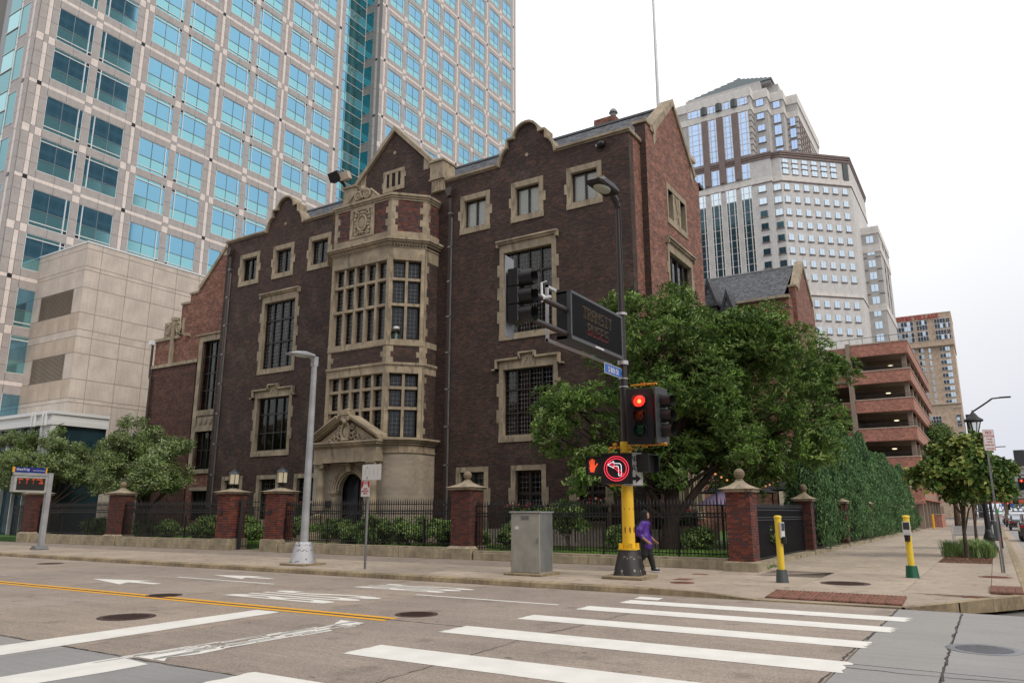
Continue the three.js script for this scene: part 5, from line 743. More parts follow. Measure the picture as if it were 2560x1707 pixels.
// ================= brick parking garage =================
{
  const ZG = -86, XG2 = -5.65, g = thing('parking_garage', 'open brick parking garage with five stacked decks beyond the hedge', 'parking garage', [-9, 0, ZG]);
  const tops = [19.17, 16.24, 13.24, 10.25, 7.27, 4.3];
  new B().box(-40, -12.5, 0, 18, -120, -98).box(-40, XG2 - 0.5, 0, 18, -122, -119).build('rear_wall', MT.gdark, g);
  for (const [i, y] of tops.entries()) {
    const yb = y - 1.36;
    const d = part(g, 'deck', XG2, 0, ZG, 0);
    new B().box(-34, 0.0, yb + 0.28, yb + 0.52, -31, -0.35).build('slab', MT.gdark, d);
    const bm = new B(); for (let k = 0; k < 4; k++) bm.box(-6, -0.2, yb - 0.1, yb + 0.28, -6 - k * 6.5, -5.6 - k * 6.5); bm.build('beam', MT.gdark, d);
    new B().box(-5.42, 0, yb, y - 0.1, -0.3, 0).build('front_parapet', MT.garage, d); new B().box(-0.3, -0.005, yb, y - 0.1, -31, -0.305).build('side_parapet', MT.garage, d); new B().box(-16, -5.9, yb - 0.1, y - 0.25, -0.9, -0.6).build('set_back_parapet', MT.garage, d);
    new B().box(-5.42, 0.06, y - 0.1, y, -0.35, 0.06).box(-0.35, 0.06, y - 0.1, y, -31, -0.351).box(-16, -5.9, y - 0.25, y - 0.12, -0.95, -0.55).build('coping', MT.coping, d);
    const tr = new B(); for (let k = 0; k < 36; k++) tr.box(-5.4 + k * 0.15, -5.32 + k * 0.15, yb - 0.05, yb, -0.28, -0.02); tr.build('toothed_edge', MT.garage, d);
    const ra = new B(); ra.bar([-5.4, y + 0.42, -0.2], [-0.2, y + 0.42, -0.2], 0.025, 6).bar([-5.4, y + 0.2, -0.2], [-0.2, y + 0.2, -0.2], 0.02, 6); for (let k = 0; k < 5; k++) ra.bar([-5.4 + k * 1.3, y, -0.2], [-5.4 + k * 1.3, y + 0.42, -0.2], 0.02, 6); if (i) ra.build('railing', MT.darkgrey, d);
    if (i) { const b = new B().sph(-2.6 + (i % 2) * 0.5, y + 1.05, -4, 0.16, 1.6, 0.5, 1); b.build('ceiling_lamp', mat('garage_lamp_' + 'abcdef'[i], { color: 0xffffff, emissive: 0xfff2c8, emissiveIntensity: 1.1 }), d); }
  }
  for (let k = 0; k < 7; k++) new B().box(XG2 - 0.75, XG2 - 0.32, 0, 17.8, ZG - 0.9 - k * 4.7 - 0.55, ZG - 0.9 - k * 4.7).build('column', MT.gconc, g);
  new B().ext([[-11.55, 0], [-10.95, 0], [-10.95, 5.6], [-11.1, 6.2], [-11.1, 19.25], [-11.55, 19.25]], ZG - 0.6, ZG + 0.25).build('corner_column', MT.gconc, g);
  const rl = new B(); rl.bar([-13, 19.9, ZG - 0.8], [-6, 19.9, ZG - 0.4], 0.03, 6); for (let k = 0; k < 6; k++) rl.bar([-12.5 + k * 1.3, 19.1, ZG - 0.7], [-12.5 + k * 1.3, 19.9, ZG - 0.7], 0.025, 6); rl.build('roof_railing', MT.darkgrey, g);
  // entrance level
  new B().box(-9.6, XG2 - 0.02, 2.55, 4.2, ZG - 0.1, ZG + 0.1).build('entrance_wall', MT.garage, g); new B().box(-10.2, -6.9, 2.7, 4.25, ZG + 0.11, ZG + 0.2).build('sign_panel', MT.darkgrey, g);
  const tx = text('GARAGE', 0.5, 0.04); tx.translate(-8.35, 3.45, ZG + 0.21); new B().add(tx).build('sign_letters', MT.signW, g);
  new B().box(-7.1, -6.7, 0, 2.55, ZG - 0.3, ZG + 0.12).build('entrance_post', MT.gconc, g); new B().box(-11, -6, 0, 0.02, ZG - 12, ZG).build('entrance_floor', MT.gdark, g);
  const pl = thing('brick_planter', 'low brick planter wall with railing beside the garage entrance', 'planter', [-5.2, SW, -96]); new B().box(-0.75, 0.15, 0, 1.35, -9, -2).build('wall', MT.garage, pl, false); new B().box(-0.8, 0.2, 1.35, 1.43, -9, -1.95).build('coping', MT.coping, pl, false); const rr2 = new B(); for (let k = 0; k < 5; k++) rr2.bar([0.1, 1.4, -2.2 - k * 1.6], [0.1, 2.3, -2.2 - k * 1.6], 0.04, 6); rr2.build('railing', MT.gconc, pl, false);
  for (const [x, z, lab, c] of [[-5.3, -87.4, 'yellow steel guard post at the garage ramp', 'amber'], [-2.4, -120, 'far yellow guard post on the side pavement', ''], [-0.9, -118, 'small yellow guard post right of the far one', '']]) { const p = thing('guard_post', lab, 'bollard', [x, SW, z]); new B().cyl(0, 0, 0, c ? 0.11 : 0.14, c ? 0.11 : 0.14, c ? 1.35 : 2.2, 12).build('post', c ? MT.yellowP : MT.yellow, p, false); new B().sph(0, c ? 1.35 : 2.2, 0, c ? 0.11 : 0.14, 1, 0.6, 1, 12).build('cap', MT.yellow, p, false); }
}

// ================= tan apartment tower =================
{
  const ZV = -340, k = 340 / 300, sx = (x) => x * k, sy = (y) => (y - 1.65) * k + 1.65, t = thing('apartment_tower', 'tan brick apartment tower with red rooftop lettering', 'apartment tower', [-16, 0, ZV]);
  new B().box(sx(-27), sx(-5.35), 0, sy(59), ZV - 22, ZV).box(sx(-27), sx(-5.1), sy(59), sy(70.7), ZV - 24, ZV + 1.5).build('wall', MT.tan, t); new B().box(sx(-27.2), sx(-5.0), sy(70.6), sy(70.9), ZV - 24, ZV + 1.6).box(sx(-14), sx(-9), sy(70.9), sy(71.3), ZV - 15, ZV - 3).build('roof_edge', MT.coping, t);
  new B().box(sx(-17), sx(-5.25), sy(38.4), sy(38.9), ZV, ZV + 0.6).box(sx(-8), sx(-5.5), sy(37), sy(37.3), ZV, ZV + 0.3).build('ledge', MT.coping, t);
  const P = [], F = new B();
  const grid = (x0, x1, y0, y1, nx, ny, z) => { F.box(sx(x0), sx(x1), sy(y0), sy(y1), z, z + 0.15); for (let i = 0; i < nx; i++) for (let j = 0; j < ny; j++) { const a = sx(x0 + (x1 - x0) * (i + 0.1) / nx), b = sx(x0 + (x1 - x0) * (i + 0.9) / nx), c = sy(y0 + (y1 - y0) * (j + 0.08) / ny), d = sy(y0 + (y1 - y0) * (j + 0.92) / ny); P.push({ x: (a + b) / 2, y: (c + d) / 2, z: z + 0.2, w: b - a, h: d - c, d: 0.15, m: hash2(i * 3 + 1, j * 7 + Math.round(x0 * 10)) > 0.82 ? MT.pmglassL : MT.cvglass }); } };
  for (const [x0, x1, nx] of [[-22.9, -16.9, 6], [-16, -12.5, 4], [-10.35, -6.9, 4]]) for (const y0 of [61.0, 65.1]) grid(x0, x1, y0, y0 + 3.6, nx, 2, ZV + 1.5); for (const y0 of [61.0, 65.1]) grid(-6.7, -5.6, y0, y0 + 3.6, 2, 2, ZV + 1.4);
  for (let i = 0; i < 9; i++) { const y = 57.2 - i * 2.33; grid(-16.4, -14.7, y, y + 1.7, 2, 1, ZV); grid(-13.2, -12.5, y - 0.3, y + 1.5, 1, 1, ZV); grid(-9.8, -8.0, y, y + 1.4, 2, 1, ZV); grid(-8.0, -6.6, y - 0.1, y + 1.5, 2, 1, ZV); grid(-19.4, -17.6, y, y + 1.6, 2, 1, ZV); }
  grid(-15.3, -11.8, 29.5, 34.5, 4, 4, ZV); grid(-7.2, -5.9, 30.5, 34.8, 3, 4, ZV); grid(-7, -5.8, 27.5, 29, 3, 1, ZV); grid(-15.3, -12.5, 25.8, 27.2, 4, 1, ZV); grid(-7, -5.8, 24.6, 26, 3, 1, ZV);
  F.build('window_frame', MT.whiteAl, t); pieces(t, 'window_pane', P);
  const tx = text('CENTRE VILLAGE', 1.75, 0.3, serif, 0.80); tx.translate(sx(-16.4), sy(70.0) - 0.2, ZV + 1.75); new B().add(tx).build('roof_letters', MT.signR, t);
  const o = thing('balcony_tower', 'dark balconied tower edge right of the tan apartments', 'building', [-4.5, 0, -350]); new B().box(-5.4, -3.6, 0, 40, -362, -350).build('wall', MT.darkgrey, o, false).position.set(4.5, 0, 350); for (let i = 0; i < 5; i++) new B().box(-5.6, -3.4, 30 - i * 3, 31 - i * 3, -350, -349).build('balcony', MT.greyAl, o, false).position.set(4.5, 0, 350);
}
// skyway over the side street and things beyond
{
  const s = thing('skyway_bridge', 'grey glazed footbridge crossing over the side street', 'footbridge', [9, 0, -130]); const zf = -130;
  new B().box(0.4, 26, 6.15, 7.9, zf - 5, zf).box(0.4, 26, 3.75, 4.5, zf - 5, zf).build('girder', mat('bridge_panel', { color: lin(0.42, 0.42, 0.40), roughness: 0.7 }), s); new B().box(0.4, 26, 7.9, 8.1, zf - 5.2, zf + 0.3).box(0.4, 26, 4.5, 4.65, zf - 5.1, zf + 0.2).box(0.4, 26, 6.0, 6.15, zf - 5.1, zf + 0.15).build('trim', MT.coping, s);
  for (let i = 0; i < 10; i++) { const o = mesh('pane', boxGeo(1.15, 1.3, 0.06), mat('bridge_glass_' + i, { color: lin(0.40, 0.56, 0.60), metalness: 0.7, roughness: 0.08 }), s); o.position.set(1.3 + i * 1.45 - 9, 5.32, 0.02 - 0.1); new B().box(0.55 + i * 1.45, 0.68 + i * 1.45, 4.5, 6.15, zf - 0.1, zf + 0.1).build('mullion', MT.greyAl, s); }
  new B().box(1.2, 1.7, 0, 3.75, zf - 3, zf - 2.5).box(17, 17.6, 0, 3.75, zf - 3, zf - 2.5).build('pier', MT.gconc, s);
  new B().box(3.3, 4.6, 8.1, 10.5, zf - 3, zf - 1).build('roof_stack', MT.darkgrey, s);
  const b = thing('orange_bridge', 'orange girder bridge far down the side street', 'bridge', [8, 0, -300]); new B().box(-6, 22, 4.8, 6.2, -301, -300).build('girder', mat('orange_steel', { color: lin(0.5, 0.10, 0.035), roughness: 0.6 }), b, false).position.set(-8, 0, 300); const tr = new B(); for (let i = 0; i < 20; i++) tr.bar([-6 + i * 1.4, 2.2, -302], [-5.3 + i * 1.4, 4.6, -302], 0.12, 5).bar([-5.3 + i * 1.4, 4.6, -302], [-4.6 + i * 1.4, 2.2, -302], 0.12, 5); tr.box(-6, 22, 2.0, 2.4, -302.3, -302); tr.build('truss', MT.galv, b, false).position.set(-8, 0, 300);
}
// ================= low wall, brick piers, iron fence =================
const pierBrick = [[112, 56, 46], [98, 50, 44], [122, 64, 50], [88, 52, 50], [82, 56, 58], [130, 70, 54]].map((c, i) => mat('pier_brick_' + 'abcdef'[i], { map: tex(64, 64, (u, v, x, y) => { const s = 0.78 + 0.3 * pn(u * 8, v * 8, 8) + (hash2(x, y) - 0.5) * 0.25; return [c[0] * s, c[1] * s, c[2] * s]; }, 0.3), roughness: 0.9 }));
MT.mortar = mat('pier_mortar', { color: lin(0.34, 0.30, 0.25), roughness: 0.95 }); MT.mortarD = mat('pier_mortar_dark', { color: lin(0.17, 0.14, 0.12), roughness: 0.95 });
const wornBrick = [[92, 54, 47], [78, 48, 44], [68, 48, 46], [102, 58, 49]].map((c, i) => mat('worn_brick_' + 'abcd'[i], { color: new THREE.Color().setRGB(c[0] / 255, c[1] / 255, c[2] / 255, THREE.SRGBColorSpace), roughness: 0.9 }));
// pier with its middle at x,z; the face shown to the streets in single bricks
function pier(label, x, z, w, y0, y1, base, top, o = {}) {
  const p = thing('brick_pier', label, 'pier', [x, base[0], z], o.group), r = mulberry(Math.round(Math.abs(x * 131 + z * 17))), pal = o.worn ? wornBrick : pierBrick, h = w / 2, yb = base[0];
  const n = Math.round((y1 - y0) / 0.0688), ch = (y1 - y0) / n, j = 0.011;
  mesh('mortar_core', boxGeo(w - 0.02, y1 - y0, w - 0.02), o.worn ? MT.mortarD : MT.mortar, p).position.set(0, (y0 + y1) / 2 - yb, 0);
  const put = (cx, cy, cz, bw, bd) => { const m = pal[Math.floor(r() * pal.length)], b = mesh('brick', boxGeo(+bw.toFixed(2), +(ch - j).toFixed(4), +bd.toFixed(2), Math.floor(r() * 3)), m, p); b.position.set(cx, cy, cz); };
  for (let i = 0; i < n; i++) {
    const y = y0 + ch * (i + 0.5) - yb, odd = i % 2, lip = o.lip && i >= n - 2 ? 0.02 : 0;
    // faces towards +z and +x
    for (const f of [0, 1]) {
      let u = f && odd ? -h + 0.1 : -h; const end = !f && !odd ? h - 0.1 : h; let first = true;
      while (u < end - 0.04) { let l = first && odd ? 0.11 : 0.21 - j; if (u + l > end - 0.07) l = end - u; l = Math.min(l, end - u); const c = u + l / 2, pr = lip + (r() - 0.5) * 0.006; if (f === 0) put(c, y, h - 0.045 + pr, l, 0.1); else put(h - 0.045 + pr, y, -c, 0.1, l); u += l + j; first = false; }
    }
  }
  new B().box(-h - base[2], h + base[2], 0, base[1], -h - base[2], h + base[2]).build('base_stone', MT.wallcon, p, false);
  if (base[3]) { const g = new THREE.CylinderGeometry((h + 0.03) * 1.414, (h + base[2]) * 1.414, base[3], 4, 1); g.rotateY(Math.PI / 4); new B().add(g, 0, base[1] + base[3] / 2, 0).build('base_weathering', MT.stone, p, false); }
  const c = new B(), ty = y1 - yb, e = h + 0.085; c.box(-e, e, ty, ty + 0.085, -e, e);
  if (top === 'ball') {
    const s = 1.18 * e; for (let k = 0; k < 6; k++) { const a = k / 6, b = (k + 1) / 6, f = (t) => e * (1 - t) ** 1.9 * 0.98 + 0.085; const g = new THREE.CylinderGeometry(f(b) * 1.414, f(a) * 1.414, 0.26 / 6, 4, 1); g.rotateY(Math.PI / 4); c.add(g, 0, ty + 0.085 + 0.26 * (a + b) / 2, 0); }
    c.build('cap', MT.stone, p, false); new B().cyl(0, ty + 0.33, 0, 0.1, 0.08, 0.04, 14).sph(0, ty + 0.5, 0, 0.15, 1, 1, 1, 20).build('ball_finial', mat('finial_stone_' + (names.finial = (names.finial || 0) + 1), { map: T.stone, color: lin(0.72, 0.68, 0.64), roughness: 0.95 }), p, false);
  } else { for (let k = 0; k < 4; k++) { const f = (t) => e * (1 - t) ** 1.5 + 0.1; const g = new THREE.CylinderGeometry(f((k + 1) / 4) * 1.414, f(k / 4) * 1.414, 0.04, 4, 1); g.rotateY(Math.PI / 4); c.add(g, 0, ty + 0.085 + 0.04 * (k + 0.5), 0); } c.build('cap', MT.stone, p, false); }
  if (o.plaque) mesh('plaque', boxGeo(0.2, 0.17, 0.03), MT.iron, p).position.set(-0.12, 1.55, h + 0.02);
  return p;
}
const FZ = -21.98; // fence line
pier('brick pier with ball finial behind the bus sign at far left', -44.3, FZ, 0.92, 0.66, 2.62, [SW, 0.47, 0.12, 0.07], 'ball', { worn: true });
pier('brick pier with ball finial left of the open gate, below the left tree', -36.4, FZ, 0.82, 0.64, 2.52, [SW, 0.46, 0.1, 0.06], 'ball', { worn: true });
pier('left brick gate pier carrying a lantern', -28.1, FZ, 0.84, 0.60, 2.46, [SW, 0.47, 0.1, 0], 'flat', { plaque: true });
pier('right brick gate pier carrying a lantern', -25.05, FZ, 0.82, 0.62, 2.44, [SW, 0.47, 0.1, 0.02], 'flat', { plaque: true });
pier('brick pier with ball finial left of the grey cabinet', -15.58, FZ, 0.8, 0.57, 2.44, [SW, 0.35, 0.13, 0.08], 'ball', { worn: true });
pier('red brick corner pier with ball finial at the street corner', -5.92, -21.42, 0.66, 0.385, 2.215, [SW, 0.235, 0.14, 0.02], 'ball', { lip: true });
for (const [i, z] of [-31.3, -39.5, -48.0, -57.2, -65.6, -74].entries()) pier(['first', 'second', 'third', 'fourth', 'fifth', 'sixth'][i] + ' brick pier from the corner along the side hedge', -6.22, z, 0.55, 0.3, 2.1, [SW, 0.16, 0.07, 0], 'ball', { worn: true, lip: true });
// gate lanterns
for (const [x, lab] of [[-28.1, 'iron lantern with cream panes on the left gate pier'], [-25.05, 'iron lantern with cream panes on the right gate pier']]) {
  const l = thing('gate_lantern', lab, 'lantern', [x, 2.7, FZ]);
  new B().cyl(0, -0.02, 0, 0.13, 0.08, 0.05, 8).cyl(0, 0.02, 0, 0.05, 0.05, 0.12, 8).cyl(0, 0.12, 0, 0.12, 0.21, 0.06, 6).build('stem', MT.iron, l, false);
  for (let i = 0; i < 6; i++) { const a = i * Math.PI / 3 + Math.PI / 6; const p = mesh('pane', boxGeo(0.2, 0.44, 0.012), MT.lanternGlass || (MT.lanternGlass = mat('cream_lantern_glass', { color: lin(0.62, 0.56, 0.40), roughness: 0.4 })), l); p.position.set(Math.sin(a) * 0.18, 0.41, Math.cos(a) * 0.18); p.rotation.y = a; }
  const f = new B(); for (let i = 0; i < 6; i++) { const a = i * Math.PI / 3; f.bar([Math.sin(a) * 0.215, 0.17, Math.cos(a) * 0.215], [Math.sin(a) * 0.215, 0.65, Math.cos(a) * 0.215], 0.016, 5); } f.cyl(0, 0.63, 0, 0.25, 0.22, 0.06, 6).cyl(0, 0.69, 0, 0.22, 0.05, 0.1, 6).sph(0, 0.8, 0, 0.04); f.build('frame', mat('blue_black_iron_' + lab.length, { color: lin(0.035, 0.045, 0.06), roughness: 0.4 }), l, false);
}
// low wall in lengths between the piers
function lowWall(label, x0, x1, top) {
  const w = thing('low_wall', label, 'low wall', [(x0 + x1) / 2, SW, -21.82], 'low wall lengths under the fence'), n = Math.max(2, Math.round(Math.abs(x1 - x0) / 2.1)), L = (x1 - x0) / n;
  for (let i = 0; i < n; i++) { const b = new B().ext([[-L / 2 + 0.006, 0], [L / 2 - 0.006, 0], [L / 2 - 0.006, top - SW - 0.05], [-L / 2 + 0.006, top - SW - 0.05]], -0.2, 0.3, [], 0.012), o = b.build('wall_block', MT.wallcon, w, false); o.position.set(-(x1 - x0) / 2 + L * (i + 0.5), 0, 0); const s = new B().box(-L / 2 + 0.004, L / 2 - 0.004, top - SW - 0.05, top - SW, -0.2, 0.29).build('wall_cap', MT.stone, w, false); s.position.copy(o.position); }
}
lowWall('long low concrete wall under the fence behind the bus sign', -43.7, -36.95, 0.58); lowWall('low concrete wall between the left tree pier and the gate', -35.85, -28.65, 0.56); lowWall('low concrete wall behind the grey lamp post', -24.5, -16.15, 0.5); lowWall('low concrete wall behind the cabinet and the signal pole', -15.0, -6.42, 0.42);
// iron fences: pickets one by one, rails, circles
const picketGeo = (h) => { const g = new B(); g.box(-0.011, 0.011, 0, h - 0.16, -0.011, 0.011); const c = new THREE.CylinderGeometry(0.001, 0.026, 0.17, 4); c.rotateY(Math.PI / 4); g.add(c, 0, h - 0.075, 0); return g.geo(); };
const pk = {};
function fence(label, x0, x1, yb, o = {}) {
  const h = o.h || 1.62, f = thing('iron_fence', label, 'fence', [(x0 + x1) / 2, yb, o.z ?? -21.9]), n = Math.round((x1 - x0) / (o.sp || 0.107)), mid = (x0 + x1) / 2; if (o.turn) f.rotation.y = o.turn;
  const g = pk[h] || (pk[h] = picketGeo(h));
  for (let i = 0; i <= n; i++) mesh('picket', g, MT.iron, f).position.set(x0 + (x1 - x0) * i / n - mid, 0.06, 0);
  const L = (x1 - x0) / 2 + 0.05, top = h - 0.17;
  for (const y of [top + 0.03, top - 0.2, top - 0.31, 0.12]) mesh('rail', boxGeo(+(2 * L).toFixed(3), 0.032, 0.028), MT.iron, f).position.set(0, y, 0.002);
  const c = new B(); for (let i = 0; i < n; i++) { const t = new THREE.TorusGeometry(0.042, 0.009, 5, 10); c.add(t, x0 + (x1 - x0) * (i + 0.5) / n - mid, top - 0.255, 0.0); } c.build('ring_band', MT.iron, f, false);
  const post = new B(); for (let x = -L; x < L; x += 2.4) post.box(x - 0.02, x + 0.02, -0.03, h * 0.6, -0.03, 0.03); post.build('post', MT.iron, f, false);
  for (const s of [-1, 1]) { const sc = new B(); sc.torus(s * (L - 0.08), top + 0.1, 0, 0.05, 0.012).torus(s * (L - 0.2), top + 0.08, 0, 0.035, 0.012); sc.build('scroll', MT.iron, f, false); }
  return f;
}
fence('black iron spear fence behind the bus sign', -43.75, -36.9, 0.55); fence('black iron spear fence between the left tree pier and the gate', -35.9, -28.6, 0.55); fence('black iron spear fence in front of the stone porch', -24.55, -16.05, 0.49); fence('black iron spear fence from the cabinet to the street corner', -15.1, -6.3, 0.4);
fence('black iron fence receding at the far left edge', -50, -45, 0.2, { z: -23.5, h: 1.9 });
{ // open gate leaf
  const g = fence('black iron gate leaf standing open between the lantern piers', -28.4, -26.6, 0.16, { h: 2.1, sp: 0.14 }); g.position.set(-27.0, 0.16, -22.75); g.rotation.y = 1.05; g.name = 'gate_leaf'; g.userData.category = 'gate';
  new B().box(-0.94, -0.82, 0, 2.15, -0.06, 0.06).build('hinge_post', MT.iron, g, false);
  const p = structure('gate_path', undefined, [-26.5, 0, -23]); new B().box(-27.55, -25.6, 0, SW + 0.01, -26, -21.65).build('path', MT.walk[2], p);
}
// side fence: pickets with black screening behind
for (const [i, [za, zb]] of [[-21.8, -31], [-31.6, -39.2], [-39.8, -47.7], [-48.3, -56.9], [-57.5, -65.3], [-65.9, -73.7]].entries()) {
  const f = thing('screened_fence', ['first', 'second', 'third', 'fourth', 'fifth', 'sixth'][i] + ' black screened fence panel from the corner along the side pavement', 'fence', [-6.28, 0.2, (za + zb) / 2]), L = za - zb, n = Math.round(L / (i < 2 ? 0.125 : 0.25));
  const g = pk.side || (pk.side = picketGeo(1.78)); for (let k = 0; k <= n; k++) mesh('picket', g, MT.iron, f).position.set(0.03, 0, L / 2 - L * k / n);
  mesh('screen', boxGeo(0.02, 1.5, +L.toFixed(2)), mat('black_screen_' + 'abcdef'[i], { color: lin(0.006, 0.006, 0.007), roughness: 0.35 }), f).position.set(-0.02, 0.78, 0);
  for (const y of [1.55, 1.32, 1.24, 0.1]) mesh('rail', boxGeo(0.03, 0.035, +L.toFixed(2)), MT.iron, f).position.set(0.045, y, 0);
  const w = thing('stone_kerbing', ['first', 'second', 'third', 'fourth', 'fifth', 'sixth'][i] + ' length of rough stone kerbing under the side fence', 'kerbing', [-6.1, SW, (za + zb) / 2]); const m = Math.round(L / 1.3); for (let k = 0; k < m; k++) { const o = mesh('kerb_block', boxGeo(0.4, 0.13, +(L / m - 0.02).toFixed(2), k % 3), MT.wallcon, w); o.position.set(rr(-0.02, 0.02), 0.055 + rr(-0.02, 0.01), L / 2 - L / m * (k + 0.5)); o.rotation.set(0, rr(-0.02, 0.02), rr(-0.06, 0.02)); }
}
// garden ground behind the wall
{ const y = structure('garden_lawn'); new B().box(-60, -27.62, -0.1, 0.36, -26, -21.98).box(-25.55, -6.45, -0.1, 0.36, -26, -21.98).box(-60, -6.45, -0.1, 0.36, -58, -26.001).build('turf', MT.lawn, y); new B().box(-22, -7, 0.3, 0.37, -27.8, -25.6).build('bed', MT.mulch, y);
  new B().box(XR + 0.02, -9.0, 0.3, 1.05, -27.9, -27.55).build('terrace_wall', MT.ashlar, y); }
// ================= vegetation =================
const leafMat = (name, r, g, b, rough = 0.5) => { const m = mat(name, { color: lin(1, 1, 1), roughness: rough, side: THREE.DoubleSide, specularIntensity: 0.6 }); m.userData.c = [r, g, b]; return m; };
function leafCluster(seed, n, len, wid, spread, o = {}) {
  const r = mulberry(seed), P = [], v = new THREE.Vector3(), q = new THREE.Quaternion(), e = new THREE.Euler();
  for (let i = 0; i < n; i++) {
    const th = r() * 6.283, ph = Math.acos(2 * r() - 1), rad = spread * Math.cbrt(r()), cx = rad * Math.sin(ph) * Math.cos(th), cy = rad * Math.cos(ph) * (o.flat || 0.7), cz = rad * Math.sin(ph) * Math.sin(th);
    const l = len * (0.7 + 0.6 * r()), w = wid * (0.7 + 0.6 * r()), f = w * 0.35, dr = o.droop ?? 0.25;
    e.set(-dr + (r() - 0.5) * 1.3, r() * 6.283, (r() - 0.5) * 1.2, 'YXZ'); q.setFromEuler(e);
    const a = [0, 0, 0], b = [-w / 2, f, l * 0.42], c = [0, -l * 0.12, l], d = [w / 2, f, l * 0.42];
    const T3 = [[a, b, c], [a, c, d]]; if (o.round) { const m1 = [-w / 2, f, l * 0.3], m2 = [-w * 0.36, f * 0.8, l * 0.75], m3 = [w * 0.36, f * 0.8, l * 0.75], m4 = [w / 2, f, l * 0.3]; T3.length = 0; T3.push([a, m1, m2], [a, m2, c], [a, c, m3], [a, m3, m4]); }
    for (const t of T3) for (const p of t) { v.set(...p).applyQuaternion(q); P.push(v.x + cx, v.y + cy, v.z + cz); }
  }
  const g = new THREE.BufferGeometry(); g.setAttribute('position', new THREE.Float32BufferAttribute(P, 3)); g.computeVertexNormals(); g.setAttribute('uv', new THREE.Float32BufferAttribute(new Float32Array(P.length / 3 * 2), 2)); return g;
}
function scatter(name, geo, m, parent, pts, cols) {   // pts: {p:[x,y,z], s, up:Vector3}
  const I = new THREE.InstancedMesh(geo, m, pts.length), M4 = new THREE.Matrix4(), q = new THREE.Quaternion(), q2 = new THREE.Quaternion(), Y = new THREE.Vector3(0, 1, 0), c = new THREE.Color(), b = bases.get(parent) || [0, 0, 0];
  pts.forEach((p, i) => { q.setFromAxisAngle(Y, rnd() * 6.283); if (p.up) { q2.setFromUnitVectors(Y, p.up); q.premultiply(q2); } M4.compose(new THREE.Vector3(p.p[0] - b[0], p.p[1] - b[1], p.p[2] - b[2]), q, new THREE.Vector3(p.s, p.s, p.s)); I.setMatrixAt(i, M4); const k = cols[Math.floor(rnd() * cols.length)], s = 0.75 + 0.5 * rnd(); I.setColorAt(i, c.setRGB(k[0] * s, k[1] * s, k[2] * s)); });
  I.name = name; I.castShadow = I.receiveShadow = true; I.userData.kind = 'stuff'; parent.add(I); return I;
}
function blob(lobes, n, o = {}) {
  const out = [], d = new THREE.Vector3(), sub = [], dir = () => { const u = 2 * rnd() - 1, a = rnd() * 6.283, s = Math.sqrt(1 - u * u); return [s * Math.cos(a), u, s * Math.sin(a)]; };
  for (const l of lobes) { const m = o.fill ? 1 : Math.max(5, Math.round(11 * Math.min(1.3, l[3] / (o.grain || 1.2)))); for (let i = 0; i < m; i++) { const q = dir(), k = o.fill ? 0 : rr(0.5, 0.95); sub.push([l[0] + q[0] * l[3] * k, l[1] + q[1] * l[3] * k * (o.sy || 0.85), l[2] + q[2] * l[3] * k, o.fill ? l[3] : Math.max(o.least || 0.2, l[3] * rr(0.26, 0.44)), l]); } }
  const tot = sub.reduce((a, l) => a + l[3] ** 2, 0);
  for (const l of sub) {
    const m = Math.round(n * l[3] ** 2 / tot), P = l[4];
    for (let i = 0; i < m; i++) {
      d.set(...dir()); const rad = l[3] * (o.fill ? Math.cbrt(rnd()) : 0.5 + 0.55 * Math.sqrt(rnd()));
      const p = [l[0] + d.x * rad, l[1] + d.y * rad * 0.8, l[2] + d.z * rad]; if (p[1] < (o.minY ?? 0.5)) continue;
      const up = new THREE.Vector3(p[0] - P[0], p[1] - P[1], p[2] - P[2]).normalize().multiplyScalar(0.5).add(d.clone().multiplyScalar(0.25)).add(new THREE.Vector3(0, 0.8, 0)).normalize(); out.push({ p, s: 0.75 + 0.55 * rnd(), up });
    }
  } return out;
}
function limbs(trunk, lobes, r0, o = {}) {   // trunk: list of points; a limb from the trunk to every lobe
  const b = new B(), n = trunk.length; for (let i = 0; i < n - 1; i++) { const a = r0 * (1 - 0.5 * i / n), c = r0 * (1 - 0.5 * (i + 1) / n); b.bar(trunk[i], trunk[i + 1], i ? a : a * 1.35, 10, c); }
  lobes.forEach((l, k) => {
    const t = trunk[Math.max(1, Math.min(n - 1, 1 + (k % (n - 1))))], mid = [(t[0] * 0.55 + l[0] * 0.45) + rr(-0.2, 0.2), t[1] * 0.4 + l[1] * 0.6 - l[3] * 0.2, (t[2] * 0.55 + l[2] * 0.45)], e = [l[0], l[1] + l[3] * 0.1, l[2]], rb = Math.max(0.02, Math.min(r0 * 0.42, l[3] * 0.075));
    b.bar(t, mid, rb * 1.25, 7, rb * 0.8).bar(mid, e, rb * 0.8, 6, rb * 0.35);
    for (let i = 0; i < 4; i++) { const q = [e[0] + rr(-1, 1) * l[3] * 0.8, e[1] + rr(-0.4, 0.8) * l[3] * 0.8, e[2] + rr(-1, 1) * l[3] * 0.8]; b.bar(i % 2 ? mid : e, q, rb * 0.4, 5, rb * 0.12); }
  }); return b;
}
function tree(name, label, at, trunk, lobes, n, geo, m, cols, r0, o = {}) {
  const t = thing(name, label, 'tree', at, o.group); limbs(trunk, lobes, r0).build('trunk', o.bark || MT.bark, t); scatter('crown', geo, m, t, blob(lobes, n, o), cols); if (o.core) { scatter('crown', geo, m, t, blob(lobes.map(l => [l[0], l[1], l[2], l[3] * 0.7]), n * o.core, { ...o, fill: true }), cols); } return t;
}
const LM = leafMat('leaf', 1, 1, 1, 0.42); LM.color.setRGB(0.84, 0.86, 0.9); const LMm = leafMat('leaf_matt', 1, 1, 1, 0.7);
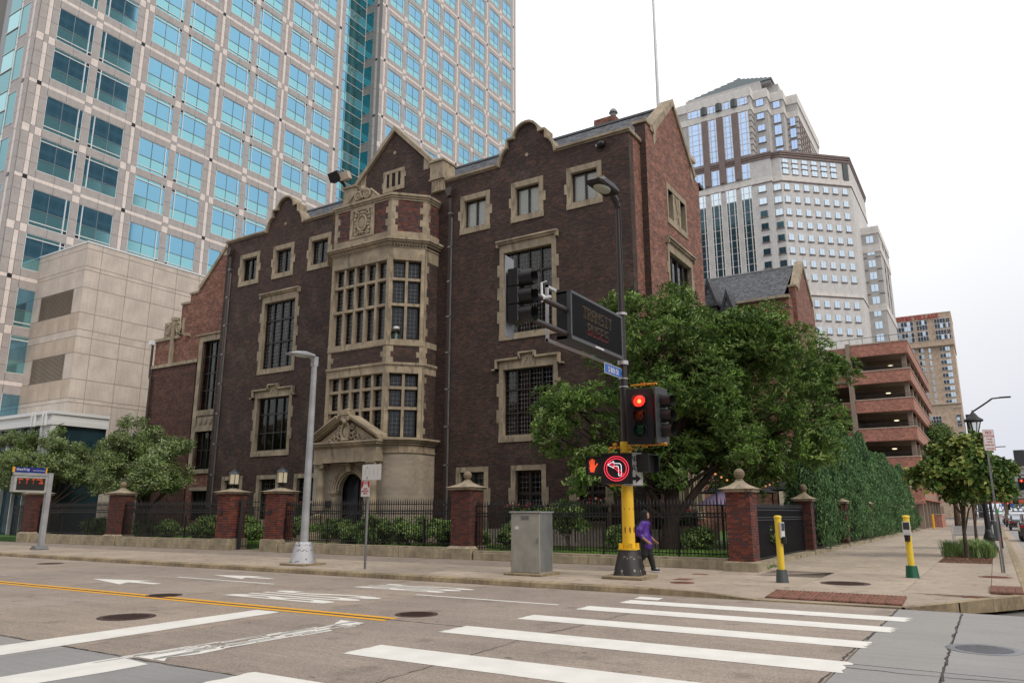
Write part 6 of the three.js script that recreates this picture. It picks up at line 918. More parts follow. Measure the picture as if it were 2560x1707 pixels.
{
  const L = [[-12.49, 5.12, -24.6, 1.48], [-13.37, 4.26, -24.6, 0.95], [-13.37, 5.99, -24.4, 0.61], [-10.86, 9.05, -25.94, 1.24], [-11.6, 7.7, -25.5, 1.15], [-8.99, 9.32, -26.06, 1.0], [-9.44, 7.89, -25.27, 1.41], [-9.19, 7.24, -28.26, 2.54], [-7.16, 8.0, -27.22, 1.75], [-6.5, 6.98, -27.39, 2.04], [-5.62, 6.89, -30.46, 1.69], [-4.73, 5.2, -29.49, 0.83], [-8.53, 4.84, -28.42, 2.06], [-6.19, 4.4, -28.54, 1.74], [-11.87, 3.48, -25.41, 1.27], [-12.35, 2.98, -24.24, 0.77], [-10.64, 5.26, -26.32, 1.94], [-7.27, 3.27, -28.77, 1.21], [-9.5, 3.67, -26.62, 1.48], [-5.25, 3.8, -29.61, 0.88], [-8.39, 3.21, -27.6, 1.0], [-10.68, 2.87, -25.16, 0.77], [-8.6, 6.3, -25.6, 1.7], [-7.4, 5.4, -26.2, 1.6], [-6.9, 3.9, -25.4, 0.75]];
  const T0 = [[-9.82, 0.3, -26.22], [-9.75, 1.3, -26.25], [-9.72, 2.3, -26.3], [-9.6, 3.6, -26.5], [-9.3, 5.2, -26.8], [-9.0, 7.0, -27.0]];
  tree('shade_tree', 'large leafy shade tree in the garden at the street corner', [-9.82, 0.36, -26.22], T0, L, 7000, leafCluster(11, 13, 0.17, 0.06, 0.2, { droop: 0.45 }), LM, [[0.165, 0.275, 0.05], [0.124, 0.217, 0.042], [0.206, 0.326, 0.066], [0.099, 0.181, 0.042], [0.264, 0.362, 0.108]], 0.3, { bark: MT.barkD, core: 0.12 });
  const G2 = leafCluster(23, 13, 0.1, 0.06, 0.19, { droop: 0.1 }), c2 = [[0.247, 0.338, 0.103], [0.195, 0.281, 0.081], [0.312, 0.4, 0.161], [0.156, 0.237, 0.069], [0.39, 0.463, 0.253]];
  const L1 = [[-38.4, 5.66, -23.6, 1.11], [-39.29, 4.61, -23.2, 1.19], [-36.14, 4.46, -23.9, 1.23], [-36.21, 3.65, -23.3, 1.3], [-35.68, 3.5, -24.86, 0.59], [-38.47, 3.37, -23.2, 1.0], [-40.02, 3.72, -23.2, 0.91], [-36.29, 3.06, -24.69, 0.8], [-37.16, 5.64, -23.9, 0.6], [-37.6, 4.5, -24.2, 1.1], [-38.9, 5.3, -24.3, 0.8], [-35.6, 4.9, -24.2, 0.7], [-40.4, 4.6, -24.0, 0.8], [-37.2, 3.0, -23.6, 0.8]];
  tree('small_leaved_tree', 'pale green small leaved tree left of the gate before the brick wing', [-37.9, 0.36, -24.3], [[-37.9, 0.3, -24.3], [-37.95, 1.0, -24.3], [-37.8, 1.8, -24.2], [-37.7, 3.0, -24.1]], L1, 4600, G2, LM, c2, 0.13, { group: 'pale trees behind the left fence' });
  const L2a = [[-49.56, 5.35, -24.0, 1.27], [-49.34, 4.24, -23.6, 1.49], [-47.98, 6.1, -24.3, 0.9], [-46.88, 4.38, -24.3, 1.34], [-51.67, 5.49, -23.6, 1.33], [-48.78, 3.78, -24.2, 1.18], [-45.85, 5.25, -24.6, 0.6], [-44.9, 3.9, -24.6, 0.9], [-51, 3.9, -24.0, 1.2], [-43.5, 3.4, -24.8, 0.8], [-42.4, 4.1, -24.9, 0.8], [-50.3, 6.2, -24.2, 0.9], [-46.6, 5.6, -24.2, 0.9], [-43.6, 4.7, -24.8, 0.8], [-45.4, 4.6, -24.4, 0.9], [-41.6, 3.3, -24.7, 0.7], [-52, 4.4, -24, 1.2]];
  tree('small_leaved_tree', 'pale green small leaved tree at the far left edge above the bus sign', [-48.6, 0.36, -24.6], [[-48.6, 0.3, -24.6], [-48.5, 1.0, -24.6], [-48.3, 1.9, -24.5], [-48.2, 3.2, -24.4]], L2a, 6000, G2, LM, c2, 0.14, { group: 'pale trees behind the left fence' });
  const G3 = leafCluster(31, 12, 0.15, 0.125, 0.22, { droop: 0.5, round: true }), c3 = [[0.15, 0.238, 0.048], [0.112, 0.189, 0.042], [0.195, 0.28, 0.06], [0.09, 0.154, 0.038], [0.375, 0.392, 0.108]];
  tree('street_tree', 'young round leaved street tree in the mulch bed', [-1.0, 0.15, -31.7], [[-1.0, 0.13, -31.7], [-1.0, 0.9, -31.7], [-0.98, 1.6, -31.7], [-0.9, 2.4, -31.7], [-0.8, 3.2, -31.6]], [[-0.72, 3.42, -31.21, 0.84], [-1.63, 2.9, -30.96, 0.56], [-0.05, 3.1, -32.98, 0.7], [-1.02, 2.61, -31.59, 0.66], [-0.41, 3.93, -32.2, 0.51], [-1.16, 3.68, -31.38, 0.5], [0.09, 2.53, -32.39, 0.5], [-2.08, 2.87, -30.97, 0.25], [-0.38, 2.45, -31.91, 0.5], [-0.5, 3.1, -31.5, 0.7]], 900, G3, LM, c3, 0.07, { core: 0.3 });
  tree('street_tree', 'second young street tree behind the first', [-0.8, 0.15, -38.5], [[-0.8, 0.13, -38.5], [-0.78, 1.0, -38.5], [-0.76, 1.8, -38.5], [-0.6, 2.8, -38.6]], [[-0.21, 3.46, -38.96, 0.68], [0.51, 3.46, -39.37, 0.42], [0.22, 3.01, -39.53, 0.49], [-0.59, 2.91, -38.82, 0.57], [-1.1, 3.3, -38.6, 0.5], [0.1, 2.6, -38.9, 0.4]], 520, G3, LM, c3, 0.065, { core: 0.3 });
  const G4 = leafCluster(41, 14, 0.3, 0.2, 0.7, {}), c4 = [[0.14, 0.23, 0.066], [0.112, 0.189, 0.054], [0.182, 0.27, 0.084]];
  tree('distant_tree', 'full green tree between the garage and the tan apartments', [-3.9, 0.1, -107.4], [[-3.9, 0, -107.4], [-3.9, 3, -107.4], [-3.9, 6, -107.4]], [[-4.72, 10.37, -107.43, 2.37], [-3.5, 8.84, -107.67, 2.13], [-5.39, 8.35, -107.09, 2.14], [-2.77, 6.95, -107.1, 1.58], [-4.4, 6.6, -107, 2.0], [-2.0, 8.4, -108, 1.4]], 900, G4, LMm, c4, 0.3, { core: 0.4 });
  tree('distant_tree', 'far tree canopy at the end of the side street', [13, 0, -330], [[13, 0, -330], [13, 5, -330], [13, 8, -330]], [[10, 8.5, -330, 5], [15, 9.5, -330, 6], [20, 9, -330, 6], [7.5, 7, -330, 3.5]], 700, leafCluster(42, 14, 0.8, 0.6, 2, {}), LMm, c4, 0.5, { core: 0.4 });
}
// arborvitae along the side fence
{
  const fan = leafCluster(51, 16, 0.20, 0.05, 0.17, { droop: -0.9, flat: 1.3 }), cols = [[0.12, 0.225, 0.095], [0.152, 0.27, 0.115], [0.096, 0.18, 0.081], [0.184, 0.315, 0.128]];
  const core = mat('evergreen_core', { color: lin(0.10, 0.19, 0.085), roughness: 1 });
  const spots = [[-34.2, 4.6], [-36.6, 5.0], [-39.4, 5.3], [-42.3, 5.6], [-45.6, 6.0], [-48.6, 5.6], [-51.6, 6.2], [-54.4, 5.2], [-57.0, 5.3], [-60.4, 5.5], [-64.3, 5.7], [-68, 5.0], [-71.6, 4.8], [-76, 5.5]];
  const ord = ['first', 'second', 'third', 'fourth', 'fifth', 'sixth', 'seventh', 'eighth', 'ninth', 'tenth', 'eleventh', 'twelfth', 'thirteenth', 'fourteenth'];
  spots.forEach(([z, h], i) => {
    const x = -6.8 + rr(-0.12, 0.12), r0 = rr(0.98, 1.2), t = thing('arborvitae', ord[i] + ' tall conical evergreen from the corner along the side fence', 'evergreen', [x, 0.36, z], 'evergreens along the side fence');
    new B().lathe([[0, h * 0.85], [r0 * 0.12, h * 0.7], [r0 * 0.38, h * 0.4], [r0 * 0.48, h * 0.15], [0.2, 0.1], [0.1, 0]], 0, 0, 0, 10).build('trunk', core, t, false);
    const pts = []; for (let k = 0; k < 950; k++) { const v = Math.pow(rnd(), 0.8), a = rnd() * 6.283, lump = 0.62 + 0.76 * pn(a * 2.2 + i * 3, v * 9 + i * 5, 64), rad = r0 * lump * Math.pow(Math.max(0, 1 - v), 0.72) * (0.86 + 0.2 * rnd()) * (v < 0.1 ? 0.85 : 1), p = [x + Math.cos(a) * rad, 0.36 + 0.1 + v * h * 0.98, z + Math.sin(a) * rad]; pts.push({ p, s: rr(0.75, 1.25), up: new THREE.Vector3(Math.cos(a) * 0.25, 1, Math.sin(a) * 0.25).normalize() }); }
    scatter('foliage', fan, LMm, t, pts, cols);
  });
}
// shrubs in the garden
{
  const G = leafCluster(61, 14, 0.095, 0.055, 0.13, {}), cols = [[0.176, 0.286, 0.06], [0.135, 0.234, 0.05], [0.23, 0.351, 0.078], [0.108, 0.189, 0.048], [0.311, 0.416, 0.132]];
  const S = [['rounded glossy shrub right of the grey cabinet', -12.7, -24.2, 0.95, 1.75, 1], ['shrub left of the grey cabinet beside the pier', -15.0, -25.2, 0.8, 1.5, 1], ['low shrub behind the pier left of the cabinet', -14.3, -23.4, 0.9, 0.95, 0], ['shrub behind the corner pier', -6.9, -26.4, 0.8, 1.6, 0], ['small shrub at the foot of the terrace wall', -9.0, -26.7, 0.6, 0.8, 0], ['dark low shrub behind the signal pole', -11.2, -25.0, 0.75, 0.95, 0],
    ['light green shrub seen through the open gate', -27.7, -25.4, 0.8, 1.3, 0], ['low shrub beside the gate path', -26.0, -25.2, 0.9, 0.85, 0], ['tall shrub behind the grey lamp post', -24.3, -24.6, 0.9, 1.3, 0], ['shrub between the lamp post and the porch steps', -22.8, -24.2, 0.85, 0.9, 0], ['shrub before the porch steps', -21.4, -23.9, 0.95, 1.2, 0], ['shrub in front of the rounded stone flank', -19.8, -24.0, 0.95, 1.15, 0], ['shrub right of the rounded stone flank', -18.2, -24.2, 0.95, 1.15, 0], ['shrub left of the cabinet pier', -16.7, -24.0, 0.85, 1.0, 0],
    ['shrub behind the left fence near the gate pier', -30.0, -24.4, 0.95, 1.05, 0], ['shrub in the middle of the left fence', -31.8, -24.2, 1.0, 1.0, 0], ['shrub under the left tree', -33.7, -24.4, 1.0, 1.1, 0], ['shrub at the foot of the left tree pier', -35.4, -24.0, 0.95, 0.9, 0], ['dim shrub behind the bus sign fence', -39.0, -25.0, 1.0, 1.0, 0], ['shrub behind the bus sign post', -41.0, -24.4, 1.0, 0.9, 0], ['shrub at the far left pier', -42.9, -24.8, 0.9, 1.2, 0]];
  for (const [label, x, z, r, h, stem] of S) {
    const t = thing('shrub', label, 'shrub', [x, 0.36, z], 'garden shrubs behind the fence'), y = 0.36; const b = new B(); for (let i = 0; i < 6; i++) b.bar([x + rr(-0.08, 0.08), y, z], [x + rr(-0.6, 0.6) * r, y + h * 0.7, z + rr(-0.5, 0.5) * r], 0.018, 5, 0.008); b.build('stem', MT.bark, t);
    const L = []; for (let i = 0; i < 6; i++) L.push([x + rr(-0.5, 0.5) * r, y + h * (stem ? rr(0.5, 0.75) : rr(0.3, 0.7)), z + rr(-0.4, 0.4) * r, r * rr(0.42, 0.6)]);
    scatter('foliage', G, LM, t, blob(L, 520, { minY: y + (stem ? h * 0.22 : 0.03), fill: false }), cols);
  }
}
// grass: lawn blades near the fence, ornamental clumps in the tree bed
{
  const blade = (seed, n, h, sp) => { const r = mulberry(seed), P = []; for (let i = 0; i < n; i++) { const a = r() * 6.283, d = r() * sp, x = Math.cos(a) * d, z = Math.sin(a) * d, l = h * (0.6 + 0.6 * r()), b = r() * 6.283, w = 0.006 + h * 0.006, lean = l * (0.2 + 0.6 * r()), mx = x + Math.cos(b) * lean * 0.35, mz = z + Math.sin(b) * lean * 0.35, tx = x + Math.cos(b) * lean, tz = z + Math.sin(b) * lean; const px = -Math.sin(b) * w, pz = Math.cos(b) * w; P.push(x - px, 0, z - pz, x + px, 0, z + pz, mx + px * 0.7, l * 0.7, mz + pz * 0.7, x - px, 0, z - pz, mx + px * 0.7, l * 0.7, mz + pz * 0.7, mx - px * 0.7, l * 0.7, mz - pz * 0.7, mx - px * 0.7, l * 0.7, mz - pz * 0.7, mx + px * 0.7, l * 0.7, mz + pz * 0.7, tx, l * 0.9, tz); } const g = new THREE.BufferGeometry(); g.setAttribute('position', new THREE.Float32BufferAttribute(P, 3)); g.computeVertexNormals(); g.setAttribute('uv', new THREE.Float32BufferAttribute(new Float32Array(P.length / 3 * 2), 2)); return g; };
  const turf = blade(71, 18, 0.09, 0.14), pts = []; for (let i = 0; i < 9000; i++) { const x = rr(-44, -6.6), z = -22.1 - Math.pow(rnd(), 1.4) * 4.2; if (x > -27.6 && x < -25.5 && z > -26) continue; pts.push({ p: [x, 0.355, z], s: rr(0.7, 1.3) }); }
  const lawn = structure('grass'); lawn.userData = { kind: 'stuff', label: 'green lawn grass behind the fence' }; scatter('grass_blades', turf, LMm, lawn, pts, [[0.15, 0.28, 0.048], [0.12, 0.238, 0.041], [0.18, 0.322, 0.06]]);
  const G = blade(72, 70, 0.5, 0.16), gc = [[0.234, 0.35, 0.115], [0.182, 0.288, 0.092], [0.299, 0.413, 0.172]];
  for (const [label, x, z, s] of [['left clump of ornamental grass in the mulch bed', -1.35, -32.3, 1.15], ['right clump of ornamental grass in the mulch bed', -0.55, -32.2, 1.1], ['middle clump of ornamental grass behind the young tree', -0.95, -33.6, 1.2], ['rear clump of ornamental grass by the lamp base', -0.6, -34.6, 1.1]]) { const t = thing('grass_clump', label, 'grass clump', [x, 0.14, z]); const p = []; for (let i = 0; i < 9; i++) p.push({ p: [x + rr(-0.3, 0.3), 0.14, z + rr(-0.3, 0.3)], s: s * rr(0.8, 1.1) }); scatter('blades', G, LMm, t, p, gc); new B().sph(0, -0.02, 0, 0.2, 1.3, 0.5, 1.3, 10).build('crown_root', MT.mulch, t, false); }
  const bed = structure('mulch_bed'); new B().box(-1.715, -0.255, 0, SW - 0.01, -36.39, -28.21).build('soil', MT.mulch, bed);
  const chip = new THREE.BoxGeometry(0.05, 0.012, 0.02), cp = []; for (let i = 0; i < 2600; i++) cp.push({ p: [rr(-1.7, -0.27), SW - 0.004, -28.25 - Math.pow(rnd(), 1.5) * 7.9], s: rr(0.6, 1.4), up: new THREE.Vector3(rr(-0.4, 0.4), 1, rr(-0.4, 0.4)).normalize() }); scatter('bark_chips', chip, mat('bark_chip', { roughness: 1 }), bed, cp, [[0.16, 0.085, 0.05], [0.22, 0.13, 0.08], [0.11, 0.06, 0.04]]);
  const wd = thing('weed', 'small green weeds growing at the foot of the corner pier', 'weed', [-5.62, SW, -22.6]); const wp = []; for (let i = 0; i < 12; i++) wp.push({ p: [-5.62 + rr(-0.08, 0.12), SW, -22.2 - rnd() * 1.6], s: rr(0.6, 1.1) }); scatter('leaves', leafCluster(73, 14, 0.06, 0.03, 0.09, {}), LMm, wd, wp, [[0.12, 0.2, 0.05]]); new B().sph(0, -0.03, 0, 0.05).build('root', MT.mulch, wd, false);
}
// flower baskets on the windowsills and railing
{
  const lf = leafCluster(81, 14, 0.09, 0.05, 0.13, {}), petal = new THREE.IcosahedronGeometry(0.05, 0); petal.setAttribute('uv', new THREE.Float32BufferAttribute(new Float32Array(petal.attributes.position.count * 2), 2));
  for (const [label, x, y, z, w] of [['flower box with red blooms on the terrace wall beside the tree', -9.9, 1.2, -27.3, 1.5], ['flower box with red blooms under the window left of the tree trunk', -13.6, 1.5, -27.6, 1.4], ['flower box with red blooms under the window behind the cabinet', -16.9, 1.35, -27.6, 1.3], ['flower box with red blooms beside the cabinet pier', -19.4, 1.35, -27.6, 1.2], ['hanging basket with red blooms seen through the gate', -29.3, 1.5, -27.3, 0.9], ['flower box with red blooms left of the gate', -35.6, 1.35, -27.6, 1.0]]) {
    const t = thing('flower_box', label, 'flower box', [x, y, z], 'flower boxes along the clubhouse'); new B().ext([[-w / 2 + 0.06, 0], [w / 2 - 0.06, 0], [w / 2, 0.36], [-w / 2, 0.36]], -0.16, 0.16).build('box', MT.black, t, false); new B().box(-w / 2, -w / 2 + 0.03, -1, 0.05, -0.05, 0.0).box(w / 2 - 0.03, w / 2, -1, 0.05, -0.05, 0.0).build('support', MT.iron, t, false);
    const p = [], f = []; for (let i = 0; i < 34; i++) p.push({ p: [x + rr(-0.5, 0.5) * w, y + 0.36 + rr(-0.05, 0.18), z + rr(-0.15, 0.2)], s: rr(0.8, 1.2) }); for (let i = 0; i < 22; i++) { const xx = x + (Math.floor(rnd() * 4) - 1.5) / 4 * w + rr(-0.1, 0.1); p.push({ p: [xx, y + 0.36 - rnd() * 0.55, z + 0.2], s: rr(0.5, 0.9) }); } for (let i = 0; i < 14; i++) f.push({ p: [x + rr(-0.5, 0.5) * w, y + rr(0.45, 0.72), z + rr(-0.1, 0.22)], s: rr(0.7, 1.5) });
    scatter('leaves', lf, LMm, t, p, [[0.16, 0.24, 0.05], [0.09, 0.16, 0.04]]); scatter('blooms', petal, mat('bloom_' + Math.round(-x), { roughness: 0.7 }), t, f, [[0.55, 0.03, 0.02], [0.62, 0.06, 0.04], [0.7, 0.5, 0.45]]);
  }
}
// ================= street furniture =================
const glow = (name, r, g, b, k = 1) => mat(name, { color: lin(r * 0.2, g * 0.2, b * 0.2), emissive: lin(r, g, b), emissiveIntensity: k, roughness: 0.4 });
const PX = -7.6, PZ = -17.5;
{
  const p = thing('signal_pole', 'traffic signal pole, yellow below and dark brown above, on a black base', 'signal pole', [PX, SW, PZ]);
  new B().ext(rect(-0.52, 0.52, 0, 0.075), -0.5, 0.5, [], 0.02).build('footing', MT.kerb, p, false);
  const fr = (y0, y1, a, b, n = 4) => { const g = new THREE.CylinderGeometry(b * 1.414, a * 1.414, y1 - y0, n, 1); g.rotateY(Math.PI / 4 + 0.12); return g.translate(0, (y0 + y1) / 2, 0), g; };
  new B().add(fr(0.075, 0.66, 0.32, 0.2)).build('base_cover', mat('scuffed_black', { map: tex(128, 128, (u, v) => { const s = ss(0.7, 0.78, fbm(u, v, 7, 4)); return [34 + 130 * s, 28 + 128 * s, 26 + 120 * s]; }, 0.7), roughness: 0.5 }), p, false);
  { const g = new THREE.CylinderGeometry(0.145, 0.165, 2.55, 8, 1); new B().add(g, 0, 0.70 + 1.275, 0).add(fr(0.66, 0.7, 0.21, 0.21)).build('yellow_shaft', MT.yellow, p, false); const k = new B(); for (const a of [0, 1, 2, 3]) k.c(Math.cos(a * 1.571 + 0.9) * 0.19, 0.75, Math.sin(a * 1.571 + 0.9) * 0.19, 0.1, 0.13, 0.09, a * 1.571); k.build('base_bolt', MT.yellow, p, false); }
  new B().cyl(0, 3.25, 0, 0.11, 0.066, 6.35, 14).build('brown_shaft', MT.brown, p, false); new B().cyl(0.08, 6.0, 0.02, 0.014, 0.014, 3.5, 6).build('conduit', MT.brown, p, false);
  const bn = new B(); for (const y of [4.83, 4.62, 2.28, 2.18]) bn.cyl(0, y, 0, y < 3 ? 0.165 : 0.115, y < 3 ? 0.165 : 0.115, 0.025, 14); bn.cyl(0, 6.5, 0, 0.15, 0.15, 0.06, 14).cyl(0, 5.2, 0, 0.14, 0.14, 0.1, 14); bn.build('band', MT.alu, p, false);
  for (const y of [5.95, 5.4]) new B().bar([0, y, 0], [0.0, y, 4.85], 0.075, 10, 0.06).build('mast_arm', MT.brown, p, false);
  const lum = part(p, 'luminaire', PX, 0, PZ, 0);
  new B().bar([0, 9.6, 0], [0, 9.75, 0.12], 0.08, 8).bar([0, 9.75, 0.12], [0, 9.92, 0.45], 0.1, 8, 0.07).build('arm', MT.brown, lum);
  new B().ext([[0.35, 9.82], [1.5, 9.76], [1.52, 9.84], [1.2, 9.99], [0.7, 10.02], [0.38, 9.95]], -0.24, 0.24, [], 0.05).l.forEach(g => { g.rotateY(-Math.PI / 2); mesh('housing', g, MT.brown, lum); });
  new B().sph(0, 9.79, 0.98, 0.2, 0.95, 0.35, 1.8, 16).build('lens', mat('lamp_lens', { color: lin(0.45, 0.46, 0.40), roughness: 0.15, clearcoat: 1 }), lum);
  const br = (f) => { const b = new B(); f(b); b.build('bracket', MT.rustY, p, false); };
  br(b => b.bar([0.1, 3.14, 0.15], [1.15, 3.12, 0.3], 0.03, 7).sph(1.15, 3.12, 0.3, 0.05).c(0.6, 3.12, 0.22, 0.09, 0.12, 0.09)); br(b => b.bar([0.25, 4.62, 0.15], [0.98, 4.6, 0.25], 0.03, 7).c(0.6, 4.62, 0.2, 0.08, 0.1, 0.08)); br(b => b.bar([-0.1, 3.1, 0.15], [-0.35, 3.1, 0.2], 0.032, 7).bar([-0.35, 3.1, 0.2], [-0.35, 2.92, 0.2], 0.032, 7).c(-0.2, 3.14, 0.2, 0.09, 0.15, 0.09)); br(b => b.bar([-0.1, 2.2, 0.12], [-0.3, 2.2, 0.2], 0.03, 7).sph(-0.32, 2.2, 0.22, 0.055)); br(b => b.bar([-0.62, 2.92, 0.15], [-0.5, 2.96, 0.15], 0.035, 7)); br(b => b.bar([0.12, 3.06, 0.1], [0.3, 3.04, 0.1], 0.03, 7));
}
function signalHead(label, x, y, z, rot, lit, o = {}) {
  const h = thing('traffic_signal', label, 'traffic light', [x, y, z]); h.rotation.y = rot; const s = o.s || 1;
  if (o.plate !== false) new B().ext([[-0.33, -0.68], [0.33, -0.68], [0.33, 0.68], [-0.33, 0.68]], -0.03, 0.0, [], 0.008).build('backplate', o.pm || MT.black, h, false);
  for (let i = 0; i < 3; i++) {
    const yy = 0.356 * (1 - i); new B().ext(rect(-0.17, 0.17, yy - 0.168, yy + 0.168), -0.22, 0.02, [], 0.02).build('section', MT.black, h, false);
    const v = new THREE.CylinderGeometry(0.158, 0.165, 0.27, 20, 1, true, -Math.PI * 0.32 - Math.PI / 2 - Math.PI * 0.0, Math.PI * 1.64); v.rotateX(Math.PI / 2); v.rotateZ(0); const vo = new B().add(v, 0, yy, 0.15).build('visor', MT.visor || (MT.visor = mat('visor', { color: lin(0.011, 0.011, 0.012), roughness: 0.5, side: THREE.DoubleSide })), h, false);
    const on = lit === i, L = new B().sph(0, yy, 0.03, 0.15, 1, 1, 0.35, 20); const c = [[1, 0.03, 0.015], [0.09, 0.022, 0.003], [0.006, 0.05, 0.022]][i]; L.build('lens', on ? glow('red_signal_lens_' + names.traffic_signal, 1.0, 0.035, 0.02, 1.6) : mat('dark_lens_' + names.traffic_signal + i, { color: lin(...(i === 0 ? [0.05, 0.004, 0.003] : c)), roughness: 0.25 }), h, false); if (on) new B().sph(0, yy, 0.075, 0.05, 1, 1, 0.3, 14).build('lens_core', glow('red_lens_core_' + names.traffic_signal, 1.0, 0.45, 0.12, 1.6), h, false);
  }
  return h;
}
signalHead('traffic light showing red towards the viewer', -7.02, 3.94, -17.1, 0.28, 0);
{ const l = new THREE.PointLight(0xff2010, 0.5, 6); l.position.set(-6.9, 4.3, -16.75); l.castShadow = true; l.shadow.radius = 8; scene.add(l); }
signalHead('dark traffic light turned sideways behind the red one', -6.55, 3.95, -17.35, Math.PI / 2 - 0.1, -1, { pm: MT.darkgrey });
{ const c = signalHead('three section traffic light on the mast arm seen from its side', -7.62, 5.93, -12.55, Math.PI / 2 + 0.06, -1, { plate: false }); c.scale.setScalar(1.06); new B().ext(rect(-0.17, 0.17, -0.78, 0.82), -0.27, -0.255, [], 0.004).build('mounting_plate', MT.galv, c, false); }
{ // camera detector beside it
  const d = thing('detector_camera', 'small white detector camera on the mast arm', 'camera', [-7.6, 6.0, -13.35]); new B().bar([0, 0, 0], [0, 0.42, 0], 0.025, 8).bar([0, 0.42, 0], [0.12, 0.44, 0], 0.012, 6).sph(0.03, 0.1, 0.02, 0.065, 1, 1, 0.6).build('mount', MT.whiteAl, d, false); new B().bar([0.05, 0.08, 0], [0.2, 0.1, -0.05], 0.028, 10, 0.034).build('camera_tube', MT.whiteAl, d, false);
}
// dot matrix message sign, face towards the side street
const F57 = { T: '1111100100001000010000100001000010', R: '11110100011000111110101001001010001', A: '01110100011000111111100011000110001', N: '10001110011010110011100011000110001', S: '01111100001000001110000010000111110', I: '01110001000010000100001000010001110', B: '11110100011000111110100011000111110', U: '10001100011000110001100011000101110', E: '11111100001000011110100001000011111' };
{
  const s = thing('message_sign', 'black dot matrix message sign hanging on the mast arm', 'message sign', [-7.68, 5.42, -15.85]); s.rotation.y = Math.PI / 2; const W = 2.8, H = 1.1;
  new B().box(-W / 2, W / 2, 0.0, H, -0.17, 0.16).build('cabinet', MT.black, s, false);
  new B().box(-W / 2, W / 2, H - 0.05, H + 0.01, -0.175, 0.21).box(-W / 2, W / 2, -0.01, 0.07, -0.175, 0.21).box(W / 2 - 0.05, W / 2 + 0.005, 0, H, 0.1, 0.2).box(-W / 2 - 0.005, -W / 2 + 0.05, 0, H, 0.1, 0.2).build('face_frame', mat('sign_frame', { color: lin(0.06, 0.062, 0.066), roughness: 0.45 }), s, false);
  for (let i = 0; i < 27; i++) { const o = mesh('louvre', boxGeo(W - 0.1, 0.008, 0.05), MT.black, s); o.position.set(0, 0.09 + i * 0.036, 0.178); }
  new B().box(-W / 2 - 0.42, -W / 2 - 0.36, -0.1, H + 0.08, -0.22, -0.16).box(-W / 2 - 0.42, -W / 2, H + 0.02, H + 0.08, -0.22, -0.16).box(-W / 2 - 0.42, W / 2 + 0.1, -0.1, -0.05, -0.23, -0.15).build('hanger', MT.alu, s, false);
  const dots = (str, y, m, p, name, rows = [0, 7]) => { const b = new B(), n = str.length; for (let c = 0; c < n; c++) { const f = F57[str[c]].padEnd(35, '0'); for (let r = rows[0]; r < rows[1]; r++) for (let q = 0; q < 5; q++) if (f[r * 5 + q] === '1') b.box((c - n / 2) * p * 6 + q * p, (c - n / 2) * p * 6 + q * p + p * 0.6, y - r * p * 1.1, y - r * p * 1.1 + p * 0.5, 0.17, 0.216); } b.build(name, m, s, false).userData.kind = 'stuff'; };
  const amber = glow('amber_led', 0.05, 0.03, 0.012, 1), red = glow('red_led', 0.07, 0.004, 0.004, 1); dots('TRANSIT', 0.86, amber, 0.0385, 'led_letters'); dots('BUSES', 0.50, amber, 0.0385, 'led_letters', [0, 4]); dots('BUSES', 0.50, red, 0.0385, 'led_letters', [4, 7]);
  new B().box(-0.2, 0.25, 0.01, 0.05, 0.21, 0.214).build('maker_plate', MT.signW, s, false);
}
{ // street name
  const s = thing('street_sign', 'blue street name sign fixed to the signal pole', 'street sign', [PX, 5.09, -16.9]); s.rotation.y = Math.PI / 2;
  new B().ext(rect(-0.52, 0.52, -0.13, 0.13), -0.006, 0.0, [], 0.002).build('border', MT.signW, s, false); new B().box(-0.5, 0.5, -0.115, 0.115, 0.0, 0.004).build('panel', MT.signB, s, false); new B().add(text('S 8th St', 0.135, 0.003, font, 0.92), 0, 0, 0.004).build('lettering', MT.signW, s, false); new B().box(0.46, 0.62, -0.09, -0.06, -0.03, 0.01).box(0.46, 0.62, 0.06, 0.09, -0.03, 0.01).build('strap', MT.alu, s, false);
}
{ // no left turn, lit
  const s = thing('turn_sign', 'lit no left turn box sign with red ring on the yellow pole', 'traffic sign', [-7.69, 2.72, -17.1]); s.rotation.y = 0.33;
  new B().box(-0.36, 0.36, -0.35, 0.34, -0.2, -0.02).build('housing', MT.black, s, false); new B().box(-0.38, 0.38, 0.33, 0.36, -0.22, 0.08).box(-0.38, -0.35, -0.36, 0.33, -0.22, 0.02).box(0.35, 0.38, -0.36, 0.33, -0.22, 0.02).box(-0.38, 0.38, -0.38, -0.35, -0.22, 0.02).build('hood', MT.black, s, false); new B().box(-0.35, 0.35, -0.35, 0.33, -0.02, -0.01).build('face', mat('sign_face', { color: lin(0.018, 0.013, 0.015), roughness: 0.35 }), s, false);
  const R = new B(); R.torus(0, -0.01, 0.0, 0.295, 0.011).torus(0, -0.01, 0.0, 0.24, 0.011); R.c(-0.016, -0.026, 0.012, 0.52, 0.016, 0.016, 0, 0, -Math.PI / 4).c(0.016, 0.006, 0.012, 0.52, 0.016, 0.016, 0, 0, -Math.PI / 4); R.build('red_led_ring', glow('red_led_ring', 1.0, 0.05, 0.09, 1.1), s, false);
  const A = new B(), pl = (pts) => { for (let i = 0; i < pts.length - 1; i++) A.bar([...pts[i], 0.0], [...pts[i + 1], 0.0], 0.0085, 5); }; pl([[0.12, -0.18], [0.12, 0.06], [0.09, 0.11], [-0.06, 0.115], [-0.06, 0.165], [-0.21, 0.08], [-0.06, 0.0], [-0.06, 0.05], [0.03, 0.05], [0.05, 0.03], [0.05, -0.18], [0.12, -0.18]]); A.build('white_led_arrow', glow('white_led_arrow', 0.9, 0.92, 1.0, 1.1), s, false);
}
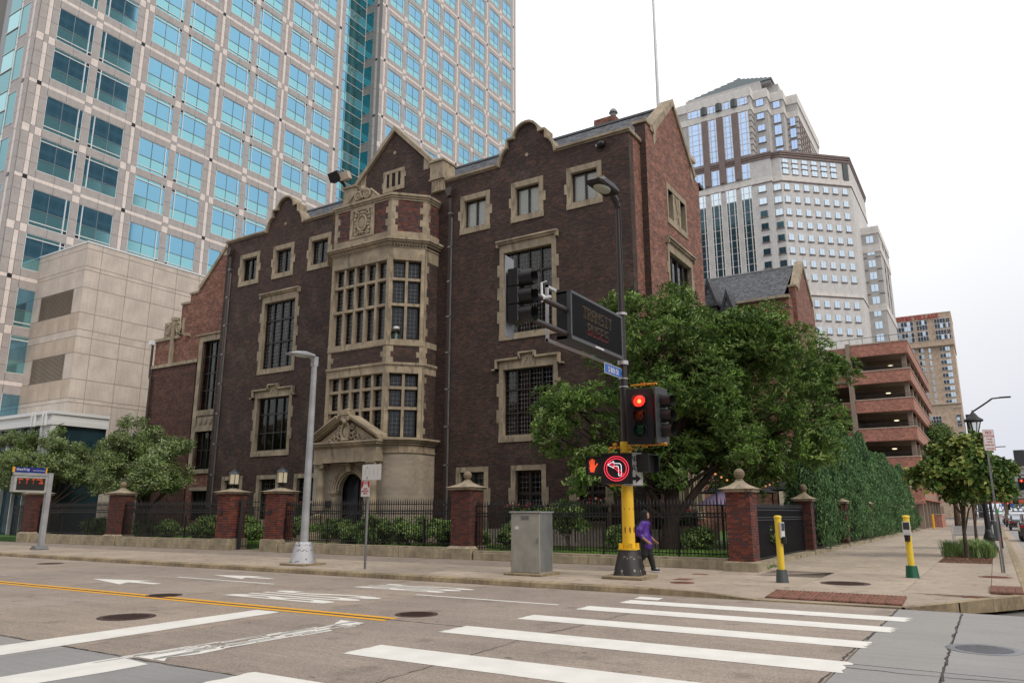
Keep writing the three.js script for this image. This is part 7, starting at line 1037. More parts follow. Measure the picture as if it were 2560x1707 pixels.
{ // pedestrian signal with the hand
  const s = thing('pedestrian_signal', 'pedestrian signal showing an orange raised hand', 'pedestrian signal', [-8.27, 2.8, -17.15]); s.rotation.y = 0.33;
  new B().box(-0.22, 0.22, -0.22, 0.2, -0.22, -0.02).build('housing', MT.black, s, false); new B().box(-0.24, 0.24, 0.2, 0.22, -0.22, 0.1).box(-0.24, -0.22, -0.22, 0.2, -0.22, 0.09).box(0.22, 0.24, -0.22, 0.2, -0.22, 0.09).build('hood', MT.black, s, false); new B().box(-0.2, 0.2, -0.2, 0.18, -0.02, -0.01).build('face', mat('ped_face', { color: lin(0.05, 0.046, 0.046), roughness: 0.4 }), s, false);
  const h = new B(); h.ext([[-0.13, -0.16], [-0.04, -0.16], [-0.015, -0.07], [-0.02, 0.02], [-0.14, 0.02], [-0.155, -0.06]], -0.01, 0.0); for (const [x, l, a] of [[-0.14, 0.1, 0.06], [-0.105, 0.14, 0.02], [-0.07, 0.145, -0.02], [-0.037, 0.115, -0.08]]) h.c(x, 0.02 + l / 2, -0.005, 0.026, l, 0.01, 0, 0, a); h.c(0.012, -0.0, -0.005, 0.03, 0.13, 0.01, 0, 0, -0.6); h.build('hand_light', glow('orange_hand_light', 1.0, 0.10, 0.03, 0.95), s, false);
  const k = thing('pedestrian_signal', 'black pedestrian signal box turned away behind the one way sign', 'pedestrian signal', [-7.1, 2.82, -17.5]); k.rotation.y = 1.4; new B().box(-0.22, 0.22, -0.2, 0.2, -0.1, 0.12).build('housing', MT.black, k, false); new B().box(-0.24, 0.24, 0.2, 0.22, -0.1, 0.25).box(-0.24, -0.22, -0.2, 0.2, 0.12, 0.25).box(0.22, 0.24, -0.2, 0.2, 0.12, 0.25).build('hood', MT.black, k, false);
}
{ const s = thing('one_way_sign', 'white one way sign with black arrow partly behind the turn sign', 'traffic sign', [-7.37, 2.7, -17.36]); s.rotation.y = 0.33; new B().ext(rect(-0.23, 0.23, -0.4, 0.39), -0.006, 0.0, [], 0.003).build('plate', MT.signW, s, false); const b = new B(); b.add(text('ONE', 0.15, 0.003, font, 0.72), 0, 0.26, 0.0).add(text('WAY', 0.15, 0.003, font, 0.72), 0, 0.03, 0.0).ext([[-0.18, -0.19], [0.06, -0.19], [0.06, -0.12], [0.19, -0.23], [0.06, -0.34], [0.06, -0.27], [-0.18, -0.27]], 0, 0.003); b.box(-0.21, 0.21, 0.365, 0.372, 0, 0.003).box(-0.21, 0.21, -0.385, -0.378, 0, 0.003).box(0.205, 0.212, -0.38, 0.37, 0, 0.0028); b.build('lettering', MT.signK, s, false); }
// grey lamp post
{
  const p = thing('street_lamp', 'grey street lamp post with pale square base by the kerb', 'street lamp', [-17.9, SW, -16.72]);
  new B().ext(rect(-0.52, 0.52, 0, 0.06), -0.45, 0.45, [], 0.015).build('footing', MT.kerb, p, false); const g = new THREE.CylinderGeometry(0.2 * 1.414, 0.31 * 1.414, 0.56, 4, 1); g.rotateY(Math.PI / 4 + 0.5); const g2 = new THREE.CylinderGeometry(0.17 * 1.414, 0.2 * 1.414, 0.05, 4, 1); g2.rotateY(Math.PI / 4 + 0.5); new B().add(g, 0, 0.34, 0).add(g2, 0, 0.645, 0).build('base_cover', mat('chipped_grey', { map: tex(256, 256, (u, v) => { const c = ss(0.7, 0.74, fbm(u, v, 9, 4)), s = 0.95 + 0.1 * fbm(u, v, 4, 3); return [186 * s - 80 * c, 188 * s - 84 * c, 194 * s - 92 * c]; }, 0.8), roughness: 0.5 }), p, false);
  new B().cyl(0, 0.66, 0, 0.12, 0.085, 5.45, 18).build('shaft', MT.grey, p, false); new B().box(-0.08, 0.08, 6.1, 6.4, -0.08, 0.09).bar([0, 6.25, 0.05], [0, 6.42, 0.22], 0.06, 8).build('tenon', MT.grey, p, false);
  const hd = new B().ext([[0.1, 6.36], [1.05, 6.3], [1.1, 6.34], [0.85, 6.43], [0.5, 6.48], [0.12, 6.44]], -0.17, 0.17, [], 0.035).geo(); hd.rotateY(-Math.PI / 2); mesh('lamp_head', hd, MT.grey, p); new B().sph(0, 6.33, 0.62, 0.13, 1, 0.4, 2.2).build('lens', mats.lamp_lens, p, false);
}
// back of a sign and the snow route sign
{
  const p = thing('sign_post', 'galvanised sign post near the kerb in front of the porch', 'sign post', [-15.12, SW, -16.43]); new B().cyl(0, 0, 0, 0.034, 0.034, 2.9, 10).build('post', MT.galv, p, false);
  const a = thing('blank_sign', 'blank white back of a sign on the kerbside post', 'sign', [-14.97, 2.79, -16.38]); new B().ext([[-0.36, -0.2], [-0.33, -0.22], [0.33, -0.22], [0.36, -0.2], [0.36, 0.2], [0.33, 0.22], [-0.33, 0.22], [-0.36, 0.2]], -0.006, 0, [], 0.002).build('plate', MT.signW, a, false); const l = new B(); for (const x of [-0.24, -0.09, 0.07, 0.23]) l.box(x, x + 0.012, -0.08, 0.1, 0, 0.003); l.build('faint_lines', mat('faded_print', { color: lin(0.42, 0.42, 0.41) }), a, false); new B().cyl(-0.16, 0.13, 0.004, 0.012, 0.012, 0.02, 6).cyl(-0.16, -0.17, 0.004, 0.012, 0.012, 0.04, 6).build('bolt', MT.signK, a, false);
  const s = thing('snow_route_sign', 'red and white snow emergency route sign below the blank sign', 'sign', [-15.18, 2.33, -16.38]); new B().ext(rect(-0.165, 0.165, -0.22, 0.22), -0.006, 0, [], 0.002).build('plate', MT.signW, s, false);
  new B().ext([[-0.155, 0.0], [-0.08, 0.09], [-0.08, 0.17], [-0.06, 0.17], [-0.06, 0.21], [-0.155, 0.21]], 0, 0.003).ext([[0.155, 0.0], [0.155, 0.21], [0.06, 0.21], [0.06, 0.17], [0.08, 0.17], [0.08, 0.09]], 0, 0.003).box(-0.05, -0.006, 0.13, 0.16, 0, 0.003).box(0.006, 0.05, 0.13, 0.16, 0, 0.003).box(-0.04, 0.04, 0.185, 0.205, 0, 0.003).build('red_field', MT.signR, s, false);
  const t = new B(); t.add(text('SNOW', 0.045, 0.003, font, 0.8), 0, 0.0, 0).add(text('EMERGENCY', 0.045, 0.003, font, 0.8), 0, -0.065, 0).add(text('ROUTE', 0.045, 0.003, font, 0.8), 0, -0.13, 0); t.build('lettering', MT.signR, s, false);
}
// utility cabinet
{
  const c = thing('utility_cabinet', 'tall plain grey utility cabinet on the pavement', 'utility cabinet', [-10.15, SW, -17.2]);
  new B().ext(rect(-0.56, 0.56, 0, 0.06), -0.48, 0.48, [], 0.015).build('footing', MT.kerb, c, false); new B().ext(rect(-0.42, 0.42, 0.06, 1.53), -0.34, 0.34, [], 0.008).build('body', MT.cabinet, c, false); new B().ext(rect(-0.455, 0.455, 1.53, 1.565), -0.375, 0.375, [], 0.006).build('lid', MT.grey, c, false); new B().box(0.42, 0.424, 0.1, 1.5, -0.3, 0.3).build('side_panel', mat('zinc_panel', { map: T.metal, color: lin(0.42, 0.44, 0.44), roughness: 0.45, metalness: 0.3 }), c, false); new B().box(-0.405, 0.405, 0.075, 1.5, 0.341, 0.346).build('door', MT.cabinet, c, false); new B().c(0.36, 0.85, 0.35, 0.03, 0.12, 0.02).build('handle', MT.galv, c, false); for (let i = 0; i < 5; i++) mesh('vent_slot', boxGeo(0.24, 0.012, 0.006), MT.galv, c).position.set(0, 1.36 + i * 0.022, 0.349); new B().box(-0.3, -0.18, 1.12, 1.2, 0.346, 0.349).build('sticker', MT.signW, c, false); for (const y of [0.3, 1.25]) new B().box(-0.415, -0.4, y - 0.06, y + 0.06, 0.34, 0.355).build('hinge', MT.galv, c, false);
}
// next bus sign
{
  const s = thing('bus_sign', 'bus departure sign with blue header on a grey post at far left', 'bus sign', [-34.75, SW, -17.55]);
  new B().ext([[-0.26, 0], [0.26, 0], [0.26, 0.05], [0.1, 0.16], [-0.1, 0.16], [-0.26, 0.05]], -0.26, 0.26).build('foot', MT.galv, s, false); new B().box(-0.09, 0.09, 0.14, 3.22, -0.14, 0.06).build('post', MT.grey, s, false); new B().box(-0.05, 0.05, 3.08, 3.2, 0.06, 1.45).build('beam', MT.grey, s, false);
  const h = part(s, 'header', -34.75, SW + 3.31, -16.75, Math.PI / 2); new B().box(-0.67, 0.67, -0.1, 0.11, -0.03, 0.03).build('blue_panel', MT.navy, h); new B().box(-0.7, -0.62, -0.105, 0.115, -0.032, 0.034).box(0.62, 0.68, -0.105, 0.115, -0.032, 0.034).build('yellow_end', MT.yellowP, h); new B().add(text('NexTrip', 0.1, 0.003), -0.3, 0.01, 0.031).build('lettering', MT.signW, h); new B().add(text('metrotransit.org', 0.042, 0.003), 0.34, -0.01, 0.031).build('address', MT.signW, h); new B().ext([[0.05, 0.03], [0.1, 0.03], [0.075, -0.03]], 0.031, 0.034).build('red_emblem', MT.signR, h);
  const d = part(s, 'display', -34.75, SW + 2.72, -16.8, Math.PI / 2); new B().box(-0.68, 0.66, -0.33, 0.33, -0.16, 0.12).build('case', mat('display_case', { map: T.metal, color: lin(0.72, 0.73, 0.72), roughness: 0.4 }), d); new B().box(-0.58, 0.56, -0.25, 0.25, 0.12, 0.128).build('screen', mat('display_screen', { color: lin(0.03, 0.028, 0.027), roughness: 0.3 }), d);
  const tx = new B(); const tl = (str, x, y) => { const g = text(str, 0.048, 0.002, font, 0.85); g.computeBoundingBox(); g.translate(-g.boundingBox.min.x + x, y, 0.129); tx.add(g); }; tl('ROUTE', -0.52, 0.2); tl('GATE', -0.24, 0.2); tl('STOP', 0.0, 0.2); tl('DEPARTS', 0.2, 0.2); tl('5', -0.5, 0.12); tl('A', -0.2, 0.12); tl('1', 0.06, 0.12); tl('Due', 0.36, 0.12); tl('22', -0.5, 0.05); tl('B', -0.2, 0.05); tl('2', 0.06, 0.05); tl('10 Min', 0.3, 0.05); tx.build('screen_text', glow('orange_display_text', 0.9, 0.12, 0.02, 1), d);
  new B().bar([0, 2.9, 0.12], [0, 2.9, -0.02], 0.02, 6).build('cable_gland', MT.galv, s, false);
}
// push button posts
function buttonPost(label, x, z, boot, face) {
  const p = thing('push_button_post', label, 'bollard', [x, SW, z]); new B().cyl(0, 0.22, 0, 0.075, 0.075, 1.2, 18).build('post', MT.yellowPost || (MT.yellowPost = mat('bright_yellow', { color: lin(0.78, 0.56, 0.045), roughness: 0.45 })), p, false); new B().cyl(0, 1.41, 0, 0.085, 0.085, 0.035, 18).lathe([[0.085, 0], [0.07, 0.02], [0, 0.028]], 0, 1.445, 0, 18).build('cap', MT.yellowPost, p, false);
  const g = new THREE.CylinderGeometry(0.1 * 1.414, 0.125 * 1.414, 0.28, 4, 1); g.rotateY(Math.PI / 4 + 0.35); new B().add(g, 0, 0.14, 0).build('boot', boot, p, false);
  const b = part(p, 'button_unit', x, SW + 1.15, z, face); new B().box(-0.085, 0.085, -0.17, 0.17, 0.07, 0.105).build('plate', MT.signW, b); new B().box(-0.07, 0.07, -0.02, 0.15, 0.105, 0.108).build('instruction_panel', MT.darkgrey, b); new B().cyl(0, -0.3, 0.1, 0.06, 0.07, 0.15, 12).build('button', MT.black, b);
}
buttonPost('yellow push button post with grey boot before the corner pier', -4.24, -18.28, mat('grey_boot', { color: lin(0.07, 0.085, 0.08), roughness: 0.5 }), 1.35); buttonPost('yellow push button post with dark green boot at right', -1.87, -21.29, mat('green_boot', { color: lin(0.008, 0.10, 0.05), roughness: 0.4 }), -0.1);
// no stopping sign
{
  const p = thing('sign_post', 'tall galvanised sign post by the right kerb', 'sign post', [0.03, SW, -24.25]); new B().box(-0.025, 0.025, 0, 3.25, -0.025, 0.025).box(-0.07, -0.035, 0, 0.5, -0.025, 0.01).build('post', MT.galv, p, false);
  const s = thing('no_stopping_sign', 'white no stopping sign with red letters on the right post', 'sign', [0.1, 3.58, -24.2]); s.rotation.y = 0.5; new B().ext([[-0.15, -0.27], [-0.13, -0.285], [0.13, -0.285], [0.15, -0.27], [0.15, 0.27], [0.13, 0.285], [-0.13, 0.285], [-0.15, 0.27]], -0.005, 0, [], 0.002).build('plate', MT.signW, s, false);
  const t = new B(); t.add(text('NO', 0.085, 0.002), 0, 0.2, 0).add(text('STOPPING', 0.052, 0.002, font, 0.86), 0, 0.105, 0).add(text('7-9AM', 0.045, 0.002, font, 0.86), 0, 0.025, 0).add(text('4-6PM', 0.045, 0.002, font, 0.86), 0, -0.055, 0).add(text('MON-FRI', 0.045, 0.002, font, 0.86), 0, -0.135, 0).ext([[-0.1, -0.22], [0.07, -0.22], [0.07, -0.205], [0.11, -0.23], [0.07, -0.255], [0.07, -0.24], [-0.1, -0.24]], 0, 0.002).box(-0.14, 0.14, 0.27, 0.275, 0, 0.002).box(-0.14, 0.14, -0.275, -0.27, 0, 0.002).box(-0.14, -0.135, -0.27, 0.27, 0, 0.0018).box(0.135, 0.14, -0.27, 0.27, 0, 0.0018); t.build('lettering', MT.signR, s, false);
}
// ornamental black lamps of the side street
function parkLamp(label, x, z) {
  const p = thing('ornamental_lamp', label, 'street lamp', [x, SW, z]); new B().box(-0.3, 0.3, 0, 0.08, -0.3, 0.3).build('footing', MT.kerb, p, false); new B().lathe([[0, 0.9], [0.12, 0.9], [0.14, 0.75], [0.2, 0.6], [0.22, 0.52], [0.17, 0.46], [0.2, 0.3], [0.26, 0.22], [0.26, 0.08]], 0, 0, 0, 16).box(-0.26, 0.26, 0.08, 0.2, -0.26, 0.26).build('base', MT.iron, p, false); new B().cyl(0, 0.85, 0, 0.11, 0.07, 3.5, 14).build('shaft', MT.iron, p, false);
  new B().lathe([[0.07, 4.3], [0.13, 4.36], [0.15, 4.6], [0.09, 4.7], [0.14, 4.75]], 0, 0, 0, 14).build('collar', MT.iron, p, false); const l = new B(); for (let i = 0; i < 4; i++) { const a = i * 1.571 + 0.4; l.bar([Math.cos(a) * 0.12, 4.72, Math.sin(a) * 0.12], [Math.cos(a) * 0.27, 5.22, Math.sin(a) * 0.27], 0.025, 6); } l.lathe([[0.34, 5.2], [0.36, 5.26], [0.2, 5.38], [0.12, 5.5], [0.05, 5.58], [0, 5.7]], 0, 0, 0, 18); l.build('lantern_frame', MT.iron, p, false); new B().lathe([[0.1, 4.75], [0.2, 5.2]], 0, 0, 0, 14).build('lantern_glass', MT.clear, p, false);
  const a = new B(); let q = [0, 5.6, 0]; for (let i = 1; i <= 6; i++) { const t = i / 6 * 1.4, n = [Math.sin(t) * 0.75, 5.6 + (1 - Math.cos(t)) * 0.0 + Math.sin(t) * 0.42 + 0.08 * i / 6, 0]; a.bar(q, n, 0.035, 7); q = n; } a.bar(q, [1.05, q[1] + 0.02, 0], 0.03, 7).c(1.2, q[1] + 0.02, 0, 0.4, 0.05, 0.16); a.build('arm', MT.iron, p, false);
}
parkLamp('black ornamental street lamp behind the young street trees', -0.3, -36.4); parkLamp('distant black ornamental lamp down the side street', -0.2, -64);
// benches
for (const [z, lab] of [[-46.4, 'silver slatted bench nearest on the side pavement'], [-48.6, 'silver slatted bench behind the nearest bench']]) {
  const b = thing('slatted_bench', lab, 'bench', [-1.1, SW, z]); for (let i = 0; i < 7; i++) mesh('back_slat', boxGeo(1.85, 0.035, 0.03), MT.alu, b).position.set(0, 0.42 + i * 0.068, -0.02 - i * 0.018 + 0.1); for (let i = 0; i < 6; i++) mesh('seat_slat', boxGeo(1.85, 0.03, 0.05), MT.alu, b).position.set(0, 0.4, -0.02 - i * 0.07); for (const s of [-1, 1]) new B().bar([s * 0.9, 0, 0.12], [s * 0.9, 0.9, -0.0], 0.025, 6).bar([s * 0.9, 0, -0.42], [s * 0.9, 0.4, -0.4], 0.025, 6).bar([s * 0.9, 0.38, 0.05], [s * 0.9, 0.38, -0.42], 0.022, 6).build('bench_leg', MT.alu, b, false);
}
// terrace umbrellas and string lights behind the side fence
{ const um = (label, x, z, y, r, m) => { const u = thing('terrace_umbrella', label, 'umbrella', [x, 0.36, z]); new B().cyl(0, 0, 0, 0.03, 0.03, y + 0.5, 8).build('pole', MT.iron, u, false); const g = new THREE.ConeGeometry(r, 0.6, 8, 1, true); new B().add(g, 0, y + 0.3, 0).build('canopy', m, u, false); }; um('black terrace umbrella behind the first fence panel', -9.0, -32, 2.1, 1.7, mat('black_canvas', { color: lin(0.014, 0.014, 0.016), roughness: 0.9, side: THREE.DoubleSide })); um('second black terrace umbrella further back', -8.5, -36, 2.3, 1.6, mats.black_canvas); um('lilac terrace umbrella just above the first fence panel', -8.3, -27.6, 1.55, 1.0, mat('lilac_canvas', { color: lin(0.3, 0.24, 0.4), roughness: 0.9, side: THREE.DoubleSide }));
  const s = thing('string_lights', 'string of small orange bulbs above the side fence', 'string lights', [-7.5, 0.36, -30]); const b = new B(), w = new B(); let q = null; for (let i = 0; i < 14; i++) { const p = [-0.5 + i * 0.02, 2.6 + Math.sin(i / 13 * Math.PI) * -0.35, 4 - i * 0.6]; b.sph(p[0], p[1], p[2], 0.04, 1, 1, 1, 8); if (q) w.bar(q, p, 0.006, 4); q = p; } b.build('bulb_light', glow('bulb_light', 0.8, 0.3, 0.12, 1), s, false); w.build('wire', MT.iron, s, false); new B().bar([-0.5, 0, 4], [-0.5, 2.62, 4], 0.03, 6).bar([-0.24, 0, -3.8], [-0.24, 2.62, -3.8], 0.03, 6).build('support', MT.iron, s, false); }
// ================= far signals, cars, person =================
for (const [lab, x, y, z, r] of [['nearer red traffic light down the side street', 3.42, 5.36, -120, 1], ['middle red traffic light down the side street', 3.1, 3.95, -150, 1], ['farthest red traffic light down the side street', 2.2, 3.0, -170, 1]]) { const h = signalHead(lab, x, y, z, 0, 0); h.scale.setScalar(1.15); new B().bar([0, 0.6, -0.15], [0, 1.0, -0.15], 0.04, 6).bar([0, 1.0, -0.15], [9, 1.2, -0.15], 0.07, 6).bar([9, 1.2, -0.15], [9, -y / 1.15, -0.15], 0.1, 6).build('mast_arm', MT.brown, h, false); }
{ const b = thing('parking_marker', 'slim black kerbside marker with green and red bands', 'marker post', [0.1, SW, -41]); new B().cyl(0, 0, 0, 0.06, 0.05, 1.6, 10).build('post', MT.black, b, false); new B().cyl(0, 1.45, 0, 0.055, 0.055, 0.25, 10).build('green_band', mat('green_band', { color: lin(0.02, 0.4, 0.08) }), b, false); new B().cyl(0, 1.34, 0, 0.056, 0.056, 0.1, 10).cyl(0, 0.35, 0, 0.065, 0.065, 0.08, 10).build('red_band', MT.signR, b, false);
  const t = thing('litter_bin', 'dark round litter bin beyond the bench', 'litter bin', [-0.15, SW, -52]); new B().lathe([[0.26, 0], [0.3, 0.9], [0.26, 0.95], [0.2, 0.92]], 0, 0, 0, 14).build('drum', MT.darkgrey, t, false); new B().lathe([[0.2, 0.92], [0.24, 1.05], [0, 1.15]], 0, 0, 0, 14).build('lid', MT.black, t, false); }
function car(label, x, z, paint, group, o = {}) {
  const c = thing('parked_car', label, 'car', [x, 0, z], group), L = 4.5, k = o.tall || 1; // nose towards -z
  const side = [[-2.2, 0.35], [-1.75, 0.3], [1.8, 0.3], [2.2, 0.4], [2.25, 0.75], [2.15, 0.98], [1.6, 1.04], [1.0, 1.06], [-1.05, 1.0], [-2.05, 0.86], [-2.22, 0.65]].map(([a, b]) => [a, b * (b > 0.6 ? k : 1)]);
  const g = new B().ext(side, -0.86, 0.86, [], 0.07).geo(); g.rotateY(-Math.PI / 2); mesh('body', g, paint, c);
  const cab = new B().ext([[-0.95, 0.98 * k], [1.75, 1.0 * k], [1.25, 1.42 * k], [0.9, 1.46 * k], [-0.1, 1.45 * k], [-0.35, 1.4 * k]], -0.7, 0.7, [], 0.09).geo(); cab.rotateY(-Math.PI / 2); mesh('cabin', cab, paint, c);
  const gl = new B(); for (const s of [-1, 1]) gl.ext([[-0.75, 1.03 * k], [1.45, 1.05 * k], [1.15, 1.36 * k], [-0.28, 1.37 * k]], s * 0.705 - 0.01, s * 0.705 + 0.01); const gg = gl.geo(); gg.rotateY(-Math.PI / 2); mesh('side_window', gg, MT.cvglass, c);
  new B().add(new THREE.PlaneGeometry(1.15, 0.5), 0, 1.22 * k, 1.52, 0, -0.85).build('rear_window', mat('car_glass_' + (names.cg = (names.cg || 0) + 1), { color: lin(0.5, 0.53, 0.55), metalness: 0.8, roughness: 0.08, side: THREE.DoubleSide }), c, false);
  for (const [zz] of [[1.35], [-1.4]]) for (const s of [-1, 1]) { const w = part(c, 'wheel', x + s * 0.8, 0.32, z + zz, 0); const t = new THREE.TorusGeometry(0.23, 0.1, 8, 20); t.rotateY(Math.PI / 2); new B().add(t).build('tyre', MT.black, w); const r = new THREE.CylinderGeometry(0.2, 0.2, 0.16, 14); r.rotateZ(Math.PI / 2); new B().add(r).build('rim', MT.galv, w); }
  for (const s of [-1, 1]) new B().c(s * 0.66, 0.8 * k, 2.22, 0.36, 0.14, 0.06).build('tail_light', mats.tail_red || mat('tail_red', { color: lin(0.3, 0.01, 0.01), roughness: 0.25 }), c, false);
  new B().c(0, 0.55, 2.27, 0.5, 0.14, 0.02).build('number_plate', MT.signW, c, false); new B().c(0, 0.42, 2.2, 1.7, 0.16, 0.14).build('bumper', MT.darkgrey, c, false);
}
const cp = (n, r, g, b) => mat(n, { color: lin(r, g, b), roughness: 0.3, clearcoat: 1, clearcoatRoughness: 0.08, metalness: 0.3 });
car('nearest dark brown parked car cut by the right edge', 2.0, -57.0, cp('brown_paint', 0.035, 0.022, 0.02), 'cars on the side street', { tall: 1.12 }); car('black parked car behind the nearest car', 1.95, -92, cp('black_paint', 0.01, 0.01, 0.012), 'cars on the side street'); car('dark red parked car further down the side street', 1.9, -116, cp('dark_red_paint', 0.05, 0.008, 0.01), 'cars on the side street'); car('dark blue parked car under the footbridge', 1.85, -138, cp('blue_paint', 0.02, 0.03, 0.06), 'cars on the side street'); car('white van far down the side street', 1.9, -165, cp('white_paint_car', 0.6, 0.6, 0.58), 'cars on the side street', { tall: 1.35 });
for (const [x, y, z, l] of [[3.5, 4.6, -190, 'nearer blue overhead street sign far down the road'], [2.5, 3.4, -200, 'farther blue overhead street sign down the road']]) { const s = thing('overhead_sign', l, 'street sign', [x, 0, z]); new B().box(-1.1, 1.1, y - 0.35, y + 0.35, 0, 0.1).build('panel', MT.signB, s, false); new B().bar([1.1, y, -0.05], [8, y + 0.3, -0.05], 0.08, 6).bar([8, y + 0.3, -0.05], [8, 0, -0.05], 0.12, 6).build('support', MT.galv, s, false); }

// person walking to the right
{
  const P = thing('person', 'person in a purple coat and black headscarf walking beside the signal pole', 'person', [-8.02, SW, -19.6]); P.rotation.y = Math.PI / 2; // local +z is the walking direction (+x in the world)
  function field(name, m, bones, box, cell, k = 0.03) {
    const [x0, x1, y0, y1, z0, z1] = box, S = Math.max(x1 - x0, y1 - y0, z1 - z0) * 1.06, n = Math.min(96, Math.ceil(S / cell)), mc = new MarchingCubes(n, m, false, false, 200000); mc.isolation = 0; const c = [(x0 + x1) / 2, (y0 + y1) / 2, (z0 + z1) / 2];
    const dist = (p) => { let d = 1e3; for (const [a, b, ra, rb, sx = 1, sz = 1] of bones) { const ax = a[0], ay = a[1], az = a[2], bx = b[0] - ax, by = b[1] - ay, bz = b[2] - az, px = p[0] - ax, py = p[1] - ay, pz = p[2] - az, L = bx * bx + by * by + bz * bz, t = L ? cl((px * bx + py * by + pz * bz) / L) : 0, q = Math.hypot((px - bx * t) / sx, py - by * t, (pz - bz * t) / sz) - (ra + (rb - ra) * t); const h = Math.max(k - Math.abs(d - q), 0) / k; d = Math.min(d, q) - h * h * k * 0.25; } return d; };
    for (let z = 0; z < n; z++) for (let y = 0; y < n; y++) for (let x = 0; x < n; x++) { const f = (v, q) => ((v - n / 2) / (n / 2)) * S / 2 + c[q]; mc.field[x + y * n + z * n * n] = -dist([f(x, 0), f(y, 1), f(z, 2)]); }
    mc.update(); const cnt = mc.count, pos = new Float32Array(mc.positionArray.slice(0, cnt * 3)), nor = new Float32Array(mc.normalArray.slice(0, cnt * 3)); for (let i = 0; i < cnt; i++) for (let q = 0; q < 3; q++) pos[i * 3 + q] = pos[i * 3 + q] * S / 2 + c[q];
    const g = new THREE.BufferGeometry(); g.setAttribute('position', new THREE.BufferAttribute(pos, 3)); g.setAttribute('normal', new THREE.BufferAttribute(nor, 3)); g.computeVertexNormals(); g.setAttribute('uv', new THREE.BufferAttribute(new Float32Array(cnt * 2), 2)); return mesh(name, g, m, P);
  }
  const skin = mat('skin', { color: lin(0.36, 0.19, 0.12), roughness: 0.6 });
  // continuous body: legs, trunk, arms, neck and head
  const hipL = [0.09, 0.8, 0], hipR = [-0.09, 0.8, 0], knL = [0.09, 0.44, 0.06], knR = [-0.1, 0.45, -0.02], anL = [0.09, 0.08, 0.16], anR = [-0.1, 0.12, -0.3], shL = [0.17, 1.24, 0], shR = [-0.17, 1.24, 0], elR = [-0.25, 0.98, -0.1], haR = [-0.19, 0.8, 0.1], elL = [0.25, 0.98, -0.06], haL = [0.19, 0.8, 0.16];
  const arms = [[shL, elL, 0.055, 0.042], [elL, haL, 0.042, 0.03], [shR, elR, 0.055, 0.042], [elR, haR, 0.042, 0.03]];
  const fingers = []; for (const [h, s] of [[haL, 1], [haR, -1]]) { fingers.push([h, [h[0] - s * 0.01, h[1] - 0.05, h[2] + 0.05], 0.03, 0.026, 0.6, 1]); for (let i = 0; i < 4; i++) { const l = [0.05, 0.062, 0.06, 0.045][i], o = (i - 1.5) * 0.016; fingers.push([[h[0] + s * 0.005, h[1] - 0.05 + o, h[2] + 0.06 - o * 0.3], [h[0] - s * 0.012, h[1] - 0.065 + o, h[2] + 0.06 + l], 0.0095, 0.008]); } fingers.push([[h[0] - s * 0.015, h[1] - 0.015, h[2] + 0.03], [h[0] - s * 0.03, h[1] + 0.0, h[2] + 0.075], 0.011, 0.009]); }
  field('body', skin, [[[0, 0.82, 0], [0, 1.2, 0], 0.115, 0.13, 1.2, 0.8], [[0, 1.22, 0], [0, 1.34, 0.02], 0.05, 0.05], [[0, 1.42, 0.03], [0, 1.49, 0.02], 0.075, 0.085, 0.9, 1.05], [[0, 1.43, 0.1], [0, 1.455, 0.118], 0.014, 0.012], [[0.03, 1.465, 0.09], [0.03, 1.465, 0.1], 0.014, 0.012], [[-0.03, 1.465, 0.09], [-0.03, 1.465, 0.1], 0.014, 0.012], [[-0.02, 1.4, 0.097], [0.02, 1.4, 0.097], 0.01, 0.01], [hipL, knL, 0.085, 0.055], [knL, anL, 0.055, 0.036], [hipR, knR, 0.085, 0.055], [knR, anR, 0.055, 0.036], ...arms, ...fingers], [-0.36, 0.36, 0.02, 1.6, -0.42, 0.42], 0.017);
  const coat = mat('purple_coat', { color: lin(0.075, 0.022, 0.26), roughness: 0.45, sheen: 0.3 });
  field('coat', coat, [[[0, 0.7, 0.0], [0, 0.95, -0.01], 0.165, 0.14, 1.15, 0.8], [[0, 0.95, -0.01], [0, 1.22, -0.0], 0.155, 0.145, 1.2, 0.8], [[0.06, 0.68, 0.05], [0.08, 0.9, 0.02], 0.105, 0.1], [[-0.06, 0.68, 0.05], [-0.08, 0.9, 0.02], 0.105, 0.1], [shL, [0.24, 1.08, -0.04], 0.075, 0.085], [[0.24, 1.08, -0.04], elL, 0.08, 0.055], [elL, [0.22, 0.9, 0.04], 0.055, 0.042], [shR, [-0.24, 1.08, -0.07], 0.075, 0.085], [[-0.24, 1.08, -0.07], elR, 0.08, 0.055], [elR, [-0.22, 0.9, -0.01], 0.055, 0.042]], [-0.42, 0.42, 0.45, 1.42, -0.34, 0.34], 0.014, 0.05);
  field('trousers', mat('black_trousers', { color: lin(0.012, 0.012, 0.014), roughness: 0.8 }), [[hipL, knL, 0.115, 0.085], [knL, anL, 0.085, 0.06], [hipR, knR, 0.115, 0.085], [knR, anR, 0.085, 0.06]], [-0.26, 0.26, 0.0, 0.98, -0.42, 0.3], 0.013, 0.05);
  field('headscarf', mat('black_scarf', { color: lin(0.008, 0.008, 0.009), roughness: 0.9 }), [[[0, 1.44, -0.015], [0, 1.5, -0.01], 0.105, 0.108, 0.95, 1.0], [[0, 1.36, -0.02], [0, 1.42, -0.02], 0.11, 0.105], [[0, 1.24, -0.02], [0, 1.33, 0.0], 0.15, 0.1, 1.15, 0.85], [[0.02, 1.2, 0.09], [0.05, 1.0, 0.15], 0.045, 0.03], [[-0.05, 1.26, -0.06], [-0.1, 1.12, -0.16], 0.08, 0.06]], [-0.26, 0.26, 0.92, 1.66, -0.26, 0.26], 0.011, 0.04);
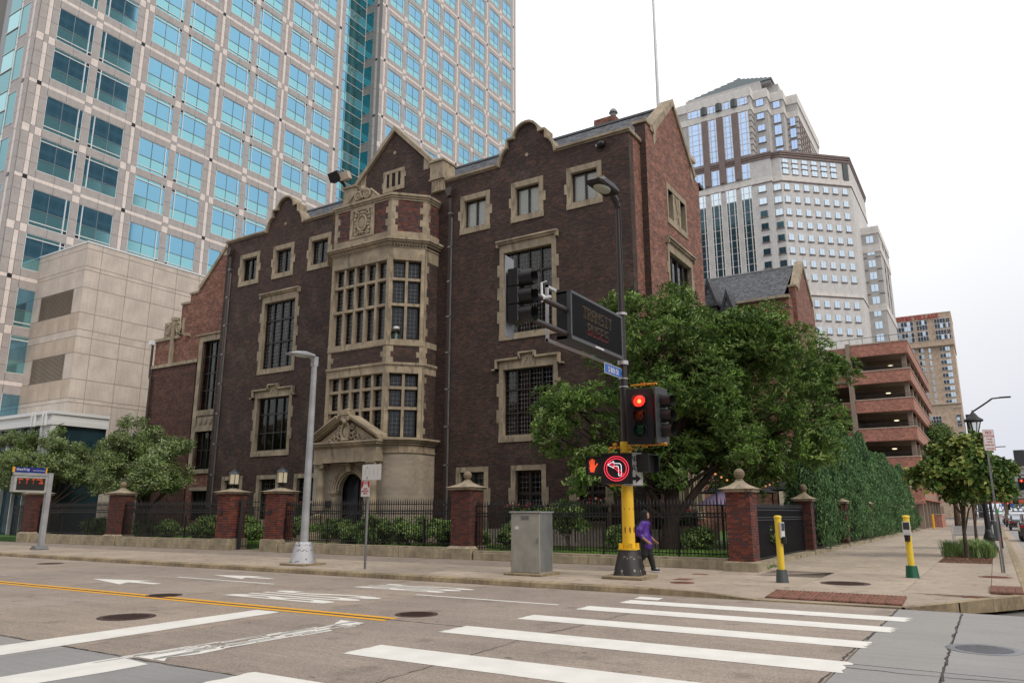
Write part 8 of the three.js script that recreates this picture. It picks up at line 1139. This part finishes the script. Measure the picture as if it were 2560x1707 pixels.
  field('shoulder_bag', mat('black_bag', { color: lin(0.01, 0.01, 0.011), roughness: 0.8 }), [[[0.02, 1.1, -0.24], [0.02, 0.8, -0.27], 0.13, 0.14, 1.1, 0.7]], [-0.25, 0.25, 0.55, 1.35, -0.5, -0.05], 0.02);
  const sole = mat('white_sole', { color: lin(0.6, 0.6, 0.6), roughness: 0.7 }), shoe = mat('navy_shoe', { color: lin(0.03, 0.035, 0.06), roughness: 0.6 });
  for (const [a, rx] of [[anL, 0], [anR, 0.75]]) { const g = new THREE.Group(); g.name = 'shoe'; g.position.set(a[0], a[1] - 0.08 + (rx ? 0.02 : 0), a[2]); g.rotation.x = rx; P.add(g); new B().ext([[-0.09, 0], [0.19, 0], [0.2, 0.03], [-0.1, 0.035]], -0.045, 0.045, [], 0.01).l.forEach(q => { q.rotateY(-Math.PI / 2); mesh('sole', q, sole, g); }); new B().sph(0, 0.055, 0.06, 0.05, 0.85, 0.75, 2.4).sph(0, 0.075, -0.03, 0.05, 0.85, 1, 1.1).build('upper', shoe, g); new B().c(0, 0.09, 0.09, 0.05, 0.008, 0.07, 0, 0.3).build('laces', sole, g); }
}
// ================= buildings across the street and to the right, seen only in windows; dark brick one added to darken the front =================
{
  const d = thing('mirrored_tower', 'dark glass tower outside the view, mirrored in the leftmost tower windows', 'skyscraper', [140, 0, -118]);
  new B().box(120, 160, 0, 190, -133, -98).build('shaft', mat('mirrored_dark_glass', { color: lin(0.02, 0.055, 0.075), metalness: 0.4, roughness: 0.15 }), d); const m = new B(); for (let y = 4; y < 190; y += 4) m.box(119.8, 120, y, y + 0.7, -133.1, -97.9); for (let z = -132; z < -98; z += 3.4) m.box(119.75, 119.95, 0, 190, z, z + 0.4); m.build('mullion', MT.greyAl, d);
  const o = thing('offscreen_building', 'pale stone building across the street, mirrored in the clubhouse windows', 'building', [-80, 0, 24]);
  new B().box(-140, -44, 0, 13, 14, 34).build('wall', MT.conc, o); new B().box(-140.5, -43.5, 13, 13.8, 13.6, 34.5).build('cornice', MT.coping, o); for (let x = -138; x < -46; x += 5) { const w = part(o, 'window', x, 0, 14, Math.PI); new B().box(-2.6, 0, 3, 7, -0.1, 0.1).build('pane', MT.cvglass, w); new B().box(-2.6, 0, 8.5, 11.5, -0.1, 0.1).build('pane', MT.cvglass, w); }
  const p = thing('offscreen_building', 'added unseen dark brick building behind the viewer, darkening the clubhouse front and windows', 'building', [-15, 0, 26]);
  new B().box(-43, 10, 0, 26, 13, 40).build('wall', MT.brickSide, p); for (let x = -41; x < 8; x += 4) for (let y = 3; y < 24; y += 4) { const w = part(p, 'window', x, y, 13, Math.PI); new B().box(-2, 0, 0, 2.4, -0.05, 0.08).build('pane', MT.cvglass, w); }
}
scene.traverse(o => { if (o.isMesh) { o.castShadow = true; o.receiveShadow = true; } });
renderer.render(scene, camera);
